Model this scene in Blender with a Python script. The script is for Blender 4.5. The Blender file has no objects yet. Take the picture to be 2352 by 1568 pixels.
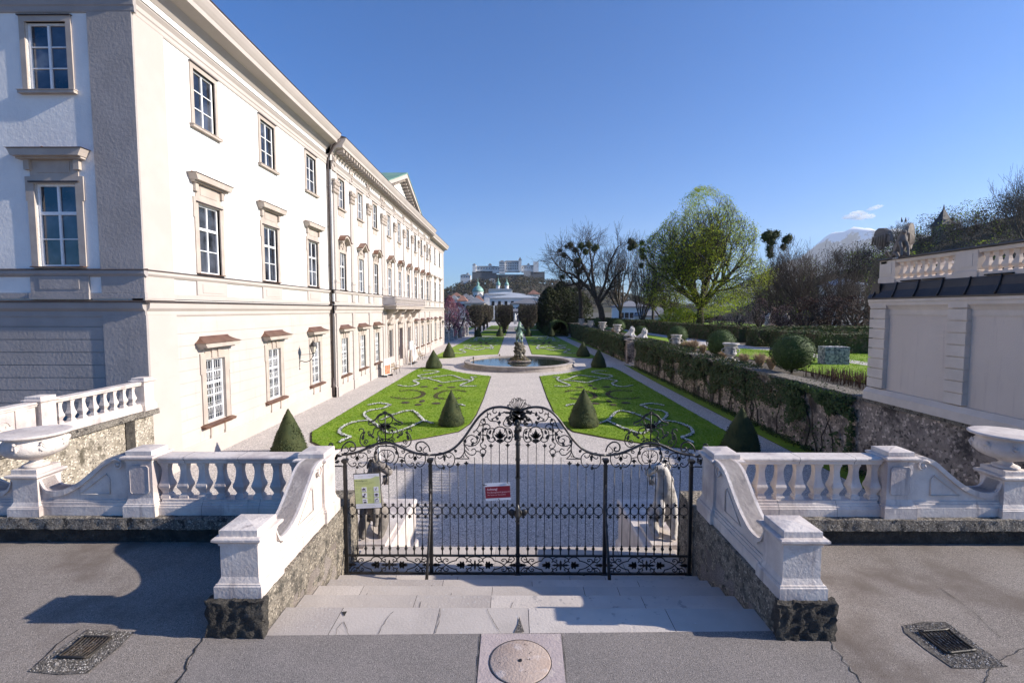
import bpy, math, random
from mathutils import Vector, Matrix, noise
from math import sin, cos, pi, sqrt, atan2, radians as R
rnd = random.Random(11)
S = bpy.context.scene
COL = S.collection

# ------------------------------------------------------------ camera, sky, sun
cd = bpy.data.cameras.new('camera'); cam = bpy.data.objects.new('camera', cd); COL.objects.link(cam)
cam.location = (0, 0, 3.62); cam.rotation_euler = (R(90 - 3.76), 0, R(0.3))
cd.sensor_width = 36; cd.lens = 1096 / 2352 * 36; cd.clip_start = .1; cd.clip_end = 40000
S.camera = cam
SUN = Vector((1, -0.085, 0.47)).normalized()          # towards the sun
EL = math.asin(SUN.z); AZ = atan2(SUN.x, SUN.y)
W = bpy.data.worlds.new('World'); S.world = W; W.use_nodes = True
nt = W.node_tree; bg = nt.nodes['Background']
sk = nt.nodes.new('ShaderNodeTexSky'); sk.sky_type = 'NISHITA'; sk.sun_disc = False
sk.sun_elevation = EL; sk.sun_rotation = AZ; sk.air_density = 1.0; sk.dust_density = .8; sk.ozone_density = 10
hs_ = nt.nodes.new('ShaderNodeHueSaturation'); hs_.inputs['Saturation'].default_value = 1.14; hs_.inputs['Hue'].default_value = .503
nt.links.new(sk.outputs[0], hs_.inputs['Color']); nt.links.new(hs_.outputs[0], bg.inputs[0]); bg.inputs[1].default_value = .100
ld = bpy.data.lights.new('sun', 'SUN'); ld.energy = 5.0; ld.angle = R(.55); ld.color = (1, .915, .80)
sun = bpy.data.objects.new('sun', ld); COL.objects.link(sun)
sun.rotation_euler = SUN.to_track_quat('Z', 'Y').to_euler(); sun.location = (60, 0, 60)
S.view_settings.view_transform = 'Standard'; S.view_settings.look = 'None'
S.view_settings.gamma = 1; S.view_settings.exposure = 0.86
S.render.engine = 'CYCLES'
S.cycles.max_bounces = 6; S.cycles.volume_bounces = 1

G = -2.15      # garden level
T = .5         # upper terrace level
CX = .06       # garden axis

# ------------------------------------------------------------ materials
def mat(name, c1, c2=None, sc=3, rough=.8, bump=0, bsc=40, stain=None, ssc=1.5, sth=.55, sw=.12, metal=0, spec=.5, trans=0, det=5, vor=0, streak=None):
    m = bpy.data.materials.new(name); m.use_nodes = True
    n = m.node_tree.nodes; l = m.node_tree.links; b = n['Principled BSDF']
    b.inputs['Roughness'].default_value = rough; b.inputs['Metallic'].default_value = metal
    b.inputs['Specular IOR Level'].default_value = spec
    geo = n.new('ShaderNodeNewGeometry')
    def nz(scale, d=det, vec=None):
        t = n.new('ShaderNodeTexNoise'); t.inputs['Scale'].default_value = scale; t.inputs['Detail'].default_value = d
        t.inputs['Roughness'].default_value = .6; l.new(vec or geo.outputs['Position'], t.inputs['Vector']); return t
    def mix(f, a, bb):
        x = n.new('ShaderNodeMix'); x.data_type = 'RGBA'
        if isinstance(f, float): x.inputs[0].default_value = f
        else: l.new(f, x.inputs[0])
        for s, v in ((6, a), (7, bb)):
            if isinstance(v, tuple): x.inputs[s].default_value = (*v, 1)
            else: l.new(v, x.inputs[s])
        return x.outputs[2]
    def ramp(o, a, bb):
        r = n.new('ShaderNodeMapRange'); r.inputs[1].default_value = a; r.inputs[2].default_value = bb
        r.interpolation_type = 'SMOOTHSTEP'; l.new(o, r.inputs[0]); return r.outputs[0]
    col = c1
    if c2: col = mix(ramp(nz(sc).outputs[0], .35, .65), c1, c2)
    if vor:
        v = n.new('ShaderNodeTexVoronoi'); v.inputs['Scale'].default_value = vor; l.new(geo.outputs['Position'], v.inputs['Vector'])
        s = n.new('ShaderNodeSeparateColor'); l.new(v.outputs['Color'], s.inputs[0])
        k = tuple(x * .35 for x in c1)
        col = mix(ramp(s.outputs[0], .72, .98), col, tuple(min(.9, x * 1.7) for x in c1))
        col = mix(ramp(s.outputs[1], .8, .95), col, k)
    if stain: col = mix(ramp(nz(ssc, 8).outputs[0], sth - sw / 2, sth + sw / 2), col, stain)
    if streak:
        mp = n.new('ShaderNodeMapping'); mp.inputs['Scale'].default_value = (5, 5, .5); l.new(geo.outputs['Position'], mp.inputs[0])
        col = mix(ramp(nz(1.4, 6, mp.outputs[0]).outputs[0], .56, .74), col, streak)
    if isinstance(col, tuple): b.inputs['Base Color'].default_value = (*col, 1)
    else: l.new(col, b.inputs['Base Color'])
    if bump:
        bp = n.new('ShaderNodeBump'); bp.inputs['Strength'].default_value = min(1, bump); bp.inputs['Distance'].default_value = .02 * max(1, bump)
        l.new(nz(bsc, 6).outputs[0], bp.inputs['Height']); l.new(bp.outputs[0], b.inputs['Normal'])
    if trans:
        tr = n.new('ShaderNodeBsdfTranslucent'); ms = n.new('ShaderNodeMixShader'); ms.inputs[0].default_value = trans
        if isinstance(col, tuple): tr.inputs[0].default_value = (*col, 1)
        else: l.new(col, tr.inputs[0])
        l.new(b.outputs[0], ms.inputs[1]); l.new(tr.outputs[0], ms.inputs[2]); l.new(ms.outputs[0], n['Material Output'].inputs[0])
    return m

M = {}
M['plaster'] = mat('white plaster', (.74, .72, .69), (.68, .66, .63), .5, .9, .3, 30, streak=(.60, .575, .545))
M['cream'] = mat('cream plaster', (.46, .41, .375), (.43, .38, .345), .7, .9, .2, 30)
M['rust'] = mat('cream ground storey plaster', (.49, .44, .40), (.455, .405, .37), .5, .9, .25, 25, streak=(.42, .365, .325))
M['roughplaster'] = mat('rough trowelled plaster', (.80, .775, .74), (.74, .71, .68), .8, .9, .5, 9)
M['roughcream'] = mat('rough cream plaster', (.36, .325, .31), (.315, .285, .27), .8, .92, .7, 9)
M['trim'] = mat('window trim plaster', (.44, .38, .33), (.38, .32, .275), 2, .85, .1, 30)
M['whitepaint'] = mat('white window paint', (.80, .80, .80), (.72, .72, .72), 9, .5)
M['copper'] = mat('brown copper sheet', (.13, .06, .04), (.20, .105, .07), 2.5, .45, .15, 12, metal=.4)
M['lead'] = mat('dark metal flashing', (.045, .035, .035), (.08, .06, .055), 4, .5, metal=.3)
M['greenroof'] = mat('green copper roof', (.12, .24, .18), (.20, .32, .24), .8, .6, .2, 6)
M['roofsheet'] = mat('grey sheet roof', (.10, .10, .11), (.16, .16, .17), .5, .6)
M['marble'] = mat('pale marble', (.67, .60, .545), (.55, .48, .435), 2.6, .65, .5, 22, stain=(.42, .36, .345), ssc=1.6, sth=.58, sw=.2, streak=(.36, .31, .29))
M['marbletop'] = mat('weathered marble top', (.68, .64, .60), (.60, .56, .52), 3, .7, .5, 26, stain=(.40, .38, .37), ssc=6, sth=.66, sw=.08)
M['rough'] = mat('rough conglomerate stone', (.30, .26, .205), (.19, .16, .125), 5, .95, 5, 16, stain=(.06, .055, .045), ssc=5.5, sth=.58, sw=.22, vor=46)
M['darkrough'] = mat('blackened rough stone', (.085, .075, .062), (.035, .031, .028), 5, .95, 6, 22, stain=(.16, .14, .12), ssc=6, sth=.66, sw=.08)
M['coping'] = mat('weathered coping stone', (.27, .24, .20), (.15, .13, .11), 5, .95, 5, 24, stain=(.035, .032, .03), ssc=7, sth=.6, sw=.08, vor=60)
M['stonewall'] = mat('mottled rendered stone wall', (.36, .29, .235), (.20, .16, .135), 1.3, .95, 4, 10, stain=(.055, .045, .04), ssc=.9, sth=.56, sw=.16, vor=14)
M['asphalt'] = mat('worn asphalt', (.275, .238, .21), (.215, .184, .162), .6, .92, .9, 130, stain=(.155, .122, .10), ssc=.9, sth=.58, sw=.25, vor=150)
M['asphalt2'] = mat('newer asphalt', (.235, .207, .19), (.20, .177, .163), 1.2, .92, .7, 160, vor=190)
M['gravelpatch'] = mat('coarse pebble patch', (.19, .17, .155), (.13, .115, .10), 20, .95, 5, 60, vor=70)
M['step'] = mat('grey step stone', (.47, .415, .37), (.41, .36, .32), 1.5, .75, .3, 30, stain=(.47, .44, .42), ssc=24, sth=.64, sw=.05)
M['stepdirt'] = mat('stained step stone', (.42, .385, .36), (.36, .33, .31), 3, .8, .3, 30, stain=(.36, .26, .17), ssc=2, sth=.5, sw=.2)
M['pink'] = mat('pink stone slab', (.44, .36, .34), (.38, .31, .295), 3, .75, .5, 40, stain=(.48, .40, .36), ssc=7, sth=.6)
M['disc'] = mat('round beige stone', (.43, .34, .285), (.38, .28, .225), 2.5, .75, .5, 40, stain=(.50, .42, .38), ssc=5, sth=.6)
M['crack'] = mat('open joint', (.02, .018, .016))
M['path'] = mat('pale gravel path', (.50, .45, .41), (.45, .405, .37), .5, .95, .9, 60, vor=40)
M['grass'] = mat('lawn turf', (.20, .30, .009), (.145, .24, .006), .55, .95, 3, 22, trans=.0, stain=(.22, .29, .02), ssc=2.5, sth=.6, sw=.2)
M['blade'] = mat('grass blades', (.19, .33, .008), (.14, .26, .007), 2, .8, trans=.35)
M['terrasoil'] = mat('terrace soil', (.10, .08, .06), (.06, .05, .035), 3, .95, 2, 20)
M['soil'] = mat('bare bed soil', (.055, .035, .022), (.03, .02, .014), 6, .95, 3, 18)
M['petal'] = mat('white petals', (.80, .80, .76), (.7, .7, .66), 9, .7, trans=.25)
M['petal2'] = mat('yellow petals', (.45, .36, .10), (.28, .16, .07), 9, .7)
M['iron'] = mat('black wrought iron', (.018, .017, .017), (.035, .032, .03), 7, .42, .3, 60, spec=.6, metal=.35)
M['ironworn'] = mat('worn iron rail', (.09, .085, .08), (.05, .045, .045), 9, .38, .2, 40, metal=.7)
M['grate'] = mat('cast iron grate', (.03, .028, .027), (.06, .05, .04), 8, .5, .3, 60, metal=.5)
M['yew'] = mat('clipped yew', (.030, .045, .012), (.050, .060, .015), 3, .85, trans=.12)
M['box'] = mat('boxwood leaves', (.060, .105, .020), (.035, .065, .014), 4, .75, trans=.2)
M['ivy'] = mat('ivy leaves', (.030, .058, .014), (.055, .085, .02), 1.6, .7, trans=.15)
M['hedge'] = mat('brown green hedge', (.07, .065, .028), (.05, .065, .018), 1.2, .9, trans=.15, stain=(.12, .085, .05), ssc=2.5, sth=.58)
M['spring'] = mat('fresh spring leaves', (.36, .46, .03), (.42, .45, .045), .25, .7, trans=.55)
M['springdark'] = mat('young leaves', (.18, .27, .025), (.22, .28, .035), .3, .7, trans=.45)
M['bark'] = mat('grey brown bark', (.062, .05, .042), (.035, .028, .024), 3, .95, 1.5, 8)
M['twig'] = mat('bare twigs', (.075, .058, .048), (.045, .035, .03), .3, .95)
M['twigpale'] = mat('pale bare twigs', (.13, .105, .085), (.08, .065, .052), .3, .95)
M['mistle'] = mat('mistletoe leaves', (.045, .065, .014), (.03, .045, .01), 2, .8, trans=.15)
M['pinkbloom'] = mat('pink blossom', (.50, .22, .28), (.36, .13, .18), 1.5, .7, trans=.3)
M['paleb'] = mat('pale blossom', (.42, .30, .28), (.30, .18, .17), 1.5, .7, trans=.3)
M['plumleaf'] = mat('reddish young leaves', (.10, .045, .032), (.06, .03, .022), 1, .8, trans=.2)
M['straw'] = mat('dry ornamental grass', (.42, .31, .20), (.30, .22, .14), 5, .9, trans=.2)
M['bronze'] = mat('green patinated bronze', (.10, .17, .13), (.05, .08, .06), 2.5, .55, .6, 14, stain=(.30, .38, .30), ssc=2, sth=.6, metal=.2)
M['rock'] = mat('mossy tufa rock', (.15, .13, .10), (.06, .055, .04), 2.5, .95, 4, 7, stain=(.40, .36, .30), ssc=1.8, sth=.62)
M['stone'] = mat('weathered statue stone', (.50, .47, .44), (.36, .33, .30), 4, .85, .8, 18, stain=(.12, .11, .10), ssc=4, sth=.62)
M['whitestone'] = mat('white statue stone', (.66, .63, .60), (.50, .47, .44), 5, .85, .8, 20)
M['darkstone'] = mat('dark weathered stone', (.13, .115, .10), (.22, .19, .165), 3, .9, 1, 12)
M['pav'] = mat('pinkish beige render', (.64, .535, .455), (.60, .50, .425), .5, .92, .4, 40, streak=(.55, .45, .39))
M['pavtrim'] = mat('beige stone trim', (.66, .56, .475), (.58, .49, .415), 1.5, .85, .2, 25)
M['slate'] = mat('dark standing seam metal', (.035, .032, .034), (.055, .05, .05), 1.2, .42, .2, 8, metal=.5)
M['wood'] = mat('weathered bench wood', (.33, .25, .17), (.24, .18, .12), 6, .8)
M['door'] = mat('old dark door wood', (.13, .075, .05), (.09, .055, .04), 4, .7)
M['black'] = mat('dark interior', (.01, .01, .012))
M['redsign'] = mat('dark red sign print', (.20, .003, .02), rough=.5)
M['signwhite'] = mat('white sign board', (.70, .70, .74), rough=.45)
M['signgreen'] = mat('pale green sign print', (.50, .55, .22), (.48, .53, .25), 6, .45)
M['signblack'] = mat('dark sign print', (.03, .02, .05), rough=.5)
M['signgrey'] = mat('grey green sign lettering', (.20, .23, .10), rough=.5)
M['pinktext'] = mat('pale pink lettering', (.66, .42, .46), rough=.5)
M['lampglass'] = mat('frosted lamp glass', (.55, .5, .42), rough=.3)
M['fortwall'] = mat('whitewashed fortress wall', (.80, .78, .75), (.70, .68, .65), .03, .9, stain=(.58, .56, .53), ssc=.05, sth=.6)
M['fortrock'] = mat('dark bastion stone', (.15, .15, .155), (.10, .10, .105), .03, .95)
M['domegreen'] = mat('verdigris dome', (.14, .30, .26), (.22, .38, .33), .2, .6)
M['citywhite'] = mat('city plaster', (.78, .76, .73), (.68, .66, .63), .08, .9)
M['citycream'] = mat('cream city plaster', (.70, .63, .52), (.62, .55, .45), .08, .9)
M['cityroof'] = mat('city sheet roof', (.20, .20, .215), (.13, .13, .14), .06, .7)
M['paleroof'] = mat('pale sheet roof', (.42, .44, .46), (.34, .36, .38), .06, .6)
M['tileroof'] = mat('brown tile roof', (.26, .13, .09), (.19, .10, .075), .1, .8)
M['hill'] = mat('wooded hill soil', (.075, .062, .045), (.05, .05, .03), .05, .95)
M['farwood'] = mat('far leafless wood', (.075, .058, .043), (.05, .046, .03), .03, .95, trans=.2)
M['farwood2'] = mat('far dark wood', (.035, .045, .02), (.06, .055, .03), .03, .95, trans=.15)
M['rocksnow'] = mat('mountain rock', (.16, .17, .19), (.12, .13, .14), .002, .9)
M['skin'] = M['whitestone']

def glassmat():
    m = bpy.data.materials.new('window glass'); m.use_nodes = True; n = m.node_tree.nodes; l = m.node_tree.links; b = n['Principled BSDF']
    g = n.new('ShaderNodeNewGeometry'); t = n.new('ShaderNodeTexNoise'); t.inputs['Scale'].default_value = .8; t.inputs['Detail'].default_value = 5
    l.new(g.outputs['Position'], t.inputs['Vector'])
    r = n.new('ShaderNodeValToRGB'); r.color_ramp.elements[0].position = .42; r.color_ramp.elements[0].color = (.012, .014, .02, 1)
    r.color_ramp.elements[1].position = .62; r.color_ramp.elements[1].color = (.075, .085, .11, 1); e3 = r.color_ramp.elements.new(.70); e3.color = (.22, .22, .22, 1)
    l.new(t.outputs[0], r.inputs[0]); l.new(r.outputs[0], b.inputs['Base Color'])
    b.inputs['Roughness'].default_value = .04; b.inputs['Specular IOR Level'].default_value = .9
    w = n.new('ShaderNodeTexNoise'); w.inputs['Scale'].default_value = 1.6; l.new(g.outputs['Position'], w.inputs['Vector'])
    bp = n.new('ShaderNodeBump'); bp.inputs['Strength'].default_value = .12; bp.inputs['Distance'].default_value = .05
    l.new(w.outputs[0], bp.inputs['Height']); l.new(bp.outputs[0], b.inputs['Normal']); return m
M['glass'] = glassmat()
def watermat():
    m = bpy.data.materials.new('pond water'); m.use_nodes = True; n = m.node_tree.nodes; l = m.node_tree.links; b = n['Principled BSDF']
    b.inputs['Base Color'].default_value = (.02, .028, .02, 1); b.inputs['Roughness'].default_value = .05; b.inputs['Specular IOR Level'].default_value = .8
    g = n.new('ShaderNodeNewGeometry'); w = n.new('ShaderNodeTexNoise'); w.inputs['Scale'].default_value = 3; w.inputs['Detail'].default_value = 4
    l.new(g.outputs['Position'], w.inputs['Vector']); bp = n.new('ShaderNodeBump'); bp.inputs['Strength'].default_value = .06; bp.inputs['Distance'].default_value = .02
    l.new(w.outputs[0], bp.inputs['Height']); l.new(bp.outputs[0], b.inputs['Normal']); return m
M['water'] = watermat()
def snowmat():
    m = mat('snowy mountain', (.05, .07, .10), (.08, .10, .13), .004, .9); n = m.node_tree.nodes; l = m.node_tree.links; b = n['Principled BSDF']
    g = n.new('ShaderNodeNewGeometry'); s = n.new('ShaderNodeSeparateXYZ'); l.new(g.outputs['Position'], s.inputs[0])
    t = n.new('ShaderNodeTexNoise'); t.inputs['Scale'].default_value = .0045; t.inputs['Detail'].default_value = 9; l.new(g.outputs['Position'], t.inputs['Vector'])
    a = n.new('ShaderNodeMath'); a.operation = 'MULTIPLY_ADD'; a.inputs[1].default_value = 900; l.new(t.outputs[0], a.inputs[0]); l.new(s.outputs[2], a.inputs[2])
    r = n.new('ShaderNodeMapRange'); r.inputs[1].default_value = 1930; r.inputs[2].default_value = 2000; l.new(a.outputs[0], r.inputs[0])
    x = n.new('ShaderNodeMix'); x.data_type = 'RGBA'; l.new(r.outputs[0], x.inputs[0])
    src = b.inputs['Base Color'].links[0].from_socket; l.new(src, x.inputs[6]); x.inputs[7].default_value = (.8, .82, .85, 1); l.new(x.outputs[2], b.inputs['Base Color']); return m
M['mountain'] = snowmat()

# ------------------------------------------------------------ mesh builder
class MB:
    def __init__(s): s.v = []; s.f = []; s.mi = []; s.sm = []
    def add(s, vs, fs, mi=0, sm=False):
        o = len(s.v); s.v += [tuple(v) for v in vs]
        for f in fs: s.f.append([i + o for i in f]); s.mi.append(mi); s.sm.append(sm)
        return s
    def box(s, x0, x1, y0, y1, z0, z1, mi=0):
        return s.add([(x0,y0,z0),(x1,y0,z0),(x1,y1,z0),(x0,y1,z0),(x0,y0,z1),(x1,y0,z1),(x1,y1,z1),(x0,y1,z1)],
            [(3,2,1,0),(4,5,6,7),(0,1,5,4),(1,2,6,5),(2,3,7,6),(3,0,4,7)], mi)
    def prism(s, poly, ax, a, b, mi=0):
        n = len(poly)
        def P(p, t): return {'x': (t, p[0], p[1]), 'y': (p[0], t, p[1]), 'z': (p[0], p[1], t)}[ax]
        vs = [P(p, a) for p in poly] + [P(p, b) for p in poly]
        return s.add(vs, [tuple(range(n))[::-1], tuple(range(n, 2*n))] + [(i, (i+1) % n, n + (i+1) % n, n + i) for i in range(n)], mi)
    def mold(s, x0, x1, y0, y1, prof, mi=0, cap=True):      # rectangle ring offset outwards at each height
        vs = []
        for o, z in prof: vs += [(x0-o,y0-o,z),(x1+o,y0-o,z),(x1+o,y1+o,z),(x0-o,y1+o,z)]
        fs = []
        for k in range(len(prof)-1):
            for i in range(4): j = (i+1) % 4; fs.append((4*k+i, 4*k+j, 4*k+4+j, 4*k+4+i))
        if cap: fs.append((3,2,1,0)); e = 4*(len(prof)-1); fs.append((e, e+1, e+2, e+3))
        return s.add(vs, fs, mi)
    def lathe(s, prof, c=(0,0,0), n=16, sx=1, sy=1, mi=0, sm=True, a0=0):
        vs = []; fs = []
        for r, z in prof:
            for i in range(n):
                a = a0 + 2*pi*i/n; vs.append((c[0]+r*sx*cos(a), c[1]+r*sy*sin(a), c[2]+z))
        for k in range(len(prof)-1):
            for i in range(n): j = (i+1) % n; fs.append((k*n+i, k*n+j, k*n+n+j, k*n+n+i))
        fs.append(tuple(range(n))[::-1]); e = n*(len(prof)-1); fs.append(tuple(range(e, e+n)))
        return s.add(vs, fs, mi, sm)
    def tube(s, pts, r, n=5, mi=0, sm=True):
        pts = [Vector(p) for p in pts]; m = len(pts)
        if m < 2: return s
        rs = r if isinstance(r, (list, tuple)) else [r]*m
        vs = []; fs = []; up = None
        for i, p in enumerate(pts):
            d = (pts[min(i+1, m-1)] - pts[max(i-1, 0)])
            if d.length < 1e-9: d = Vector((0,0,1))
            d.normalize()
            if up is None: up = d.orthogonal().normalized()
            else:
                up = up - d*up.dot(d)
                up = up.normalized() if up.length > 1e-6 else d.orthogonal().normalized()
            w = d.cross(up)
            for k in range(n):
                a = 2*pi*k/n; vs.append(p + up*(rs[i]*cos(a)) + w*(rs[i]*sin(a)))
        for i in range(m-1):
            for k in range(n): j = (k+1) % n; fs.append((i*n+k, i*n+j, i*n+n+j, i*n+n+k))
        fs.append(tuple(range(n))[::-1]); fs.append(tuple(range((m-1)*n, m*n)))
        return s.add(vs, fs, mi, sm)
    def blob(s, c, r, nu=10, nv=7, amp=0, fr=2, mi=0, sm=True, seed=0):
        if isinstance(r, (int, float)): r = (r, r, r)
        vs = [(c[0], c[1], c[2]-r[2])]; fs = []
        for j in range(1, nv):
            t = -pi/2 + pi*j/nv
            for i in range(nu):
                a = 2*pi*i/nu; d = Vector((cos(t)*cos(a), cos(t)*sin(a), sin(t)))
                k = 1 + (amp*noise.noise(d*fr + Vector((seed*3.1, c[0], c[1]))) if amp else 0)
                vs.append((c[0]+d.x*r[0]*k, c[1]+d.y*r[1]*k, c[2]+d.z*r[2]*k))
        vs.append((c[0], c[1], c[2]+r[2])); e = len(vs)-1
        for i in range(nu): fs.append((0, 1+(i+1) % nu, 1+i)); fs.append((e, 1+(nv-2)*nu+i, 1+(nv-2)*nu+(i+1) % nu))
        for j in range(nv-2):
            for i in range(nu): k = (i+1) % nu; fs.append((1+j*nu+i, 1+j*nu+k, 1+j*nu+nu+k, 1+j*nu+nu+i))
        return s.add(vs, fs, mi, sm)
    def leaf(s, p, sz, d=None, mi=0, r=rnd):
        a = Vector((r.uniform(-1,1), r.uniform(-1,1), r.uniform(-1,1)))
        if d is not None: a = a*.8 + d
        if a.length < .01: a = Vector((0,0,1))
        a.normalize(); u = a.orthogonal().normalized(); w = a.cross(u); t = r.uniform(0, 6.28)
        u, w = u*cos(t)+w*sin(t), w*cos(t)-u*sin(t); p = Vector(p); h = sz*.5
        s.add([p-u*h, p+w*h*.6, p+u*h, p-w*h*.6], [(0,1,2,3)], mi); return s
    def data(s, name, mats):
        me = bpy.data.meshes.new(name); me.from_pydata(s.v, [], s.f); 
        for m in (mats if isinstance(mats, (list, tuple)) else [mats]): me.materials.append(m)
        me.polygons.foreach_set('material_index', s.mi); me.polygons.foreach_set('use_smooth', s.sm); me.update()
        return me
    def build(s, name, mats, parent=None, loc=None, rot=None):
        o = bpy.data.objects.new(name, s.data(name, mats)); COL.objects.link(o)
        if parent is not None: o.parent = parent
        if loc: o.location = loc
        if rot is not None: o.rotation_euler = (0, 0, rot)
        return o
def tag(o, label, cat, group=None, kind=None):
    if label: o['label'] = label
    if cat: o['category'] = cat
    if group: o['group'] = group
    if kind: o['kind'] = kind
    return o
def struct(name, mb, m): o = mb.build(name, m); o['kind'] = 'structure'; return o
def thing(name, label, cat, loc=(0,0,0), rz=0, group=None):
    o = bpy.data.objects.new(name, None); COL.objects.link(o); o.location = loc; o.rotation_euler = (0,0,rz); o.empty_display_size = .2
    return tag(o, label, cat, group)
def dup(root, loc=None, rz=None, label=None, sc=None, parent=None):
    c = root.copy(); COL.objects.link(c)
    if parent is not None: c.parent = parent
    if loc is not None: c.location = loc
    if rz is not None: c.rotation_euler = (0,0,rz)
    if sc is not None: c.scale = sc if isinstance(sc, tuple) else (sc, sc, sc)
    if label: c['label'] = label
    for ch in list(root.children):
        dup(ch, parent=c)
    return c
def sq(r): return r*sqrt(2)
def skin(name, V, E, Rr, m, parent=None, sub=2, loc=None, rz=None, extra=None, sc=1):
    me = bpy.data.meshes.new('t'); me.from_pydata([Vector(v)*sc for v in V], E, [])
    o = bpy.data.objects.new('t', me); COL.objects.link(o)
    md = o.modifiers.new('s', 'SKIN'); md.use_smooth_shade = True
    for i, r in enumerate(Rr):
        rr = r if isinstance(r, tuple) else (r, r); me.skin_vertices[0].data[i].radius = (rr[0]*sc, rr[1]*sc)
    me.skin_vertices[0].data[0].use_root = True
    s2 = o.modifiers.new('u', 'SUBSURF'); s2.levels = sub; s2.render_levels = sub
    dg = bpy.context.evaluated_depsgraph_get(); ev = o.evaluated_get(dg); nm = bpy.data.meshes.new_from_object(ev)
    bpy.data.objects.remove(o); mb = MB()
    mb.add([v.co[:] for v in nm.vertices], [tuple(p.vertices) for p in nm.polygons], 0, True); bpy.data.meshes.remove(nm)
    if extra: extra(mb)
    if name is None: return mb
    return mb.build(name, m, parent, loc, rz)
def text(mb, s, x, z, h, y, mi, font_w=1.0, bold=0.0):      # flat lettering facing -Y, slightly in front of y
    cu = bpy.data.curves.new('t', 'FONT'); cu.body = s; cu.size = h; cu.offset = bold; cu.resolution_u = 2
    o = bpy.data.objects.new('t', cu); COL.objects.link(o)
    dg = bpy.context.evaluated_depsgraph_get(); nm = bpy.data.meshes.new_from_object(o.evaluated_get(dg))
    mb.add([(x + v.co.x*font_w, y, z + v.co.y) for v in nm.vertices], [tuple(p.vertices) for p in nm.polygons], mi)
    bpy.data.objects.remove(o); bpy.data.meshes.remove(nm); bpy.data.curves.remove(cu)
def smooth(pts, k=3):
    P = [Vector(p) for p in pts]; o = []
    for i in range(len(P)-1):
        a, b, c, d = P[max(i-1,0)], P[i], P[i+1], P[min(i+2, len(P)-1)]
        for j in range(k):
            t = j/k; o.append(.5*((2*b)+(c-a)*t+(2*a-5*b+4*c-d)*t*t+(3*b-a-3*c+d)*t**3))
    o.append(P[-1]); return o
def ray(x, y):      # a direction measured on the photograph
    u = (x-1176)/1096; v = (784-y)/1096; p = R(3.76); a = R(.3)
    dy = cos(p)+v*sin(p); dz = -sin(p)+v*cos(p)
    return u*cos(a)-dy*sin(a), u*sin(a)+dy*cos(a), dz
def at(x, y, D): r = ray(x, y); t = D/r[1]; return Vector((r[0]*t, D, 3.62+r[2]*t))      # a thing D metres down the garden
def gz(x, y, Z): r = ray(x, y); t = (Z-3.62)/r[2]; return Vector((r[0]*t, r[1]*t, Z))     # a spot on the level Z
# ============================================================ ground, steps, paving
def grid(x0, x1, y0, y1, nx, ny, zf, mi=0, sm=True):
    mb = MB(); vs = [(x0+(x1-x0)*i/nx, y0+(y1-y0)*j/ny, 0) for j in range(ny+1) for i in range(nx+1)]
    vs = [(x, y, zf(x, y)) for x, y, _ in vs]
    mb.add(vs, [(j*(nx+1)+i, j*(nx+1)+i+1, (j+1)*(nx+1)+i+1, (j+1)*(nx+1)+i) for j in range(ny) for i in range(nx)], mi, sm); return mb
def flat(poly, z, mi=0): mb = MB(); mb.add([(p[0], p[1], z) for p in poly], [tuple(range(len(poly)))], mi); return mb
XL, XR = CX-2.86, CX+2.86      # inner faces of the stair walls
mb = MB(); mb.prism([(-14000,-300),(14000,-300),(14000,16000),(-14000,16000)], 'z', G-.6, G-.30); struct('ground', mb, M['hill'])
mb = MB(); mb.prism([(-11.95,7.6),(12.1,7.6),(13.3,52),(20,240),(-60,240),(-60,84),(-12.6,84),(-12.2,31),(-12.0,16)], 'z', G-.3, G); struct('gravel_path', mb, M['path'])
mb = MB(); mb.prism([(-60,-60),(60,-60),(60,7.25),(XR,7.25),(XR,5.07),(XL,5.07),(XL,7.25),(-11.95,7.25),(-11.95,15.5),(-60,15.5)], 'z', -2.6, 0)
struct('forecourt', mb, M['asphalt'])
pc = [gz(466,1462,0), gz(395,1600,0), gz(330,1800,0), gz(2150,1800,0), gz(1990,1580,0), gz(1888,1444,0), gz(1755,1449,0), gz(625,1459,0)]
struct('asphalt_patch', flat(pc, .004), M['asphalt2'])
def jag(mb, pts, z, w=.012, r=None, amp=.02, step=.06):
    r = r or rnd; P = []
    for a, b in zip(pts[:-1], pts[1:]):
        a = Vector(a[:2]); b = Vector(b[:2]); n = max(2, int((b-a).length/step))
        for i in range(n): P.append(a.lerp(b, i/n) + Vector((r.uniform(-amp,amp), r.uniform(-amp,amp))))
    P.append(Vector(pts[-1][:2])); L = []; Q = []
    for i, p in enumerate(P):
        d = P[min(i+1,len(P)-1)]-P[max(i-1,0)]; nn = Vector((-d.y, d.x)).normalized()*w*r.uniform(.25,1)
        L.append((p.x+nn.x, p.y+nn.y, z)); Q.append((p.x-nn.x, p.y-nn.y, z))
    k = len(P); mb.add(L+Q, [(i, i+1, k+i+1, k+i) for i in range(k-1)])
mb = MB()
jag(mb, [gz(466,1464,0), gz(432,1520,0), gz(395,1600,0)], .008, .010)
jag(mb, [gz(1888,1446,0), gz(1915,1490,0), gz(1955,1540,0), gz(2010,1600,0)], .008, .008)
jag(mb, [gz(1103,1457,0), gz(1100,1500,0), gz(1093,1570,0), gz(1090,1600,0)], .010, .006, amp=.006)
jag(mb, [gz(1290,1457,0), gz(1296,1500,0), gz(1302,1570,0)], .010, .004, amp=.004)
jag(mb, [gz(2265,1575,0), gz(2282,1530,0), gz(2330,1500,0), gz(2352,1490,0)], .008, .005)
jag(mb, [gz(2078,1440,0), gz(2140,1441,0), gz(2200,1446,0)], .006, .006, amp=.008)
jag(mb, [gz(2160,1350,0), gz(2230,1400,0), gz(2300,1465,0)], .006, .004, amp=.01)
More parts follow.
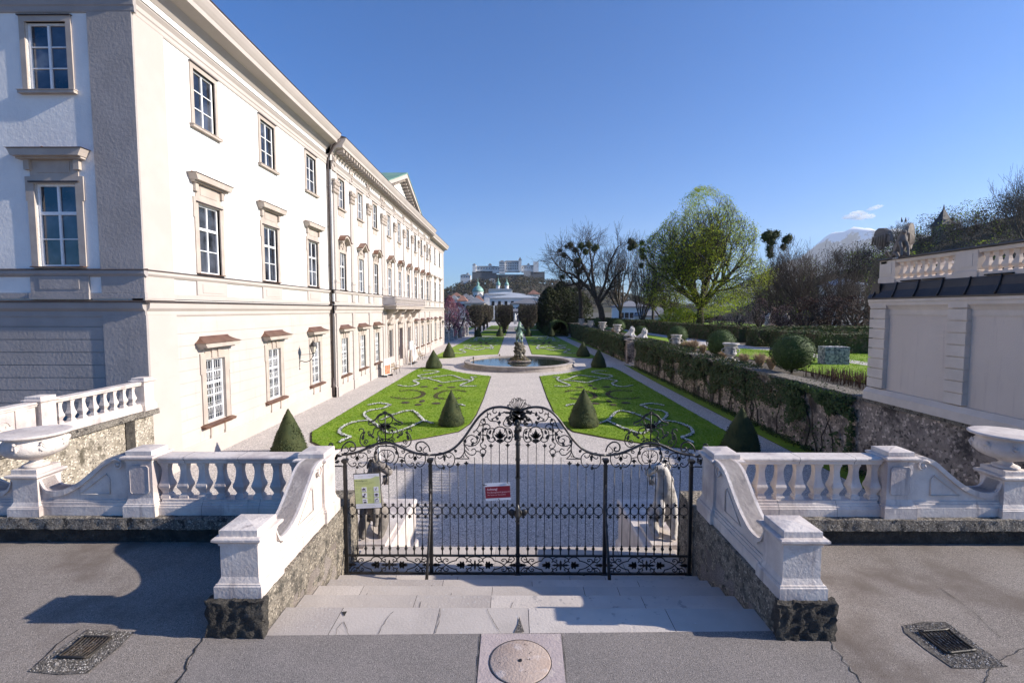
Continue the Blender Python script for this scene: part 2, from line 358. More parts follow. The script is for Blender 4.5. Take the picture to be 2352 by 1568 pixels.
jag(mb, [gz(180,1445,0), gz(130,1480,0), gz(70,1540,0)], .006, .008, amp=.01)
struct('pavement_cracks', mb, M['crack'])
# pink slab with round stone and its iron plug
sl = [gz(1106,1456,0), gz(1288,1456,0), gz(1299,1568,0), gz(1302,1600,0), gz(1090,1600,0), gz(1096,1568,0)]
t = thing('stone_slab', 'pinkish stone slab with an inset round stone, set in the asphalt before the steps', 'paving slab', tuple(gz(1195,1520,0)))
o = flat([(p.x-t.location.x, p.y-t.location.y) for p in sl], .009).build('slab', M['pink'], t)
c = gz(1195,1520,0); rr = (gz(1265,1520,0)-gz(1125,1520,0)).length/2
mb = MB(); N = 48
mb.lathe([(rr,.009),(rr,.013),(rr-.01,.017),(0.001,.019)], n=N); mb.build('round_inset', M['disc'], t)
mb = MB(); ring = [( (rr+.006+rnd.uniform(-.002,.003))*cos(2*pi*i/N), (rr+.006)*sin(2*pi*i/N), .011) for i in range(N+1)]
mb.tube(ring, .004, 4); 
for k in range(7):
    a = rnd.uniform(0,6.28); d = rnd.uniform(.05, rr*.8); p = (d*cos(a), d*sin(a)); jag(mb, [p, (p[0]+rnd.uniform(-.04,.04), p[1]+rnd.uniform(-.03,.03))], .0205, .004, amp=.006, step=.012)
mb.build('joint', M['crack'], t)
mb = MB(); mb.lathe([(.021,.018),(.021,.024),(.015,.026)], n=14); mb.build('plug', M['iron'], t)
# drains
def zq(ox, oy, s): return lambda x, y: ((ox+x/s)*.98, (oy+y/s)*.98)
q1 = zq(2120,1430,8.4); q2 = zq(40,1460,7.84)
for nm, q, gc, pc, lab in (
    ('R', q1, [(290,450),(860,410),(1390,820),(850,880)], [(-40,300),(380,225),(820,232),(1500,740),(2020,1108),(1500,1150),(950,1140),(400,760),(0,440)], 'black cast iron drain grate in pebbles, clean, right of the steps'),
    ('L', q2, [(1230,280),(1730,290),(1270,670),(740,660)], [(1290,120),(2150,165),(1900,430),(1300,920),(760,950),(190,890),(760,500)], 'brown muddy drain grate in pebbles, left of the steps near the big shadow')):
    g = [gz(*q(*p), 0) for p in gc]; pp = [gz(*q(*p), 0) for p in pc]
    struct('pebble_patch', flat(pp, .0075), M['gravelpatch'])
    cc = sum(g, Vector())/4; t = thing('drain_grate', lab, 'drain grate', (cc.x, cc.y, 0))
    g = [p-cc for p in g]; mb = MB()
    def bil(u, v): a = g[0].lerp(g[1], u); b = g[3].lerp(g[2], u); return a.lerp(b, v)
    mb.add([(*p.xy, .009) for p in [bil(.02,.02),bil(.98,.02),bil(.98,.98),bil(.02,.98)]], [(0,1,2,3)]); mb.build('pit', M['black'], t)
    mb = MB(); u0 = .0
    def bar(a, b, w, sag=0):
        n = 7; pl = []
        for i in range(n+1):
            p = a.lerp(b, i/n); k = 4*(i/n)*(1-i/n); pl.append(Vector((p.x, p.y, .026-sag*k)))
        mb.tube(pl, w, 6)
    bar(bil(0,0), bil(1,0), .014); bar(bil(0,.99), bil(1,.99), .014); bar(bil(0,0), bil(0,1), .012, .008); bar(bil(1,0), bil(1,1), .012, .008)
    mb.build('frame', M['grate'], t); mb = MB()
    for i in range(1, 8): bar(bil(i/8,.03), bil(i/8,.97), .0065, .010)
    tag(mb.build('bars', M['grate'] if nm == 'R' else mat('muddy cast iron', (.07,.048,.03), (.035,.03,.026), 9, .7, .5, 60), t), None, None)
# pebbles lying in the patches
mb = MB(); r5 = random.Random(5)
for q, pts in ((q1, [(0,300),(820,232),(2020,1108),(950,1140)]), (q2, [(1290,120),(2150,165),(1300,920),(190,890)])):
    P = [gz(*q(*p), 0) for p in pts]
    for k in range(1500):
        u, v = r5.random(), r5.random(); p = P[0].lerp(P[1], u).lerp(P[3].lerp(P[2], u), v); s = r5.uniform(.004,.009)
        mb.blob((p.x, p.y, .008), (s, s*r5.uniform(.7,1.3), s*.7), 5, 3, mi=r5.choice((0,0,1,2)))
tag(mb.build('pebbles', [M['gravelpatch'], M['stone'], M['darkstone']]), 'loose pebbles set around the two drain grates', 'pebbles', kind='stuff')
# steps
ed = [(5.07,0),(5.60,0),(6.10,-.15),(6.56,-.30),(6.98,-.45),(7.36,-.60)]
mb = MB(); lv = [(5.07,5.60,0),(5.60,6.10,-.15),(6.10,6.56,-.30),(6.56,6.98,-.45),(6.98,7.36,-.60),(7.36,8.60,-.76)]
for i, (a, b, z) in enumerate(lv):
    zb = -2.6; n = [5,4,5,4,5,4][i]; xs = [XL+.01] + sorted(XL+(XR-XL)*(k+1)/n+rnd.uniform(-.5,.5) for k in range(n-1)) + [XR-.01]
    for k in range(n):
        dz = rnd.uniform(-.002,.002)
        mb.add([(xs[k]+.003,a,z+dz+.001),(xs[k+1]-.003,a,z+dz),(xs[k+1]-.003,b-.012,z+dz),(xs[k]+.003,b-.012,z+dz+.001),
                (xs[k]+.003,b+.012,z-.012),(xs[k+1]-.003,b+.012,z-.012),(xs[k+1]-.003,b+.012,zb),(xs[k]+.003,b+.012,zb)], [(0,1,2,3),(3,2,5,4),(4,5,6,7)], rnd.choice((0,0,2,3)))
    mb.box(XL, XR, a, b-.02, zb, z-.018, 1)
st = struct('steps', mb, [M['step'], M['crack'], mat('pale worn step stone', (.53,.47,.42), (.47,.415,.37), 2, .75, .4, 30, stain=(.33,.30,.28), ssc=9, sth=.64, sw=.1), mat('dull step stone', (.42,.37,.33), (.37,.325,.295), 1.2, .8, .4, 30, stain=(.46,.43,.41), ssc=30, sth=.62, sw=.05)])
mb = MB()
def stp(x, y, i): return gz(x, y, lv[i][2])
def s5(x, y): return ((560+x/3.178)*.98, (1300+y/3.178)*.98)
for i, pl in ((0, [(1500,410),(1490,500),(1465,583)]), (0, [(1850,405),(1885,480),(1950,580)]), (0, [(1155,420),(1090,490),(1040,590)]), (0, [(770,500),(735,545),(722,595)]), (0,[(780,500),(800,555),(820,595)]),
              (1, [(1355,345),(1340,400)]), (1, [(2050,345),(2030,375),(2025,400)]), (2, [(1585,280),(1575,340)]), (3, [(1440,225),(1430,275)]), (3, [(1940,222),(1968,270)]), (2, [(960,285),(935,340)])):
    jag(mb, [gz(*s5(*p), lv[i][2]) for p in pl], lv[i][2]+.006, .0035, amp=.008, step=.05)
struct('mortar_patch', flat([gz(*s5(*p), 0) for p in [(2050,578),(2125,575),(2100,500),(2088,460),(2078,520)]], .007), M['gravelpatch'])
mb.add([(*gz(*s5(*p), 0).xy, .0075) for p in [(765,425),(805,422),(785,460)]], [(0,1,2)])
struct('step_cracks', mb, M['crack'])
# second flight down into the garden
mb = MB()
for k in range(8):
    mb.box(XL+.3, XR-.3, 8.6+.3*k, 8.6+.3*(k+1), G-.2, -.76-.174*(k+1))
struct('lower_steps', mb, M['step'])

# ============================================================ rough stone walls
def roughbox(mb, x0, x1, y0, y1, z0, z1, amp=.02, res=.09, mi=0, fr=5):
    def face(f, nu, nv, w):
        o = []
        for j in range(nv+1):
            for i in range(nu+1):
                p = Vector(f(i/nu, j/nv)); q = p*fr
                d = noise.noise_vector(q)*amp*.6 + noise.noise_vector(q*3.1)*amp*.4; o.append(p+d)
        mb.add(o, [(j*(nu+1)+i, j*(nu+1)+i+1, (j+1)*(nu+1)+i+1, (j+1)*(nu+1)+i)[::w] for j in range(nv) for i in range(nu)], mi, True)
    N = lambda a, b: max(1, min(400, int(abs(b-a)/res)))
    nx, ny, nz_ = N(x0,x1), N(y0,y1), N(z0,z1)
    L = lambda a, b, t: a+(b-a)*t
    face(lambda u,v: (L(x0,x1,u), y0, L(z0,z1,v)), nx, nz_, 1); face(lambda u,v: (L(x0,x1,u), y1, L(z0,z1,v)), nx, nz_, -1)
    face(lambda u,v: (x0, L(y0,y1,u), L(z0,z1,v)), ny, nz_, -1); face(lambda u,v: (x1, L(y0,y1,u), L(z0,z1,v)), ny, nz_, 1)
    face(lambda u,v: (L(x0,x1,u), L(y0,y1,v), z1), nx, ny, 1)
ZB = .42
for s, sd in ((-1, 'left'), (1, 'right')):
    X = lambda a: CX + s*a
    t = thing('stair_wall', {'left':'sunlit rough stone stair wall with dark end, left of the steps', 'right':'shaded rough stone stair wall with dark end, right of the steps'}[sd], 'stone wall', (X(3.1), 6, 0))
    def bx(mb, a0, a1, *r, **k): a, b = sorted((X(a0)-t.location.x, X(a1)-t.location.x)); roughbox(mb, a, b, *[v-6 if i < 2 else v for i, v in enumerate(r)], **k)
    mb = MB(); bx(mb, 2.86, 3.44, 5.10, 8.3, -2.4, ZB, amp=.022, res=.05); mb.build('wall_body', M['rough'], t)
    mb = MB(); bx(mb, 2.835, 3.47, 5.03, 5.16, -.05, ZB+.004, amp=.05, res=.035, fr=9); mb.build('end_block', M['darkrough'], t)
    mb = MB(); X0 = 12.0 if s < 0 else 20
    roughbox(mb, *sorted((X(3.45), X(X0))), 7.12, 7.62, ZB-.17, ZB, amp=.022, res=.05, fr=8)
    w = thing('terrace_wall', {'left':'dark rough stone terrace wall with thick coping, left of the stairs', 'right':'dark rough stone terrace wall with thick coping, right of the stairs'}[sd], 'stone wall', (0,0,0))
    mb.build('coping', M['coping'], w); mb = MB()
    roughbox(mb, *sorted((X(3.45), X(X0))), 7.22, 7.6, -2.4, ZB-.16, amp=.02, res=.08); mb.build('wall_body', M['darkrough'], w)

# ============================================================ marble balustrades
BASE = [(0,0),(0,.17),(-.012,.185),(-.012,.2),(-.03,.205),(-.04,.24),(-.05,.27),(-.055,.285)]
def pedestal(x0, x1, y0, y1, z0, zt, name, par, panel=None):      # x0..y1 = footprint of the base, zt = top of the cap
    mb = MB(); h = zt-z0; sh = -.055
    pr = [(o, z0+z*min(1, h/1.0)) for o, z in BASE]
    zc = zt-.17
    pr += [(sh, zc-.03), (sh+.012, zc-.025), (sh+.012, zc-.005), (sh+.02, zc+.005), (sh+.05, zc+.03), (sh+.062, zc+.04), (sh+.062, zc+.062), (sh+.05, zc+.072), (sh+.005, zc+.078), (sh+.005, zt-.025), (sh-.005, zt-.018), (-(x1-x0)/2+.01, zt)]
    mb.mold(x0, x1, y0, y1, pr)
    if panel:      # raised panel with clipped corners on the front
        a, b = x0-sh+.05, x1+sh-.05; c, d = z0+.36, zc-.08; k = .03
        po = [(a+k,c),(b-k,c),(b,c+k),(b,d-k),(b-k,d),(a+k,d),(a,d-k),(a,c+k)]
        mb.prism(po[::-1], 'y', y0-sh-.012, y0-sh+.01, 1); k2 = .014
        q = [(a+k+k2,c+k2),(b-k-k2,c+k2),(b-k2,c+k+k2),(b-k2,d-k-k2),(b-k-k2,d-k2),(a+k+k2,d-k2),(a+k2,d-k-k2),(a+k2,c+k+k2)]
        mb.tube([(p[0], y0-sh-.012, p[1]) for p in po+po[:1]], .006, 5, 1)
        if q: pass
    return mb.build(name, [M['marble'], M['marble']], par)
def baluster_data():
    mb = MB(); P = [(.075,0),(.075,.045),(.062,.05),(.062,.065),(.05,.075),(.056,.10),(.072,.135),(.09,.165),(.095,.19),(.088,.215),(.070,.26),(.056,.33),(.052,.38),(.05,.395),(.05,.405),(.052,.41),(.056,.45),(.062,.475),(.072,.485),(.072,.53)]
    mb.lathe([(sq(r)*.92, z) for r, z in P], n=4, a0=pi/4, sm=False)
    return mb.data('baluster', [M['marble']])
BAL = baluster_data()
def bal(par, x, y, z, rz=0, zs=1, me=None):
    o = bpy.data.objects.new('baluster', me or BAL); COL.objects.link(o); o.parent = par; o.location = (x, y, z); o.rotation_euler = (0,0,rz); o.scale = (1,1,zs); return o
RAIL = [(-.03,0),(-.02,.02),(-.02,.045),(0,.055),(.012,.075),(.012,.095),(0,.108),(-.012,.115)]
PLIN = [(0,0),(0,.12),(-.012,.13),(-.012,.15),(-.03,.16),(-.035,.19),(-.05,.2),(-.05,.235)]
def ramp(L, hi, lo, k=1):      # S-curve from the tall pedestal (u=0) down to the low one (u=L): list of (u, z)
    c = [(0,hi),(.07,hi),(.15,hi-.005),(.26,hi-.07),(.36,hi-.19),(.46,hi-.31),(.56,hi-.42),(.66,hi-.50),(.76,hi-.555),(.86,hi-.565),(.94,hi-.53),(1.0,lo)]
    return [(p[0]*L, p[1]) for p in smooth([(u, z, 0) for u, z in c], 4)]
def volute(name, par, f, L, hi, lo, th, z0, lab=None):      # f(u, t, z) -> world; u along, t across (0..th)
    mb = MB(); c = ramp(L, hi, lo); n = len(c)
    def strip(c1, zb, t0, t1, mi=0):
        n = len(c1); vs = [f(u,t0,z) for u,z in c1]+[f(u,t1,z) for u,z in c1]+[f(u,t0,b) for (u,z),b in zip(c1,zb)]+[f(u,t1,b) for (u,z),b in zip(c1,zb)]
        fs = []
        for i in range(n-1): fs += [(i,i+1,n+i+1,n+i),(i,2*n+i,2*n+i+1,i+1),(n+i,n+i+1,3*n+i+1,3*n+i),(2*n+i,3*n+i,3*n+i+1,2*n+i+1)]
        fs += [(0,n,3*n,2*n),(n-1,3*n-1,4*n-1,2*n-1)]; mb.add(vs, fs, mi)
    strip(c, [z0]*n, .04, th-.04)
    strip(c, [z-.085 if u < .9*L else z-.05 for u, z in c], 0, th)      # scroll band, proud of the panel
    for a, b, d in ((0,.15,-.01),(.15,.20,.005),(.20,.235,.02)): strip([(0,z0+b),(L,z0+b)], [z0+a]*2, d, th-d)      # plinth mouldings
    for tt in (-.004, th+.004):
        sp = [f(.13*L+ (.105-.013*a)*cos(a+.6)*1.0, tt, hi-.15+(.105-.013*a)*sin(a+.6)) for a in [k*.35 for k in range(20)]]
        mb.tube(sp, .014, 6)
    for tt in (0.03, th-.03):
        tri = [(.24*L,z0+.33),(.56*L,z0+.33),(.27*L,hi-.30),(.24*L,hi-.36)]
        mb.tube([f(u,tt,z) for u,z in tri+tri[:1]], .009, 4)
    # round eye of the volute
    mb.tube([f(.13*L, -.006, hi-.15), f(.13*L, th+.006, hi-.15)], .03, 12)
    return mb.build(name, M['marble'], par)
for s, sd in ((-1, 'left'), (1, 'right')):
    X = lambda a: CX + s*a
    so = lambda a, b: sorted((X(a), X(b)))
    t = thing('stone_balustrade', {'left':'pale marble balustrade with scroll ends, left of the iron gate', 'right':'pale marble balustrade with scroll ends, right of the iron gate'}[sd], 'balustrade', (0,0,0))
    a, b = so(2.87, 3.40); pedestal(a, b, 5.09, 5.62, ZB, 1.20, 'low_pedestal', t)
    a, b = so(2.87, 3.36); pedestal(a, b, 6.96, 7.50, ZB, 1.49, 'gate_pedestal', t, 1)
    a, b = so(5.62, 6.12); pedestal(a, b, 7.16, 7.62, ZB, 1.47, 'middle_pedestal', t, 1)
    a, b = so(7.42, 7.92); pedestal(a, b, 7.16, 7.66, ZB, 1.17, 'urn_pedestal', t)
    mb = MB(); a, b = so(3.33, 5.65); mb.mold(a, b, 7.24, 7.54, [(o, ZB+z) for o, z in PLIN]); mb.build('plinth', M['marble'], t)
    mb = MB(); mb.mold(a, b, 7.25, 7.53, [(o, 1.235+z) for o, z in RAIL]); mb.build('rail', M['marble'], t)
    for jx in (4.35, 5.2):
        mb = MB(); mb.prism([(7.2488-o, 1.235+z) for o, z in RAIL][::-1]+[(7.5312+o, 1.235+z+.0012*(z > .1)) for o, z in RAIL], 'x', X(jx)-.0025, X(jx)+.0025); mb.build('joint', M['crack'], t)
    for jx in (4.05, 4.95):
        mb = MB(); mb.prism([(7.239-o, ZB+z) for o, z in PLIN][::-1]+[(7.541+o, ZB+z+.001*(z > .2)) for o, z in PLIN], 'x', X(jx)-.002, X(jx)+.002); mb.build('joint', M['crack'], t)
    for k in range(8): bal(t, X(3.52+.293*k), 7.39, ZB+.23, 0, (1.24-ZB-.23)/.53)
    f1 = lambda u, tt, z: (X(6.05+u), 7.24+tt, z)
    volute('scroll_panel', t, f1, 1.44, 1.37, 1.02, .30, ZB)
    f2 = lambda u, tt, z: (X(2.92+tt), 7.03-u, z)
    volute('scroll_panel', t, f2, 1.48, 1.40, 1.03, .30, ZB)
    # outer continuation
    f3 = lambda u, tt, z: (X(9.2-u), 7.24+tt, z)
    volute('scroll_panel', t, f3, 1.3, 1.37, 1.02, .30, ZB)
    a, b = so(9.15, 9.65); pedestal(a, b, 7.16, 7.62, ZB, 1.47, 'outer_pedestal', t)
# urns
def urn(name, lab, loc, sc=1, group=None):
    t = thing(name, lab, 'urn', loc, 0, group); n = 48; mb = MB()
    P = [(.165,0),(.165,.025),(.15,.035),(.11,.05),(.075,.075),(.085,.10),(.14,.125),(.24,.16),(.325,.205),(.375,.255),(.40,.31),(.40,.355),(.385,.40),(.35,.445),(.345,.465),(.40,.485),(.455,.50),(.47,.515),(.47,.53),(.455,.54),(.43,.543),(.0,.535)]
    vs = []; fs = []
    for k, (r, z) in enumerate(P):
        for i in range(n):
            a = 2*pi*i/n; g = 1+ (.035*abs(sin(12*a/1.0)) if 7 <= k <= 9 else 0); vs.append((r*g*cos(a), r*g*sin(a), z))
    for k in range(len(P)-1):
        for i in range(n): j = (i+1) % n; fs.append((k*n+i, k*n+j, k*n+n+j, k*n+n+i))
    mb.add(vs, fs, 0, True); mb.build('bowl', M['marble'], t); mb = MB()
    for k in range(8):
        a0 = 2*pi*k/8+.2; a1 = a0+2*pi/8
        for rr2, dz, w in ((.405,0,.014),(.407,.03,.011)):
            mb.tube([((rr2-.055*sin(pi*q/8)*.6)*cos(a0+(a1-a0)*q/8), (rr2-.055*sin(pi*q/8)*.6)*sin(a0+(a1-a0)*q/8), .385+dz-.12*sin(pi*q/8)) for q in range(9)], w, 5)
        for q in range(5): mb.blob((.405*cos(a0+rnd.uniform(-.07,.07)), .405*sin(a0+rnd.uniform(-.07,.07)), .37+rnd.uniform(-.08,.06)), rnd.uniform(.018,.03), 6, 4)
    mb.build('garland', M['marble'], t)
    t.scale = (sc,)*3; return t
urn('stone_urn', 'wide marble urn with garlands and flat lid, on the left low pedestal', (CX-7.67, 7.41, 1.165))
urn('stone_urn', 'wide marble urn with garlands and flat lid, on the right low pedestal', (CX+7.67, 7.41, 1.165))

# ---- left balustrade running back to the palace corner
t = thing('stone_balustrade', 'bright marble balustrade on a stained wall, running back to the palace corner', 'balustrade', (0,0,0))
Xa = -11.95
pedestal(Xa-.25, Xa+.25, 14.9, 15.4, ZB, 1.49, 'end_pedestal', t)
pedestal(Xa-.25, Xa+.25, 11.6, 12.1, ZB, 1.49, 'middle_pedestal', t)
mb = MB(); mb.mold(Xa-.15, Xa+.15, 12.05, 14.95, [(o, ZB+z) for o, z in PLIN]); mb.mold(Xa-.15, Xa+.15, 7.7, 11.65, [(o, ZB+z) for o, z in PLIN]); mb.build('plinth', M['marble'], t)
mb = MB(); mb.mold(Xa-.15, Xa+.15, 12.05, 14.95, [(o, 1.235+z) for o, z in RAIL]); mb.mold(Xa-.15, Xa+.15, 7.6, 11.65, [(o, 1.235+z) for o, z in RAIL]); mb.build('rail', M['marble'], t)
mb = MB(); mb.box(Xa-.10, Xa+.10, 7.7, 11.6, ZB+.2, 1.24)
for y in (8.6, 10.0, 11.1): mb.box(Xa+.10, Xa+.135, y, y+.35, ZB+.24, 1.235)
for y in (9.5, 10.85):
    mb.tube([(Xa+.105, y+(.14-.014*a)*cos(a), .9+(.14-.014*a)*sin(a)) for a in [k*.35 for k in range(20)]], .014, 5)
mb.build('solid_panel', M['marble'], t)
for k in range(8): bal(t, Xa, 12.3+k*.343, ZB+.23, 0, (1.24-ZB-.23)/.53)
w = thing('retaining_wall', 'stained pebbly retaining wall below the bright balustrade, beside the palace', 'stone wall', (0,0,0))
mb = MB(); roughbox(mb, Xa-.25, Xa+.17, 7.6, 15.3, G-.2, ZB-.15, .02, .12); mb.build('wall_body', mat('stained pebbly wall', (.42,.37,.30), (.30,.26,.20), 2.5, .95, 4, 16, stain=(.10,.085,.06), ssc=1.6, sth=.58, sw=.14, vor=26), w)
mb = MB(); roughbox(mb, Xa-.32, Xa+.30, 7.6, 15.42, ZB-.16, ZB, .018, .08); mb.build('coping', M['coping'], w)
mb = MB(); roughbox(mb, Xa+.15, Xa+.21, 14.15, 14.5, G-.1, ZB-.14, .02, .1); mb.build('dark_strip', M['darkrough'], w)  # narrow strip in a darker stone colour, down the full wall height
# ============================================================ wrought iron gate
GY = 7.6; GC = .055
def TX(x, y): return (-3.152+.001386*x, 2.315-.0013928*y)          # ornament drawing of the upper half
def BX(x, y): return (-3.152+.001386*x, .684-.00141*y)             # ornament drawing of the lower half
def spiral(cx, cz, r, a0, turns, dr=1, tail=None, n=14):           # curl that winds inwards from (cx+r*cos a0, ...)
    return [(cx+r*(1-.78*i/n/1.0)*cos(a0+dr*turns*2*pi*i/n), cz+r*(1-.78*i/n)*sin(a0+dr*turns*2*pi*i/n)) for i in range(n+1)]
class Iron:
    def __init__(s): s.mb = MB()
    def line(s, pts, w=.007, k=0, y=0, n=5):
        w *= 1.32 if w < .012 else 1.12
        p = [(a[0], y, a[1]) for a in pts]
        if k: p = smooth(p, k)
        m = len(p); s.mb.tube(p, [w*(1 if 0 < i < m-1 else .8) for i in range(m)], n)
    def leaf(s, x, z, ang, L, W):
        W *= 1.15
        c, d = cos(ang), sin(ang); q = [(0,0),(.25,.5),(.5,.32),(.62,.42),(1,0),(.62,-.42),(.5,-.32),(.25,-.5)]
        po = [(x+(u*L*c-v*W*d), z+(u*L*d+v*W*c)) for u, v in q]; s.mb.prism(po, 'y', -.006, .006)
    def fleur(s, x, z, up=1, k=1):
        s.leaf(x, z, up*pi/2, .038*k, .022*k); s.leaf(x, z+.004*up, up*pi/2+.95, .030*k, .014*k); s.leaf(x, z+.004*up, up*pi/2-.95, .030*k, .014*k)
        s.mb.blob((x, 0, z), .007*k, 6, 4)
    def curl(s, x, z, r, a0, turns=1.25, dr=1, w=.006): s.line(spiral(x, z, r, a0, turns, dr), w)
    def build(s, name, par, m='iron'): return s.mb.build(name, M[m], par)
gate = thing('iron_gate', 'black wrought iron gate with curled crest and signs hanging on it, across the steps', 'gate', (GC, GY, 0))
def quat(I, xa, xb):      # ring of the middle band between two bars
    c = (xa+xb)/2; r = (xb-xa)/2-.008; z0 = .365
    I.line([(c+r*cos(t), z0+.062*sin(t)) for t in [pi*.02+pi*.96*i/8 for i in range(9)]], .0058)
    I.line([(c+r*cos(t), z0-.035+.055*sin(t)) for t in [-pi*.02-pi*.96*i/8 for i in range(9)]], .0058)
    I.line([(c-r, z0+.002), (c-r, z0-.037)], .006); I.line([(c+r, z0+.002), (c+r, z0-.037)], .006)
    I.fleur(c, z0+.068, 1, 1.25); I.fleur(c, z0-.098, -1, 1.35)
def foot(I, x, zb):
    I.mb.lathe([(.009,0),(.013,.02),(.010,.06),(.016,.085),(.024,.10),(.028,.112),(.012,.135),(.019,.15),(.010,.165),(.006,.17)], (x,0,zb), 8)
def bottom_panel(I, xa, xb):      # symmetric scroll band between the two lowest rails
    c = (xa+xb)/2; h = (xb-xa)/2; z0 = -.565; k = h/.60
    for sx in (-1, 1):
        for sz in (-1, 1):
            F = lambda p: [(c+sx*u*k, z0+sz*v) for u, v in p]
            I.line(F([(.42,0),(.36,.045),(.29,.072),(.27,.075),(.262,.10),(.225,.132),(.17,.137),(.125,.11),(.112,.07),(.13,.05)]), .0068, 3)
            I.line(F([(.0,.142),(.05,.137),(.10,.115),(.11,.08),(.085,.055),(.055,.066),(.058,.09),(.075,.09)]), .006, 3)
            I.line(F([(0,0),(.04,.02),(.07,.05),(.105,.07)]), .006, 2)
            I.line(F([(.42,.0),(.455,.04),(.50,.052),(.53,.035)]), .0062, 2)
            I.line(F([(.455,.04),(.455,.08),(.43,.105),(.395,.10),(.385,.075),(.405,.062),(.42,.078)]), .006, 3)
            I.line(F([(.47,.075),(.50,.05),(.52,.045),(.545,.065),(.565,.09),(.565,.12),(.53,.145),(.495,.13),(.492,.10),(.515,.092),(.527,.11)]), .006, 3)
            I.line(F([(.455,.055),(.475,.062),(.49,.082),(.48,.1)]), .006, 2)
            for a, L in ((.15,.10),(1.05,.075),(2.0,.07),(2.75,.05)): 
                I.leaf(c+sx*.185*k, z0, (a if sx > 0 else pi-a)*(1) if sz > 0 else -(a if sx > 0 else pi-a), L, .04)
        I.leaf(c+sx*.585*k, z0, pi if sx > 0 else 0, .11, .05); I.leaf(c+sx*.56*k, z0, 0 if sx > 0 else pi, .05, .06)
        I.leaf(c+sx*.02*k, z0, 0 if sx > 0 else pi, .12, .035)
        I.mb.blob((c+sx*.185*k, 0, z0), .014, 6, 4)
    I.leaf(c, z0, pi/2, .09, .035); I.leaf(c, z0, -pi/2, .09, .035); I.mb.blob((c,0,z0), .016, 6, 4)
def post(par, x, z0, z1, w, name='post', y=0):
    mb = MB(); h = w/2
    mb.mold(x-h, x+h, y-h, y+h, [(.018,z0),(.018,z0+.05),(.006,z0+.06),(0,z0+.07),(0,z1-.12),(.006,z1-.115),(.006,z1-.10),(-.004,z1-.095),(-.004,z1-.06),(.012,z1-.045),(.022,z1-.02),(.022,z1),(.008,z1+.012)])
    mb.box(x-h-.006, x+h+.006, y-h-.006, y+h+.006, -.415, -.395); return mb.build(name, M['iron'], par)
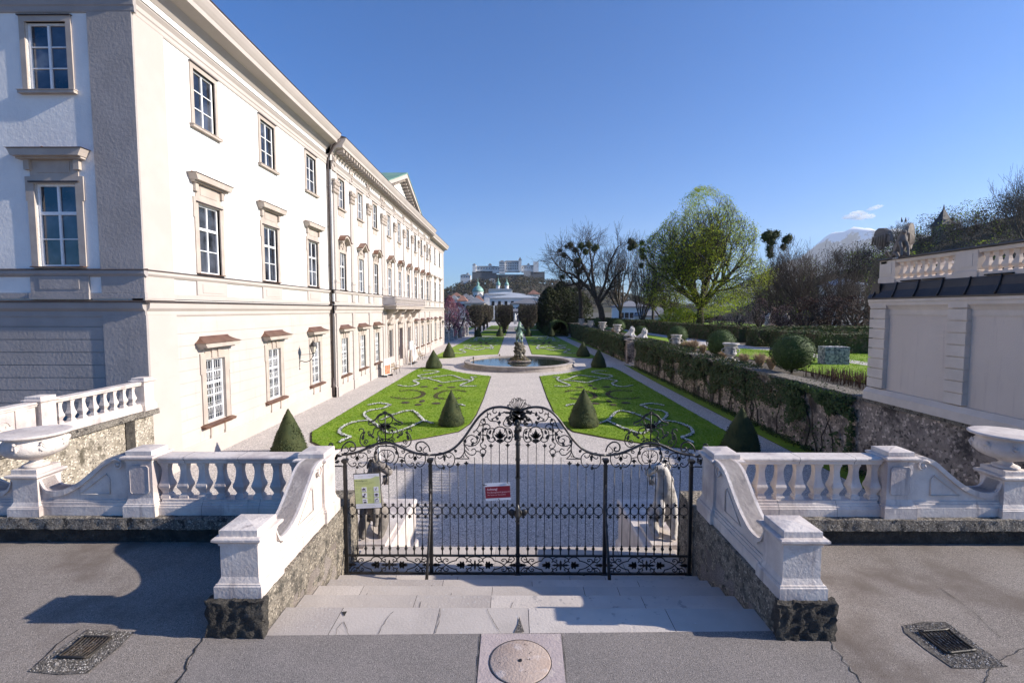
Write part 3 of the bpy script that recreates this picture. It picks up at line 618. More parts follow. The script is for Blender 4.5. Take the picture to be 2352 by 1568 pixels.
# everything in the drawing is measured for the left half, relative to the gate centre, and mirrored for the right
def rel(p): return (p[0]-GC, p[1])
def t_(*pts): return [rel(TX(*p)) for p in pts]
def b_(*pts): return [rel(BX(*p)) for p in pts]
for sgn, sd in ((1, 'left'), (-1, 'right')):
    mir = lambda o: (setattr(o, 'scale', (sgn, 1, 1)), o)[1]
    def done(I, name, par, m='iron'): 
        if sgn < 0:
            I.mb.v = [(-x, y, z) for x, y, z in I.mb.v]; I.mb.f = [f[::-1] for f in I.mb.f]
        return I.build(name, par, m)
    xs = [rel(TX(x, 0))[0] for x in (412,510,603,700,795,892,988,1085,1183)]
    xc = [rel(TX(x, 0))[0] for x in (1420,1515,1612,1710,1808,1903,2000,2098,2195)]
    x0, x1, x2 = rel(TX(285,0))[0], rel(TX(1288,0))[0], rel(TX(2322,0))[0]
    zr = -.405; zb = -.705
    # --- fixed side panel
    def grp(name):
        o = bpy.data.objects.new(name, None); COL.objects.link(o); o.parent = gate; o.empty_display_size = .2; return o
    sp = grp('side_panel')
    tops = [1.03, 1.035, 1.06, 1.10, 1.06, 1.10, 1.075, 1.04, 1.05]
    for x, zt in zip(xs, tops):
        I = Iron(); I.line([(x, zr), (x, zt)], .0068, n=6); foot(I, x, zr+.01); done(I, 'bar', sp)
    I = Iron(); e = [x0+.03]+xs+[x1-.03]
    for a, b in zip(e[:-1], e[1:]): quat(I, a, b)
    done(I, 'ring_band', sp)
    I = Iron(); I.mb.box(x0, x1, -.016, .016, zr-.013, zr+.013); I.mb.box(x0, x1, -.018, .018, zb-.016, zb+.016); done(I, 'rail', sp)
    I = Iron(); bottom_panel(I, x0+.03, x1-.03); done(I, 'scroll_band', sp)
    I = Iron(); arc = t_((250,742),(330,738),(430,715),(520,680),(600,640),(680,612),(765,600),(850,612),(950,655),(1050,700),(1150,732),(1285,747))
    I.line(arc, .019, 3, n=8); done(I, 'arched_rail', sp, 'ironworn')
    I = Iron()      # scrolls under the arch
    c = t_((772,765))[0]
    for m in (1, -1):
        Q = lambda *p: [(c[0]+m*(a-772)*.001386, TX(0, b)[1]) for a, b in p]
        I.line(Q((772,690),(730,690),(690,720),(678,765),(690,810),(720,838),(755,832),(758,810),(735,806)), .0062, 3)
        I.line(Q((772,640),(700,645),(650,690),(630,750),(645,815),(690,862)), .008, 3)
        I.line(Q((700,640),(650,655),(655,700),(640,740)), .007, 2); I.leaf(*Q((655,700))[0], -pi/2, .06, .035)
        I.line(Q((772,835),(765,880),(745,915),(718,910),(722,885)), .006, 3)
        for k2 in ((705,735),(730,705),(755,690)): I.line(Q((772,830),(760,780),k2), .0045, 2)
        I.line(Q((680,870),(680,905),(690,930)), .0065, 2)
        I.curl(*Q((575,705))[0], .035, pi/2, 1.3, m); I.line(Q((575,672),(610,660),(640,640)), .006, 2)
    I.leaf(*t_((772,620))[0], -pi/2, .05, .03); I.leaf(*t_((772,860))[0], -pi/2, .06, .03); I.leaf(*t_((772,838))[0], pi/2, .05, .03)
    for cx in (430, 1110):
        for m in (1, -1):
            Q = lambda *p: [(rel(TX(cx+m*a, 0))[0], TX(0, b)[1]) for a, b in p]
            I.line(Q((25,725),(75,720),(115,750),(122,800),(105,850),(65,885),(25,875),(15,850),(35,838),(50,855)), .0068, 3)
            I.line(Q((25,725),(15,750),(40,780),(70,770),(70,745)), .0058, 3)
            I.leaf(*Q((0,765))[0], -pi/2-.5*m, .06, .03)
        I.leaf(*t_((cx,755))[0], -pi/2, .10, .04); I.leaf(*t_((cx,875))[0], -pi/2, .055, .045)
    for cx in (590, 955): I.fleur(*t_((cx,800))[0], -1, 1.8); I.curl(*t_((cx,870))[0], .022, pi/2, 1.2)
    I.line(t_((550,790),(590,775),(640,770)), .006, 2); I.line(t_((910,770),(955,775),(990,790)), .006, 2)
    done(I, 'scroll_work', sp)
    # --- crest on the side panel
    I = Iron(); c0 = 767
    for m in (1, -1):
        Q = lambda *p: [(rel(TX(c0+m*a, 0))[0], TX(0, b)[1]) for a, b in p]
        I.line(Q((0,262),(45,262),(85,290),(110,325),(150,350),(200,362)), .012, 3, n=6)
        I.line(Q((200,362),(195,385),(160,395),(130,378)), .006, 2); I.curl(*Q((120,385))[0], .028, 0, 1.2, m)
        I.line(Q((0,400),(30,395),(75,360),(85,320),(65,285),(30,275)), .0065, 3)
        I.line(Q((0,430),(60,420),(120,430),(140,460),(150,500),(190,510),(205,480),(180,470)), .0075, 3)
        for a, L in ((.2,.09),(.7,.09),(-.25,.08),(1.2,.07)): I.leaf(*Q((10,415))[0], a if m > 0 else pi-a, L, .035)
        I.line(Q((0,560),(60,545),(92,500),(75,460),(30,450)), .0062, 3)
        I.curl(*Q((50,580))[0], .03, pi, 1.3, -m); I.line(Q((0,600),(45,560),(100,600),(160,640),(190,620)), .006, 3)
        I.curl(*Q((95,560))[0], .035, pi/2, 1.3, m); I.leaf(*Q((130,545))[0], .6 if m > 0 else pi-.6, .07, .035)
        I.line(Q((190,630),(240,650),(285,620),(300,570),(285,510),(255,470),(262,440),(300,440),(305,465)), .0075, 3)
        I.leaf(*Q((270,570))[0], 1.8 if m > 0 else pi-1.8, .10, .045); I.leaf(*Q((262,500))[0], 2.3 if m > 0 else pi-2.3, .06, .03)
        I.curl(*Q((225,590))[0], .045, -pi/2, 1.4, m); I.curl(*Q((180,505))[0], .03, 0, 1.3, m)
        I.line(Q((520,705),(500,640),(440,590),(380,600),(355,640),(365,690),(410,698),(420,665),(395,650)), .010, 3, n=6)
        I.line(Q((490,720),(460,720),(435,700),(450,670),(480,640)), .006, 3)
    I.line(t_((c0,600),(c0,240)), .011, n=6)
    for a in (-.9,-.4,0,.4,.9): I.leaf(*t_((c0,262))[0], pi/2+a, .055, .022)
    for k in range(14): I.leaf(*t_((c0+rnd.uniform(-70,70), 400+rnd.uniform(-50,60)))[0], rnd.uniform(0,6.28), .05, .028)
    for k in range(10): I.mb.blob((*[v for v in (t_((c0+rnd.uniform(-60,60), 420+rnd.uniform(-60,80)))[0][0],)], -.01, TX(0,420+rnd.uniform(-60,80))[1]), .011, 6, 4)
    done(I, 'crest', sp)
    # --- gate leaf
    gl = grp('gate_leaf'); tops = [1.05,1.07,1.10,1.12,1.24,1.25,1.41,1.46,1.42]
    for i, (x, zt) in enumerate(zip(xc, tops)):
        I = Iron(); I.line([(x, zr), (x, zt)], .0062, n=6); foot(I, x, zr+.01)
        if i in (2,3,5,6,8): I.fleur(x, zt, 1, 1.6); I.mb.blob((x,0,zt-.012), .012, 6, 4)
        done(I, 'bar', gl)
    I = Iron(); e = [x1+.03]+xc+[x2-.025]
    for a, b in zip(e[:-1], e[1:]): quat(I, a, b)
    done(I, 'ring_band', gl)
    I = Iron(); I.mb.box(x1, x2, -.016, .016, zr-.013, zr+.013); I.mb.box(x1, x2, -.02, .02, zb-.018, zb+.018); I.mb.box(x1+.32, x1+.35, -.012, .012, -.758, -.70); done(I, 'rail', gl)
    I = Iron(); bottom_panel(I, x1+.03, x2-.03); done(I, 'scroll_band', gl)
    I = Iron(); arc = t_((1285,747),(1400,738),(1490,708),(1560,670),(1625,612),(1690,535),(1745,455),(1800,375),(1865,290),(1940,225),(2020,190),(2110,180),(2200,192),(2290,222))
    I.line(arc, .018, 3, n=8); done(I, 'arched_rail', gl, 'ironworn')
    I = Iron()
    for p in ([(1455,730),(1400,720),(1350,765),(1345,830),(1380,890),(1430,900),(1445,870),(1420,855)], [(1455,730),(1520,715),(1570,760),(1570,830),(1540,880),(1500,885),(1490,855),(1515,845)],
              [(1455,730),(1430,770),(1395,790),(1375,765)], [(1465,730),(1490,770),(1520,775),(1535,750)],
              [(1680,600),(1690,690),(1650,770),(1575,788)], [(1575,790),(1748,790)], [(1690,690),(1700,740),(1745,790)], [(1680,580),(1700,640),(1740,690)],
              [(1690,680),(1750,740),(1805,740),(1825,700),(1800,670),(1770,690)], [(1820,700),(1875,705)], [(1905,740),(1875,720),(1880,685),(1915,675),(1940,700),(1925,735),(1905,740)],
              [(1905,760),(1905,740)], [(1910,590),(1880,610),(1885,650),(1930,670),(1945,640),(1920,620)],
              [(1700,600),(1715,540),(1770,510),(1830,540),(1835,590),(1790,605),(1765,570),(1795,550)], [(1700,620),(1760,640),(1830,620),(1870,560),(1870,500),(1830,450),(1800,480)],
              [(1830,450),(1860,400),(1890,330),(1925,330),(1935,370),(1905,380),(1890,355)], [(1860,400),(1920,390),(1960,380),(1990,410),(1975,440),(1945,430)],
              [(1860,500),(1980,520)], [(1910,380),(1905,520),(1915,580)],
              [(2010,430),(1965,450),(1950,520),(1975,580),(2020,590),(2050,560),(2030,530),(2005,545)], [(2010,430),(2040,440),(2035,480)],
              [(2190,430),(2235,450),(2250,520),(2230,580),(2185,590),(2155,560),(2175,530),(2200,545)], [(2190,430),(2160,440),(2165,480)],
              [(2250,530),(2300,525)], [(2280,300),(2230,290),(2180,310),(2145,370),(2160,400),(2200,410),(2240,390),(2235,360),(2210,370)],
              [(2100,400),(2070,350),(2000,345),(1965,310),(1965,270),(1995,255),(2000,280)], [(2250,250),(2180,240),(2110,260),(2050,300),(2000,330)], [(2250,330),(2260,280),(2220,260)],
              [(2040,190),(2020,230),(2045,255),(2070,235)], [(1955,240),(1960,290),(1930,300)]):
        I.line(t_(*p), .0068, 3)
    c = t_((2105,500))[0]; I.line([(c[0]+.115*cos(a), c[1]+.125*sin(a)) for a in [2*pi*i/24 for i in range(25)]], .0078)
    for a in (-1.25,-.75,-.3,.3,.75,1.25): I.leaf(c[0], c[1]-.07, pi/2+a*.75, .115, .04)
    I.leaf(c[0], c[1]-.07, pi/2, .16, .045); I.leaf(c[0], c[1]-.07, -pi/2, .085, .09); I.leaf(c[0]-.02, c[1]-.09, -pi/2-.4, .05, .05); I.leaf(c[0]+.02, c[1]-.09, -pi/2+.4, .05, .05)
    for x, z, a, L in ((1455,745,-1.57,.11),(1445,880,-1.57,.06),(1600,710,2.4,.06),(1775,640,1.2,.08),(1850,520,1.0,.09),(1850,560,2.0,.07),(1905,480,1.57,.08),(1905,540,-1.57,.07),(1920,350,1.57,.06),(1985,560,2.0,.09),(1980,500,1.2,.08),
                       (2230,500,2.0,.08),(2205,560,1.0,.07),(2180,350,.8,.10),(2190,370,-.4,.09),(2100,290,1.57,.08),(2090,330,2.4,.07),(2100,340,-1.57,.06),(2240,260,.2,.09),(2270,240,.9,.09),(1690,560,-1.2,.07),(1920,450,.6,.06)):
        I.leaf(*t_((x,z))[0], a, L, .045)
    for x, z in ((1800,470),(1910,400),(2240,330),(2020,330)): I.mb.blob((t_((x,z))[0][0], -.005, TX(x,z)[1]), .014, 6, 4)
    done(I, 'scroll_work', gl)
    I = Iron(); yr = '18' if sgn > 0 else '94'; x18 = t_((1650,775))[0] if sgn > 0 else t_((1700,775))[0]
    mbt = MB(); text(mbt, yr, x18[0] if sgn > 0 else -x18[0]-.0, x18[1], .055, -.008, 0, 1, .001); mbt.build('year_numerals', M['ironworn'], gl)
    # --- post between the panels, wall post, stay
    post(gate, sgn*x0, -.765, 1.20, .052); post(gate, sgn*x1, -.765, 1.21, .056)
    I = Iron(); I.line(b_((1285,-60),(1275,150),(1262,330),(1240,500),(1225,700),(1215,900)), .001)
    mb = MB(); mb.tube([(sgn*x1, -.03, .80), (sgn*(x1+.012), -.10, .5), (sgn*(x1+.02), -.22, .2), (sgn*(x1+.02), -.36, -.1), (sgn*(x1+.012), -.44, -.4), (sgn*(x1), -.46, -.62)], [.012,.016,.02,.022,.024,.03], 6)
    for k in range(7): mb.blob((sgn*(x1+.01), -.06-.055*k, .7-.17*k), (.018,.03,.045), 6, 5, .3)
    mb.box(sgn*x1-.05, sgn*x1+.05, -.52, -.40, -.62, -.60); mb.build('stay', M['ironworn'], gate)
    I = Iron()      # bracket between wall post and stone pedestal
    I.line(t_((250,880),(90,880)), .014, n=4); I.line(t_((250,760),(215,765),(160,760),(150,790),(180,810)), .012, 2)
    I.line(t_((235,760),(190,740),(140,680),(105,650),(110,615),(145,615),(140,640)), .009, 3); I.curl(*t_((185,690))[0], .03, pi/2, 1.2); I.curl(*t_((130,835))[0], .035, pi/2, 1.3); I.curl(*t_((200,830))[0], .03, 0, 1.3)
    for k in range(5): I.leaf(*t_((170+rnd.uniform(-30,40), 800+rnd.uniform(-40,40)))[0], rnd.uniform(0,6.28), .06, .035)
    I.line(t_((100,885),(95,930),(120,960)), .007, 2)
    done(I, 'wall_bracket', gate)
# middle column with crown of curled stems
x2 = 0
mb = MB(); mb.mold(-.03, .03, -.03, .03, [(.02,-.765),(.02,-.70),(0,-.69),(0,.9)]); mb.lathe([(.032,.9),(.034,1.5),(.026,1.52),(.045,1.56),(.028,1.6),(.03,1.66),(.055,1.72),(.03,1.76),(.058,1.83),(.04,1.86)], n=12)
for z in (-.55,-.41,-.40,.9,1.2,1.45): mb.box(-.042,.042,-.042,.042,z,z+.012)
for k in range(26): a = rnd.uniform(0,6.28); mb.blob((.045*cos(a), .045*sin(a), rnd.uniform(1.52,1.85)), (.022,.022,.03), 6, 4, .3)
mb.build('middle_post', M['iron'], gate)
mb = MB()
mb.lathe([(.02,.24),(.045,.28),(.05,.33),(.03,.37),(.045,.42),(.02,.46),(.01,.50)], (0,-.045,-.02), 8); mb.box(-.1,.1,-.028,-.018,.28,.36)
for k in range(8): mb.blob((rnd.uniform(-.03,.03), -.05, .16+.04*k), .018, 6, 4)
for s in (-1,1): mb.tube([(0,-.04,.38),(s*.05,-.045,.37),(s*.06,-.045,.30),(s*.03,-.045,.25),(0,-.045,.22)], .008, 5)
for s in (-1,1): mb.blob((s*.10,-.02,.33), (.055,.02,.06), 8, 6)
mb.build('lock', M['ironworn'], gate)
I = Iron()
for k in range(21):
    a = pi/2+(k-10)/10*1.62; L = rnd.uniform(.15,.20); y = rnd.uniform(-.05,.05); m = 1 if k < 10 else -1
    p = [(0,0,1.99),(L*.35*cos(a), y*.4, 2.0+L*.35*sin(a)), (L*.75*cos(a), y, 2.02+L*.75*sin(a)), (L*cos(a+.1*m), y, 2.02+L*sin(a+.1*m)), (L*1.08*cos(a+.22*m), y, 2.02+L*1.03*sin(a+.22*m)), (L*.98*cos(a+.28*m), y, 2.01+L*.95*sin(a+.28*m))]
    I.mb.tube(smooth(p, 2), .0055, 4); I.mb.blob(p[-1], .009, 5, 4)
for k in range(60):
    a = rnd.uniform(0, 6.28); q = rnd.uniform(0,.13); z = rnd.uniform(1.83,2.03); I.leaf(q*cos(a), z, rnd.uniform(0,6.28), .07, .035)
for s in (-1,1):
    for p in ([(0,0,1.86),(s*.06,-.03,1.80),(s*.12,-.03,1.83),(s*.15,-.03,1.90),(s*.11,-.03,1.94),(s*.08,-.03,1.90)], [(0,0,1.93),(s*.10,0,1.97),(s*.18,0,1.96),(s*.23,0,1.99)]): I.mb.tube(smooth(p, 3), .011, 5)
    for k in range(8): I.leaf(s*rnd.uniform(.05,.22), rnd.uniform(1.83,1.98), rnd.uniform(0,6.28), .08, .04)
I.build('crown', gate)

# ---- the two signs hanging on it
t = thing('notice_board', 'pale green garden rules board with six pictograms, hanging left on the gate', 'sign', (-2.385, GY-.03, .69)); t.rotation_euler = (0, R(-3), 0)
mb = MB(); mb.box(-.215,.215,-.004,.012,-.295,.295,0); mb.build('frame', M['iron'], t)
mb = MB(); mb.box(-.205,.205,-.009,-.004,-.283,.283,0); mb.build('board', M['signwhite'], t)
mb = MB(); mb.box(-.205,.205,-.0105,-.009,-.205,.205,0)
mb.prism([(.0,.205),(.205,.205),(.205,.235),(.15,.24),(.06,.206)], 'y', -.0105, -.009, 0); mb.build('green_print', M['signgreen'], t)
y = -.012
def line(par, m, *a, name='text_line'): q = MB(); text(q, *a); return q.build(name, M[m], par)
line(t, 'signgrey', 'Mirabellgarten', -.185, .165, .034, y, 0, 1, .0008)
for k in range(3): line(t, 'signgrey', ['Liebe Besucherinnen und Besucher, der Garten ist', 'eine denkmalgeschützte Anlage und Ruhezone', 'bitte nehmen Sie Rücksicht aufeinander'][k], -.185, .142-.016*k, .0145, y, 0, 1)
line(t, 'signgrey', 'Nicht gestattet ist:', -.185, .092, .015, y, 0)
for r0 in range(3):
    for c0 in range(2):
        for k, wd in enumerate([['Fahrrad fahren','Roller und','Skates','nutzen'],['Ball spielen','Lärmen und','Musik','machen'],['Hunde frei','laufen zu','lassen','bitte Leine'],['Feuer','machen und','Grillen','im Park'],['Rasen nicht','betreten oder','lagern'],['Blumen','pflücken','verboten']][r0*2+c0]):
            line(t, 'signgrey', wd, -.19+.20*c0, .052-.094*r0-.0145*k, .0115, y, 0)
line(t, 'signgrey', 'Stadt Salzburg', -.14, .242, .0145, y, 0); line(t, 'signgrey', 'Stadt : Garten Salzburg', .03, .248, .0145, y, 0, .9)
line(t, 'signgrey', 'Information und Auskunft beim Gartenamt der Stadt Salzburg', -.185, -.238, .0115, y, 0); line(t, 'signgrey', 'Wir danken für Ihr Verständnis und wünschen einen schönen Aufenthalt', -.185, -.256, .0115, y, 0, .9)
for r0 in range(3):
    for c0 in range(2):
        mb = MB(); mk = MB(); x, z = -.092+.195*c0, .020-.094*r0; mb.box(x, x+.078, -.0125, -.0105, z-.03, z+.048)
        P = lambda l: mk.prism([(x+u*.078, z-.03+v*.078) for u, v in l], 'y', -.0145, -.0125)
        i = r0*2+c0
        if i == 0: P([(.2,.1),(.3,.1),(.4,.5),(.55,.55),(.7,.1),(.8,.1),(.72,.6),(.9,.8),(.6,.72),(.45,.9),(.3,.7),(.12,.7)])
        if i == 1: P([(.3,.3),(.4,.25),(.55,.5),(.7,.85),(.62,.88),(.5,.6),(.35,.5)]); P([(.45,.15),(.6,.15),(.6,.22),(.45,.22)])
        if i == 2: P([(.05,.05),(.6,.05),(.4,.45),(.05,.42)]); P([(.45,.4),(.6,.4),(.75,.8),(.6,.9),(.3,.72),(.5,.7)])
        if i == 3: P([(.25,.35),(.75,.35),(.85,.75),(.65,.65),(.5,.82),(.35,.65),(.15,.75)]); P([(.3,.15),(.7,.15),(.7,.24),(.3,.24)])
        if i == 4: P([(.25,.05),(.8,.05),(.8,.32),(.25,.32)]); P([(.2,.6),(.45,.62),(.45,.75),(.2,.72)]); P([(.6,.5),(.68,.5),(.75,.8),(.6,.8)])
        if i == 5: P([(0,.62),(.75,.95),(.75,.75),(.3,.6)]); P([(.2,.1),(.3,.1),(.32,.55),(.2,.55)]); P([(.7,.1),(.85,.5),(.7,.5)])
        o = mb.build('pictogram_tile', M['signwhite'], t); mk.build('pictogram', M['signblack'], o)
t2 = thing('warning_sign', 'dark red closure notice with white edges, tied to the gate beside the middle post', 'sign', (-.27, GY-.03, .685)); t2.rotation_euler = (0, R(-3.2), 0)
mb = MB(); mb.box(-.205,.205,-.004,.0,-.145,.145); mb.build('board', M['signwhite'], t2)
mb = MB(); mb.box(-.203,.203,-.0055,-.004,-.105,.088); mb.build('red_field', M['redsign'], t2)
line(t2, 'pinktext', 'Achtung!', -.175, .028, .048, -.0075, 0, .98, .0014); line(t2, 'pinktext', 'Vorübergehend gesperrt!', -.175, -.020, .040, -.0075, 0, .90); line(t2, 'pinktext', 'Wir bitten um Verständnis.', -.172, -.060, .029, -.0075, 0, .95)
line(t2, 'signgrey', 'Stadt : Salzburg', .03, .108, .019, -.0065, 0); line(t2, 'signgrey', 'Stadt Salzburg Gartenamt', -.165, -.125, .013, -.0065, 0)
for p, w in (([(-.25,-.012,.135),(-.20,-.012,.12),(-.17,-.010,.118)], .006), ([(.155,-.01,.155),(.165,-.012,.14),(.18,-.010,.12)], .005), ([(.0,-.01,-.115),(.02,-.012,-.14),(.02,.0,-.16)], .005)): mb = MB(); mb.tube(p, w, 5); mb.build('cable_tie', M['iron'], t2)

# ============================================================ seated stone unicorns beside the lower flight
def beast(mirror):
    s = mirror      # +1: sits right, looks left
    V = [(0,.15,.28),(0,.05,.50),(0,-.08,.82),(-.02,-.14,1.08),(-.08,-.18,1.30),(-.14,-.20,1.44),(-.26,-.23,1.42),(-.38,-.25,1.33),(-.44,-.25,1.27),
         (.16,.22,.26),(.20,-.02,.22),(.19,-.14,.06),(.19,-.26,.04),(-.16,.22,.26),(-.20,-.02,.22),(-.19,-.14,.06),(-.19,-.26,.04),
         (.13,-.14,.72),(.13,-.24,.40),(.12,-.26,.08),(.12,-.34,.04),(-.13,-.16,.74),(-.15,-.36,.62),(-.15,-.34,.38),(-.15,-.38,.30),(0,.34,.2),(.1,.42,.06)]
    E = [(0,1),(1,2),(2,3),(3,4),(4,5),(5,6),(6,7),(7,8),(0,9),(9,10),(10,11),(11,12),(0,13),(13,14),(14,15),(15,16),(2,17),(17,18),(18,19),(19,20),(2,21),(21,22),(22,23),(23,24),(0,25),(25,26)]
    Q = [.22,.21,.20,.15,.125,.125,.10,.078,.06,.15,.12,.07,.055,.15,.12,.07,.055,.10,.07,.055,.055,.10,.07,.05,.055,.07,.04]
    V = [(x*s, y, z) for x, y, z in V]
    def ex(mb):
        r = random.Random(3)
        for k in range(46):      # curly mane
            t = r.random(); a = Vector((-.10*s+.14*s*t, -.12+.16*t+r.uniform(-.05,.05), 1.50-.55*t)); q = a+Vector((s*r.uniform(.04,.13), r.uniform(-.10,.12), r.uniform(-.08,.02)))
            mb.tube(smooth([a, a.lerp(q,.5)+Vector((r.uniform(-.03,.03),r.uniform(-.05,.02),.02)), q, q+Vector((s*r.uniform(-.05,.06), r.uniform(-.03,.03), -r.uniform(.06,.16)))], 2), [.026]*6+[.012], 5)
        for k in range(9): p = Vector((s*(-.34+r.uniform(-.04,.06)), -.24+r.uniform(-.03,.03), 1.26)); mb.tube([p, p+Vector((s*r.uniform(-.02,.03), 0, -.10)), p+Vector((s*r.uniform(0,.06), 0, -.19))], [.022,.018,.006], 5)   # beard
        for e in (-1,1): mb.tube([(-.12*s, -.20+.07*e, 1.52), (-.10*s, -.20+.10*e, 1.59), (-.09*s, -.20+.10*e, 1.63)], [.028,.022,.005], 6)
        for e in (-1,1): mb.blob((-.25*s, -.235+.075*e, 1.455), .02, 7, 5); mb.blob((-.43*s, -.25+.035*e, 1.30), .016, 6, 4)
    return V, E, Q, ex
for s, loc, lab in ((1, (2.93,9.15,-.78), 'seated bearded stone beast with curly mane, behind the right end of the gate'), (-1, (-2.78,9.15,-.78), 'seated stone unicorn with long pale horn, behind the green notice board')):
    t = thing('unicorn_statue', lab, 'statue', loc)
    V, E, Q, ex = beast(s); skin('body', V, E, Q, M['stone'] if s > 0 else M['darkstone'], t, 2, extra=ex)
    mb = MB(); h = Vector((-.20*s, -.22, 1.53)); tip = h+Vector((s*.02, .02, .46)); mb.tube([h.lerp(tip, i/8) for i in range(9)], [.03*(1-i/9)+.004 for i in range(9)], 8)
    mb.build('horn', M['whitestone'], t) if s < 0 else None
    mb = MB(); mb.box(-.34,.34,-.44,.5,-.08,0); mb.build('plinth', M['marble'], t)
    p = thing('stair_plinth', {1:'pale marble stair cheek under the bearded beast, behind the gate', -1:'pale marble stair cheek under the unicorn, behind the gate'}[s], 'plinth', (loc[0], 9, 0))
    mb = MB(); a, b = sorted((s*(2.42)+CX-loc[0], s*3.5+CX-loc[0]))
    mb.mold(a, b, -.75, 2.1, [(.05,G),(.05,G+.25),(.02,G+.3),(0,G+.32),(0,-1.0),(.03,-.97),(.03,-.90),(0,-.865)]); mb.build('plinth_body', M['marble'], p)
# ============================================================ the palace on the left
# facade drawings: local x runs along the wall, -y points out of the wall, z is height; the garden front is turned by 90 degrees
pal = thing('palace', 'long three storey white palace with cream trim and many windows, left of the garden', 'palace', (-12.1, 15.6, G))
PX, PY = -12.1, 15.6
class Front:
    def __init__(s, north): s.n = north
    def place(s, o, x=0):
        o.parent = pal
        if s.n: o.location = (x+12.1, 0, -G); o.rotation_euler = (0,0,0)
        else: o.location = (0, x-15.6, -G); o.rotation_euler = (0,0,R(90))
        return o
    def build(s, mb, name, m): return s.place(mb.build(name, m))
GF, NF = Front(False), Front(True)
def wall_with_holes(mb, a, b, z0, z1, holes, y0, y1, mi=0):      # holes = (xa, xb, za, zb)
    xs = sorted({a, b} | {h[0] for h in holes} | {h[1] for h in holes}); xs = [x for x in xs if a <= x <= b]
    for xa, xb in zip(xs[:-1], xs[1:]):
        hs = sorted([(h[2], h[3]) for h in holes if h[0] < (xa+xb)/2 < h[1]]); z = z0
        for c, d in hs:
            if d <= z0 or c >= z1: continue
            if c > z: mb.box(xa, xb, y0, y1, z, min(c, z1), mi)
            z = max(z, d)
        if z < z1: mb.box(xa, xb, y0, y1, z, z1, mi)
def extr(mb, a, b, prof, mi=0):      # moulding: profile of (projection, z) run along x, closed back at y=+.02
    mb.prism([(-p, z) for p, z in prof] + [(.05, prof[-1][1]), (.05, prof[0][1])], 'x', a, b, mi)
def win_frame(w, h, cols, rows, trans=None, yo=.13):      # white frame in the recess; trans = height of the transom
    mb = MB(); t = .07; mb.box(-w/2, -w/2+t, yo-.05, yo, 0, h); mb.box(w/2-t, w/2, yo-.05, yo, 0, h); mb.box(-w/2+t, w/2-t, yo-.05, yo, 0, t); mb.box(-w/2+t, w/2-t, yo-.05, yo, h-t, h)
    mb.box(-.035, .035, yo-.055, yo-.002, t, h-t)
    segs = [(t, h-t, rows[0])] if trans is None else [(t, trans, rows[0]), (trans, h-t, rows[1])]
    if trans: mb.box(-w/2+t, w/2-t, yo-.07, yo-.004, trans-.05, trans+.05)
    for a, b, n in segs:
        for k in range(1, n): z = a+(b-a)*k/n; mb.box(-w/2+t, -.035, yo-.045, yo-.006, z-.017, z+.017); mb.box(.035, w/2-t, yo-.045, yo-.006, z-.017, z+.017)
    return mb
def surround(w, h, t, out, ears=0):
    mb = MB(); mb.box(-w/2-t, -w/2, -out, .12, -.0, h+t); mb.box(w/2, w/2+t, -out, .12, 0, h+t); mb.box(-w/2, w/2, -out, .12, h, h+t)
    if ears:
        for s in (-1,1): a, b = sorted((s*(w/2+t), s*(w/2+t+ears))); mb.box(a, b, -out, .03, h-.55, h+t+.0)
    return mb
def roofed_hood(w, z, proj, pitch=.3, th=.2):      # little cornice with a curved sheet roof
    c = MB(); c.prism([(-w/2+.05,z),(w/2-.05,z),(w/2,z+th*.5),(w/2+.06,z+th),(-w/2-.06,z+th),(-w/2,z+th*.5)], 'y', -proj, .02)
    c.box(-w/2+.08, w/2-.08, -proj*.6, .02, z-.06, z)
    r = MB(); P = [(-w/2-.10,-proj-.05),(w/2+.10,-proj-.05),(w/2+.10,.0),(-w/2-.10,.0)]; n = 4; ring = []
    for k in range(n+1): t = k/n; q = (1-t)**1.7; zz = z+th+.012+pitch*t; ins = (1-q)*.30; ring.append([(-w/2-.10+ins, -proj-.05+(1-q)*(proj+.02), zz), (w/2+.10-ins, -proj-.05+(1-q)*(proj+.02), zz), (w/2+.10-ins, .02, zz), (-w/2-.10+ins, .02, zz)])
    vs = [p for rg in ring for p in rg]; fs = [(0,3,2,1)]
    for k in range(n):
        for i in range(4): j = (i+1) % 4; fs.append((4*k+i, 4*k+j, 4*k+4+j, 4*k+4+i))
    fs.append((4*n,4*n+1,4*n+2,4*n+3)); r.add(vs, fs); r.box(-.012,.012,-proj-.06,-.2,z+th+.01,z+th+.03); return c, r
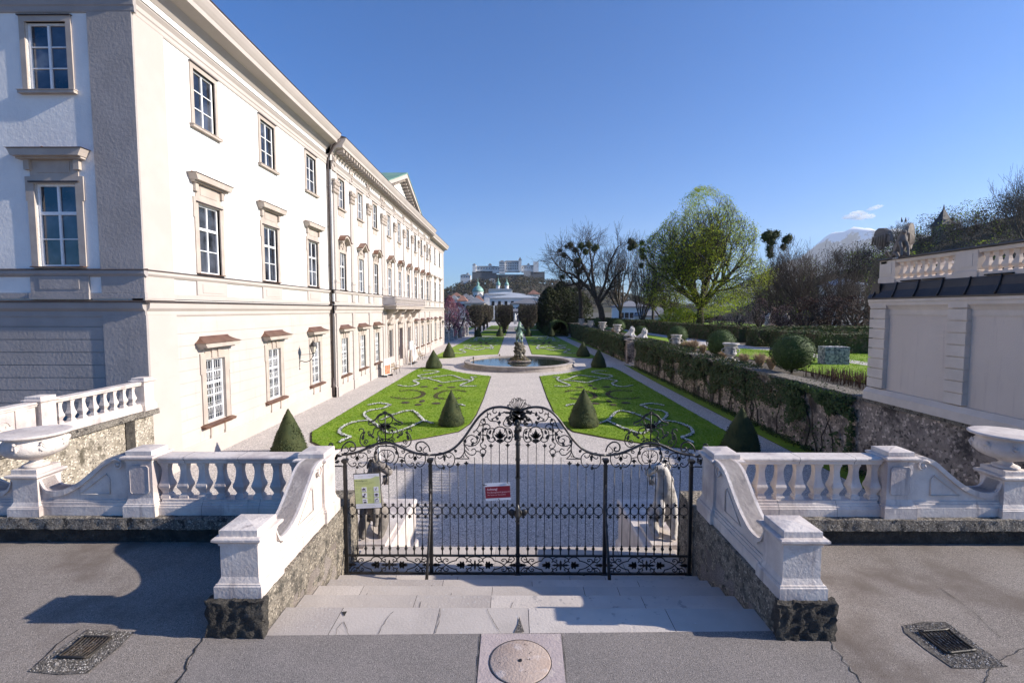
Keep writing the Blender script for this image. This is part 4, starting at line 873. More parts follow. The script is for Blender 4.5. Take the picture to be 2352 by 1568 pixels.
def window(front, x, kind, y=0, pr={}):
    """one window with surround, frame, pane, sill and hood; built once per kind, then copied"""
    if kind not in pr:
        c = []
        if kind == 'ground':
            w, h = 1.22, 2.5; base = surround(w, h, .26, .05, .06); base.box(-.28,-.12,-.09,0,h+.06,h+.46); base.box(.12,.28,-.09,0,h+.06,h+.46); base.box(-.62,.62,-.03,0,h+.2,h+.5)
            base.box(-.5,-.44,-.07,.0,-.62,-.2); base.box(.44,.5,-.07,.0,-.62,-.2)
            c.append(('frame', win_frame(w, h, 2, (3,2), 1.55), 'whitepaint')); ho, ro = roofed_hood(2.2, h+.5, .42, .26, .16)
            s = MB(); s.box(-w/2-.40, w/2+.40, -.20, .0, -.16, -.10); s.prism([(-.22,-.10),(-.22,-.085),(.1,.0),(.1,-.10)], 'x', -w/2-.42, w/2+.42, 0)
            g = MB()
            for k in range(7): g.tube([(-w/2+.14+k*(w-.28)/6, .085, .08), (-w/2+.14+k*(w-.28)/6, .085, 2.4)], .009, 4)
            for zz in (.25,.75,1.0,1.3,1.7,2.1): g.tube([(-w/2+.08,.085,zz),(w/2-.08,.085,zz)], .007, 4)
            for k in range(6):
                for zz in (.5,1.15,1.9): X0 = -w/2+.14+(k+.5)*(w-.28)/6; g.tube([(X0,.083,zz-.2),(X0-.05,.083,zz),(X0,.083,zz+.2),(X0+.05,.083,zz),(X0,.083,zz-.2)], .006, 4)
            c += [('hood', ho, 'trim'), ('hood_roof', ro, 'copper'), ('sill', s, 'copper'), ('grille', g, 'whitepaint')]; z = -.82
        if kind == 'middle':
            w, h = 1.34, 2.65; base = surround(w, h, .22, .05, .05); base.box(-.78,.78,-.03,0,h+.22,h+.82)
            for s in (-1,1): base.box(s*.80-.09, s*.80+.09, -.12, 0, h+.42, h+.80)
            base.box(-.52,.52,-.045,-.03,h+.34,h+.70)
            c.append(('frame', win_frame(w, h, 2, (2,1), 1.72), 'whitepaint')); ho, ro = roofed_hood(2.25, h+.80, .34, .12, .22)
            s = MB(); s.box(-w/2-.2, w/2+.2, -.14, .1, -.03, .0); f = MB(); f.box(-w/2-.14, w/2+.14, -.10, -.02, h+.03, h+.07)
            c += [('hood', ho, 'trim'), ('hood_roof', ro, 'copper'), ('sill', s, 'copper'), ('head_flashing', f, 'lead')]; z = 5.03
        if kind in ('arched', 'gabled'):
            w, h = 1.16, 2.5; base = surround(w, h, .2, .05, .04); base.box(-.70,.70,-.03,0,h+.2,h+.75)
            for s in (-1,1): base.box(s*.66-.07, s*.66+.07, -.12, 0, h+.20, h+.72)
            for k in range(9): base.blob((rnd.uniform(-.35,.35), -.06, h+.46+rnd.uniform(-.15,.22)), (.09,.05,.09), 6, 4, .3)
            c.append(('frame', win_frame(w, h, 2, (2,1), 1.6), 'whitepaint')); ho = MB(); ro = MB(); zz = h+.74
            if kind == 'arched': cu = [(-.95,0),(-.72,.0),(-.62,.06),(-.5,.24),(-.3,.38),(0,.44),(.3,.38),(.5,.24),(.62,.06),(.72,0),(.95,0)]
            else: cu = [(-.95,0),(-.70,0),(-.66,.05),(0,.46),(.66,.05),(.70,0),(.95,0)]
            ho.prism([(u, zz+v) for u, v in cu][::-1] + [(u*.93, zz+v-.15) for u, v in cu], 'y', -.38, .02); ro.prism([(u*1.05, zz+v+.05) for u, v in cu][::-1] + [(u*1.02, zz+v+.006) for u, v in cu], 'y', -.44, .0)
            s = MB(); s.box(-w/2-.2, w/2+.2, -.14, .1, -.03, .0); c += [('hood', ho, 'trim'), ('hood_roof', ro, 'copper'), ('sill', s, 'lead')]; z = 5.0
        if kind in ('upper', 'upper_centre'):
            w, h = (1.30, 2.1) if kind == 'upper' else (1.12, 1.95); base = surround(w, h, .17, .045)
            s = MB(); s.box(-w/2-.25, w/2+.25, -.15, .12, -.12, -.03); s.prism([(-.17,-.03),(-.17,-.015),(.1,.02),(.1,-.03)], 'x', -w/2-.27, w/2+.27)
            f = MB(); f.box(-w/2-.20, w/2+.20, -.09, .0, h+.17, h+.20)
            if kind == 'upper_centre': base.box(-w/2-.05, w/2+.05, -.03, 0, -.55, -.13)
            c += [('frame', win_frame(w, h, 2, (3,)), 'whitepaint'), ('sill', s, 'trim'), ('head_flashing', f, 'lead')]; z = 10.58 if kind == 'upper' else 10.5
        p = MB(); p.box(-w/2+.02, w/2-.02, .124, .16, .02, h-.02); c.append(('pane', p, 'glass'))
        inn = MB(); inn.box(-.03,.03,.1235,.1242,.05,h-.05)
        pr[kind] = (w, h, z, base.data('window', [M['trim']]), [(n, m.data(n, [M[mm]])) for n, m, mm in c])
    w, h, z, bd, ch = pr[kind]
    o = bpy.data.objects.new('window', bd); COL.objects.link(o); front.place(o, x); o.location.z += z
    if front.n: o.location.y -= y
    else: o.location.x += y
    for n, d in ch: q = bpy.data.objects.new(n, d); COL.objects.link(q); q.parent = o
    return (x-w/2, x+w/2, z, z+h)
OUT = .28      # projection of the middle block
wing = [19.1, 23.85, 28.85]; mid = [33.0, 36.95, 40.85, 45.3, 49.3, 53.2, 57.2, 61.0, 64.9]; wing2 = [68.7, 72.8, 77.4]
holes = []; hc = []
for x in wing + wing2:
    for k in ('ground', 'middle', 'upper'): holes.append(window(GF, x, k))
for i, x in enumerate(mid):
    hc.append(window(GF, x, 'arched' if i % 2 == 0 else 'gabled', OUT)); hc.append(window(GF, x, 'upper_centre', OUT))
    if i not in (3, 4, 5): hc.append(window(GF, x, 'ground', OUT))
hn = []
nx = at(113, 300, 15.5).x
for x in (nx, nx-4.9, nx-9.8):
    for k in ('middle', 'upper'): hn.append(window(NF, x, k))
# solid core behind the skins, dark inside the openings
mb = MB(); mb.box(-34, -12.55+12.1-.0, 16.05-15.6, 82-15.6, 0, 14.2-G); mb.v = [(x+12.1 if x < -20 else x, y, z) for x, y, z in mb.v]; mb.build('core', M['black'], pal)
D = .40
m1 = MB(); wall_with_holes(m1, 15.6, 31.3, 3.9, 14.2, holes, 0, D); GF.build(m1, 'upper_wall', M['plaster'])
m1 = MB(); wall_with_holes(m1, 67.0, 81.6, 3.9, 14.2, holes, 0, D); GF.build(m1, 'upper_wall', M['plaster'])
m1 = MB(); wall_with_holes(m1, 31.3, 67.0, 3.9, 14.2, hc, -OUT, D); GF.build(m1, 'middle_wall', M['plaster'])
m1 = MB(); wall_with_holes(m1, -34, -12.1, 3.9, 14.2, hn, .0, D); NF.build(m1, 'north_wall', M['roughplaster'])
# ground storey: backing wall and rusticated courses
def courses(a, b, hol, out, x_off=0, z0=-1.35, z1=3.45, step=.455, bk=None):
    m = MB(); wall_with_holes(m, a, b, G-.2, 3.95, hol, -out, D); n = int((z1-z0)/step)
    big = [(h[0]-.35, h[1]+.35, h[2]-.05, h[3]+.32) for h in hol if h[2] < 2]
    for k in range(n):
        za = z0+k*step+.022; zc = z0+(k+1)*step
        wall_with_holes(m, a, b, za, zc, big, -out-.022, -out+.01)
    return m
GF.build(courses(16.95, 31.3, holes, 0), 'ground_storey', M['rust']); GF.build(courses(67.0, 80.4, holes, 0), 'ground_storey', M['rust'])
ghole = [h for h in hc if h[2] < 2] + [(mid[4]-.75, mid[4]+.75, -2.4, 1.8), (mid[3]-.6, mid[3]+.6, -.85, 1.7), (mid[5]-.6, mid[5]+.6, -.85, 1.7)]
GF.build(courses(31.3, 67.0, ghole, OUT), 'ground_storey', M['rust'])
m = MB(); wall_with_holes(m, -34, -12.1, -.3, 3.95, [], 0, D)
for k in range(10): m.box(-34, -13.45, -.03, .01, -.3+k*.42+.03, -.3+(k+1)*.42)
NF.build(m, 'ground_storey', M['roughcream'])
# corner pilaster
for a_, b_ in ((15.56, 16.95), (80.4, 81.65)):
    m = MB(); m.box(a_, b_, -.05, .02, 3.95, 12.95); GF.build(m, 'corner_pilaster', M['cream']); m = MB(); m.box(a_, b_, -.07, .02, G-.1, 3.45); GF.build(m, 'corner_base', M['cream'])
m = MB(); m.box(-13.45, -12.045, -.05, .02, 4.185, 12.95); NF.build(m, 'corner_pilaster', M['roughcream']); m = MB(); m.box(-13.45, -12.025, -.07, .02, -.3, 3.45); NF.build(m, 'corner_base', M['roughcream'])
# plinth, string courses, cornice
def course(F, a, b, prof, name, m='cream'): q = MB(); extr(q, a, b, prof); return F.build(q, name, M[m])
for a, b, o in ((15.6, 31.3, 0), (31.3, 67.0, OUT), (67.0, 81.7, 0)):
    dz = -.3 if o else 0; ct = {15.6: 14.85, 31.3: 14.62, 67.0: 14.35}[a]; k = ct-14.85
    course(GF, a, b, [(o+.05, G-.1), (o+.05, -1.50), (o+.02, -1.46)], 'plinth_course')
    course(GF, a, b, [(o+.03, 3.40), (o+.06, 3.46), (o+.06, 3.58), (o+.10, 3.62), (o+.15, 3.68), (o+.18, 3.86)], 'string_course')
    course(GF, a, b, [(o+.063, 4.00), (o+.063, 4.18)], 'string_course')
    course(GF, a, b, [(o+.02, 4.70), (o+.07, 4.74), (o+.12, 4.80), (o+.12, 4.90)], 'string_course')
    course(GF, a, b, [(o+.03, 12.95+dz), (o+.05, 13.0+dz), (o+.05, 13.12+dz), (o+.08, 13.16+dz), (o+.08, 13.30+dz), (o+.14, 13.38+dz), (o+.17, 13.42+dz), (o+.17, 13.46+dz)], 'architrave')
    course(GF, a, b, [(o+.02, 13.85+k), (o+.10, 13.95+k), (o+.22, 14.10+k), (o+.30, 14.2+k), (o+.78, 14.28+k), (o+.80, 14.45+k), (o+.84, 14.50+k), (o+.92, 14.62+k), (o+1.0, 14.78+k), (o+1.0, 14.85+k)], 'cornice')
    course(GF, a, b, [(o+.20, 3.862), (o+.20, 3.90), (o+.0, 3.95)], 'flashing', 'lead'); course(GF, a, b, [(o+.14, 4.902), (o+.14, 4.925), (o+.0, 4.97)], 'flashing', 'lead'); course(GF, a, b, [(o+.19, 13.462+dz), (o+.19, 13.48+dz), (o+0, 13.52+dz)], 'flashing', 'lead')
    course(GF, a-.02, b, [(o+1.03, 14.852+k), (o+1.03, 14.89+k), (o+.9, 14.92+k)], 'gutter', 'lead')
    rf = MB(); rf.prism([(-o-1.0, 14.90+k), (9.0, 17.9+k), (19, 14.9+k)], 'x', a, b); GF.build(rf, 'roof', M['slate'] if a != 31.3 else M['roofsheet'])
xe = -12.1
for e, pr_, nm_ in ((.05, [(.05, 3.40), (.06, 3.46), (.06, 3.58), (.10, 3.62), (.15, 3.68), (.18, 3.86)], 'string_course'), (.07, [(.063, 4.0), (.063, 4.18)], 'string_course'), (.12, [(.02, 4.70), (.07, 4.74), (.12, 4.80), (.12, 4.90)], 'string_course'),
        (.16, [(.03, 12.95), (.05, 13.0), (.05, 13.12), (.08, 13.16), (.08, 13.30), (.14, 13.38), (.17, 13.46)], 'architrave'), (1.0, [(.02, 13.85), (.10, 13.95), (.22, 14.10), (.30, 14.2), (.78, 14.28), (.80, 14.45), (.92, 14.62), (1.0, 14.85)], 'cornice')): course(NF, -34, xe+e, pr_, nm_, 'roughcream')
for dx in (nx, nx-4.9): m = MB(); m.box(dx-.95, dx+.95, -.075, .02, 4.185, 4.72); m.box(dx-.98, dx+.98, -.12, .02, 3.97, 4.18); m.box(dx-.65, dx+.65, -.09, -.07, 4.30, 4.62); NF.build(m, 'window_apron', M['roughcream'])
course(NF, -34, xe+.19, [(.20, 3.862), (.20, 3.90), (.0, 3.95)], 'flashing', 'lead'); course(NF, -34, xe+.13, [(.14, 4.902), (.14, 4.925), (.0, 4.97)], 'flashing', 'lead')
for x in wing+wing2: m = MB(); m.box(x-.95, x+.95, -.07, .01, 4.185, 4.72); m.box(x-.65, x+.65, -.085, -.07, 4.28, 4.62); GF.build(m, 'window_apron', M['cream'])
for x in mid: m = MB(); m.box(x-.85, x+.85, -OUT-.07, -OUT+.01, 4.185, 4.72); GF.build(m, 'window_apron', M['cream'])
# giant pilasters with leafy capitals on the middle block
for x in (31.75, 34.95, 38.9, 42.9, 43.6, 47.3, 51.25, 55.2, 59.1, 62.95, 66.5):
    m = MB(); cap = MB(); m.box(x-.30, x+.30, -OUT-.10, -OUT+.01, 5.6, 12.05); m.box(x-.34, x+.34, -OUT-.13, -OUT+.01, 4.95, 5.45); m.box(x-.36, x+.36, -OUT-.16, -OUT+.01, 5.45, 5.6)
    m.box(x-.33, x+.33, -OUT-.12, -OUT+.01, 4.185, 4.72); m.box(x-.30, x+.30, -OUT-.10, -OUT+.01, -1.5, 3.4); m.box(x-.34, x+.34, -OUT-.14, -OUT+.01, G-.1, -1.5); m.box(x-.30, x+.30, -OUT-.10, -OUT, 12.65, 13.6)
    cap.box(x-.42, x+.42, -OUT-.24, -OUT+.01, 11.98, 12.10); 
    for r_ in range(3):
        for k in range(5): cap.blob((x-.32+.16*k+rnd.uniform(-.03,.03), -OUT-.14-.03*r_, 11.35+.24*r_), (.09,.09,.14), 6, 4, .4)
    for s_ in (-1,1): cap.blob((x+s_*.36, -OUT-.22, 11.86), (.11,.11,.11), 8, 5)
    for k in range(7): cap.blob((x+rnd.uniform(-.25,.25), -OUT-.12, 13.0+rnd.uniform(-.2,.45)), (.1,.06,.1), 6, 4, .4)
    GF.build(m, 'pilaster', M['cream']); GF.build(cap, 'capital', M['trim'])
mod = MB(); mod.box(-.10, .10, -OUT-.74, -OUT-.1, 13.80, 13.99); mod.blob((0, -OUT-.42, 13.76), (.09,.25,.07), 6, 4); mod = mod.data('cornice_bracket', [M['trim']])
for k in range(68): o = bpy.data.objects.new('cornice_bracket', mod); COL.objects.link(o); GF.place(o, 31.7+.52*k)
# pediment over the three middle bays
m = MB(); zc = 14.62; a, b, xm = 42.0, 56.6, 49.3; m.prism([(a, zc+.03), (b, zc+.03), (xm, zc+2.55)], 'y', -OUT-.15, 8); GF.build(m, 'gable', M['plaster'])
m = MB()
for p, q in (((a-.3, zc+.02), (xm, zc+2.75)), ((b+.3, zc+.02), (xm, zc+2.75))):
    m.prism([p, q, (q[0], q[1]-.42), (p[0]+(.9 if p[0] < xm else -.9), p[1])][::1 if p[0] > q[0] else -1], 'y', -OUT-.95, -OUT+.1)
GF.build(m, 'gable_moulding', M['cream'])
m = MB(); m.prism([(a-.45, zc+.06), (xm, zc+2.88), (b+.45, zc+.06), (b+.3, zc+.03), (xm, zc+2.77), (a-.3, zc+.03)], 'y', -OUT-1.0, 8); GF.build(m, 'gable_roof', M['greenroof'])
for s in (-1,1):
    for k in range(12): t_2 = (k+.8)/12; m = MB(); m.box(xm+s*(1-t_2)*6.6-.12, xm+s*(1-t_2)*6.6+.12, -OUT-.7, -OUT-.1, zc+.05+2.35*t_2-.35, zc+.05+2.35*t_2-.15); GF.build(m, 'gable_bracket', M['trim'])
# doors of the middle bays
dd = MB(); dd.box(mid[4]-.75, mid[4]+.75, -.02, .1, G, 1.75)
for z in (-1.6,-.7,.2,1.1): dd.box(mid[4]-.72, mid[4]+.72, -.05, -.02, z, z+.06)
GF.build(dd, 'door', M['door'])
for k in (3, 5):
    dd = MB(); dd.box(mid[k]-.6, mid[k]+.6, -.02, .1, -.85, 1.7)
    for z in (-.4,.2,.8,1.3): dd.box(mid[k]-.6, mid[k]+.6, -.05, -.02, z, z+.05)
    for q in range(5): dd.box(mid[k]-.5+.25*q, mid[k]-.47+.25*q, -.06, -.03, -.85, 1.7)
    GF.build(dd, 'grilled_opening', M['bark'])
for k in (3,4,5):
    m = MB()
    for z in [G+.1+.42*j for j in range(10)]:
        if k == 4 or z > -.9: o = .1 if int(z*10) % 2 else .02; m.box(mid[k]-.95-o, mid[k]-.72, -OUT-.09, -OUT, z, z+.38); m.box(mid[k]+.72, mid[k]+.95+o, -OUT-.09, -OUT, z, z+.38)
    m.prism([(mid[k]-1.1,2.3),(mid[k]+1.1,2.3),(mid[k]+1.15,2.45),(mid[k],2.95),(mid[k]-1.15,2.45)], 'y', -OUT-.35, -OUT)
    m.box(mid[k]-.9, mid[k]+.9, -OUT-.12, -OUT, 1.8, 2.3); GF.build(m, 'door_surround', M['trim'])
# balcony
t = bpy.data.objects.new('balcony', None); COL.objects.link(t); GF.place(t)
m = MB(); m.box(42.6, 56.0, -1.55, -OUT-.02, 3.72, 3.92); m.box(42.5, 56.1, -1.62, -OUT-.02, 3.92, 4.02); m.build('slab', M['trim'], t)
for x in (44.0, 47.3, 51.3, 54.8): m = MB(); m.prism([(-OUT,2.75),(-OUT-.35,2.8),(-OUT-.5,3.05),(-OUT-.6,3.25),(-1.1,3.35),(-1.3,3.5),(-1.4,3.72),(-OUT,3.72)], 'x', x-.22, x+.22); m.build('bracket', M['trim'], t)
m = MB()
for x0, y0, x1, y1 in ((42.6,-1.55,56.0,-1.55),(42.6,-1.55,42.6,-.3),(56.0,-1.55,56.0,-.3)):
    L = sqrt((x1-x0)**2+(y1-y0)**2); n = int(L/.16)
    for z in (4.08,4.86): m.tube([(x0,y0,z),(x1,y1,z)], .022, 4)
    for k in range(n+1):
        a = k/n; px, py = x0+(x1-x0)*a, y0+(y1-y0)*a; m.tube([(px,py,4.05),(px,py,4.86)], .010, 4)
        if x1 != x0 and k < n: m.tube([(px+(.08+.06*cos(q))*1, py-.01, 4.47+.25*sin(q)) for q in [j*pi/4 for j in range(9)]], .012, 4)
m.build('railing', M['cream'], t)
m = MB(); m.box(42.75, 55.9, -1.50, -1.47, 4.10, 4.80); m.box(42.62, 42.65, -1.45, -.4, 4.10, 4.80); m.build('inner_screen', mat('pale sheet screen', (.55,.51,.52), (.40,.36,.37), 1.1, .8), t)
# gutters and downpipe
m = MB(); m.tube([(31.22,-.13,G+.1),(31.22,-.13,13.3),(31.22,-.5,14.1),(31.22,-.95,14.5)], .065, 10); m.tube([(31.22,-.13,G+.1),(31.22,-.13,-.9)], .085, 10)
for z in (-.9,1.5,4.0,6.5,9,11.5): m.tube([(31.22,-.13,z),(31.22,-.13,z+.06)], .08, 10)
GF.build(m, 'downpipe', M['lead'])
# ---- wall lamps
def lamp(lab, y, z, out):
    t = thing('wall_lantern', lab, 'lamp', (-12.1+out, y, z)); m = MB()
    m.tube(smooth([(-.0,0,-.05),(.10,0,.15),(.35,0,.10),(.62,0,.18),(.80,0,.42),(.82,0,.62)], 4), .022, 6); m.tube([(0,0,.5),(.4,0,.52),(.8,0,.55)], .012, 5); m.tube([(.02,0,-.3),(.02,0,.85)], .02, 5); m.blob((.02,0,-.3), .05, 7, 5)
    m.tube([(.02,0,.85),(-.02,0,1.0)], .02, 5); m.build('bracket', M['iron'], t)
    m = MB(); m.lathe([(.06,.60),(.10,.66),(.19,.98)], (.82,0,0), 6, sm=False); m.build('glass', M['lampglass'], t)
    m = MB(); m.lathe([(.24,.975),(.225,1.0),(.12,1.17),(.05,1.22),(.05,1.27),(.015,1.30),(.02,1.36),(.005,1.40)], (.82,0,0), 6, sm=False); m.lathe([(.02,.55),(.08,.58),(.08,.62),(.05,.66)], (.82,0,0), 8)
    for k in range(6): a = pi/3*k; m.tube([(.82+.10*cos(a),.10*sin(a),.66),(.82+.195*cos(a),.195*sin(a),.985)], .010, 4)
    m.build('cap', M['iron'], t)
lamp('black wall lantern on a curled bracket, on the near palace wing', 26.6, .62, 0)
lamp('small wall lantern near the far end of the palace', 75.2, .75, 0)
# ---- things along the palace foot
def bench(lab, x, y, rz):
    t = thing('park_bench', lab, 'bench', (x, y, G), rz, 'benches along the palace wall'); m = MB()
    for k in range(4): m.box(-.8,.8,-.25+.115*k,-.16+.115*k,.43,.46)
    m.build('seat', M['wood'], t); m = MB()
    for k in range(3): m.box(-.8,.8,.24+.03*k,.27+.03*k,.56+.12*k,.65+.12*k)
    m.build('backrest', M['wood'], t)
    for s in (-.65,.65):
        m = MB(); m.tube([(s,-.26,0),(s,-.2,.25),(s,-.24,.42),(s,.2,.42),(s,.32,.9)], .022, 6); m.tube([(s,.2,.42),(s,.3,0)], .022, 6); m.tube([(s,-.25,.42),(s,-.28,.62),(s,.0,.66),(s,.26,.62)], .02, 6); m.build('leg', M['iron'], t)
bench('wooden bench with iron legs, nearest along the palace wall beside the small billboard', -10.9, 43.4, R(90))
bench('wooden bench farther along the palace wall, past the doorway', -10.9, 55.8, R(90))
t = thing('billboard', 'brown poster on a low stand against the palace wall, beside the nearest bench', 'billboard', (-11.1, 41.3, G), R(75))
m = MB(); m.box(-.55,.55,-.03,.03,.15,1.55); m.build('frame', M['whitepaint'], t); m = MB(); m.box(-.48,.48,-.036,-.03,.2,1.0); m.build('poster', mat('rust brown poster', (.33,.12,.06), (.45,.25,.15), 4, .6), t)
m = MB(); [m.box(s-.02,s+.02,-.25,.25,0,.16) for s in (-.5,.5)]; m.build('foot', M['iron'], t)
t = thing('notice_post', 'small notice board on a post in front of the palace doorway', 'sign', (-10.6, 48.6, G), R(80))
m = MB(); m.box(-.03,.03,-.03,.03,0,2.6); m.build('post', M['whitepaint'], t); m = MB(); m.box(-.4,.4,-.06,-.03,1.75,2.6); m.build('board', M['signwhite'], t)
for k, (yy, mm, lab) in enumerate(((50.4, 'straw', 'tan folded parasol beside the palace doorway, nearest of three'), (51.2, 'signwhite', 'white folded parasol beside the palace doorway, middle of three'), (52.3, 'plaster', 'pale folded banner column beside the palace doorway, farthest of three'))):
    t = thing('folded_parasol', lab, 'parasol', (-11.0, yy, G), 0, 'folded parasols by the doorway'); m = MB(); m.lathe([(.16,.25),(.2,.5),(.14,1.3),(.08,1.9),(.02,2.05)], n=9, sm=False); m.build('canopy', M[mm], t); m = MB(); m.lathe([(.3,0),(.3,.06),(.03,.08),(.025,2.1)], n=10); m.build('pole', M['iron'], t)
# ============================================================ gardens
def z8(x, y, Z=G): return gz((1220+x/4.704)*.98, (820+y/4.704)*.98, Z)
def in_poly(x, y, P):
    c = False; j = len(P)-1
    for i in range(len(P)):
        a, b = P[i], P[j]
        if (a[1] > y) != (b[1] > y) and x < (b[0]-a[0])*(y-a[1])/(b[1]-a[1])+a[0]: c = not c
        j = i
    return c
near = [(2.15,41.3),(4.6,43.2),(6.2,45.3),(7.5,47.4),(8.7,48.3),(9.8,47.6),(9.95,45),(9.98,22.2),(9.3,20.6),(7.8,19.4),(6.0,20.1),(4.2,21.2),(2.75,22.4),(2.35,24.0),(2.2,26.2),(2.12,31)]
far = [(2.25,62.3),(4.5,61.0),(6.4,59.3),(7.6,57.4),(8.9,56.8),(10.2,57.6),(10.0,60),(9.0,103),(2.3,103.3)]

lawns = []
def lawn(P, name='lawn', z=.035):
    mb = MB(); mb.prism(P, 'z', G-.1, G+z); mb.v = mb.v; o = struct(name, mb, M['grass']); lawns.append(P); cx_, cy_ = sum(p[0] for p in P)/len(P), sum(p[1] for p in P)/len(P); struct('lawn_edge', flat([(cx_+(p[0]-cx_)*(1+.07/max(1,abs(p[0]-cx_))), cy_+(p[1]-cy_)*(1+.12/max(1,abs(p[1]-cy_)))) for p in P], G+.006), M['soil']); return o
for s in (1, -1):
    for P in (near, far):
        Q = [(CX+s*(a if not (s < 0 and P is near) else a-.35*(a > 8.5)), b) for a, b in P]
        if P is far: pass
        lawn(Q if s > 0 else Q[::-1])
wt = [(13.2,48),(12.0,48),(11.6,50.2),(11.35,37),(11.35,8),(12.2,8)]; lawn(wt[::-1])
wt2 = [(13.2,53),(12.4,52.8),(11.0,100),(12.5,100)]; lawn(wt2)
# lawns beyond the cross path, under the clipped trees
lawn([(2.3,106.5),(8.2,106.5),(8.2,135),(2.3,135)]); lawn([(2.3,141),(8.2,141),(8.2,178),(2.3,178)])
lawn([(-8.6,106.5),(-2.1,106.5),(-2.1,135),(-8.6,135)]); lawn([(-8.6,141),(-2.1,141),(-2.1,178),(-8.6,178)])
lawn([(-34,110),(-13,110),(-13,128),(-34,128)]); lawn([(-34,135),(-13,135),(-13,160),(-34,160)])
# grass blades: real tufts on the near lawns, so edges and surface break up
def blades(name, lab, polys, n, zz, hr=(.03,.06), seed=1, per=3):
    mb = MB(); r = random.Random(seed)
    for P in polys:
        xa, xb = min(p[0] for p in P), max(p[0] for p in P); ya, yb = min(p[1] for p in P), max(p[1] for p in P); k = 0
        while k < n:
            x, y = r.uniform(xa,xb), ya+(yb-ya)*r.random()**1.7
            if not in_poly(x, y, P): continue
            k += 1; s = .6+y*.016
            for q in range(per):
                a = r.uniform(0,6.28); w = .012*s; h = r.uniform(*hr)*s; px, py = x+r.uniform(-.05,.05)*s, y+r.uniform(-.05,.05)*s
                mb.add([(px-w*cos(a),py-w*sin(a),zz),(px+w*cos(a),py+w*sin(a),zz),(px+r.uniform(-.03,.03),py+r.uniform(-.03,.03),zz+h)], [(0,1,2)])
    return tag(mb.build(name, M['blade']), lab, 'grass', kind='stuff')
blades('grass', 'bright short grass covering the garden lawns', lawns[:1]+lawns[2:3], 15000, G+.03)
# flower scrolls: white bedding plants and bare beds
def zmir(p, s, fy=False):
    x, y = p.x-CX, p.y
    if fy: y = 57.5+(48-y)*1.62; x = min(x, 9)*.93+.1
    return Vector((CX+s*x, y, G))
W1 = [(360,308),(425,308),(405,330),(425,350),(470,368),(545,400),(490,412),(370,408)]
W2 = [[(430,350),(520,330),(640,290),(760,300),(900,320),(800,352),(740,370),(650,360),(520,345),(430,340)]]
W3 = [(955,240),(850,238),(785,250),(880,272),(1005,292),(985,310),(910,322),(1000,336),(1065,352),(1010,376),(1040,400),(1130,415),(1240,400)]
N1 = [(850,825),(960,790),(1060,695),(1160,690),(1300,730),(1430,790)]; N2 = [(960,795),(1110,865),(1220,905),(1340,935),(1430,885),(1520,815),(1600,755),(1615,715),(1560,685),(1400,658)]
N3 = [(1400,658),(1365,635),(1330,618),(1450,602),(1585,625)]; N4 = [(1580,795),(1720,810),(1850,860),(1900,920),(1850,960),(1780,980),(1870,1020),(1900,1045)]; N5 = [(500,628),(560,612),(640,610)]
C1 = [(490,470),(560,455),(690,455),(780,478),(825,512),(800,540),(700,552)]; C1b = [(550,535),(600,548),(660,550)]; C2 = [(1225,465),(1100,453),(1000,463),(958,490),(990,522),(1070,543),(1200,545),(1320,530)]
dots = [(650,418,60,10),(770,397,30,10),(820,432,30,16),(950,412,55,10),(975,573,35,16),(1020,612,45,12),(820,597,60,10),(1160,590,60,10)]
def band(lines, wid, s, fy, seed, dens=150):
    """a strip of low plants following the lines; returns soil mesh and flower mesh"""
    r = random.Random(seed); so = MB(); fl = MB()
    for ln in lines:
        P = smooth([zmir(z8(*p), s, fy) for p in ln], 6); L = []; Q = []; n = len(P)
        for i, p in enumerate(P):
            d = (P[min(i+1,n-1)]-P[max(i-1,0)]).normalized(); e = min(i, n-1-i)/(n*.25); w = wid*.46*min(1, .45+e)*(1.5 if fy else 1); nn = Vector((-d.y, d.x, 0))*w; L.append(p+nn+Vector((0,0,.042))); Q.append(p-nn+Vector((0,0,.042)))
            if i < n-1:
                seg = (P[i+1]-p); m = int(seg.length*dens*(.35 if fy else 1))+1
                for k in range(m):
                    q = p+seg*r.random()+nn*r.uniform(-.85,.85); sz = r.uniform(.05,.085)*(1.5 if fy else 1); z = G+.05+r.uniform(.0,.05)
                    fl.leaf((q.x, q.y, z+.02), sz, Vector((0,-.3,1.2)), 0 if r.random() < .85 else 1, r)
                    if r.random() < .5: fl.leaf((q.x+.02, q.y, z), sz*1.1, Vector((0,0,1)), 1, r)
        so.add(L+Q, [(i, i+1, n+i+1, n+i) if s > 0 else (n+i, n+i+1, i+1, i) for i in range(n-1)])
    return so, fl
FB = [([N1,N2,N3,N4,N5], .17, 0, 'near end'), ([W1]+W2+[W3], .17, 0, 'fountain end'), ([N1,N2,N3,N4,N5], .2, 1, 'far end'), ([W1]+W2+[W3], .2, 1, 'fountain end')]
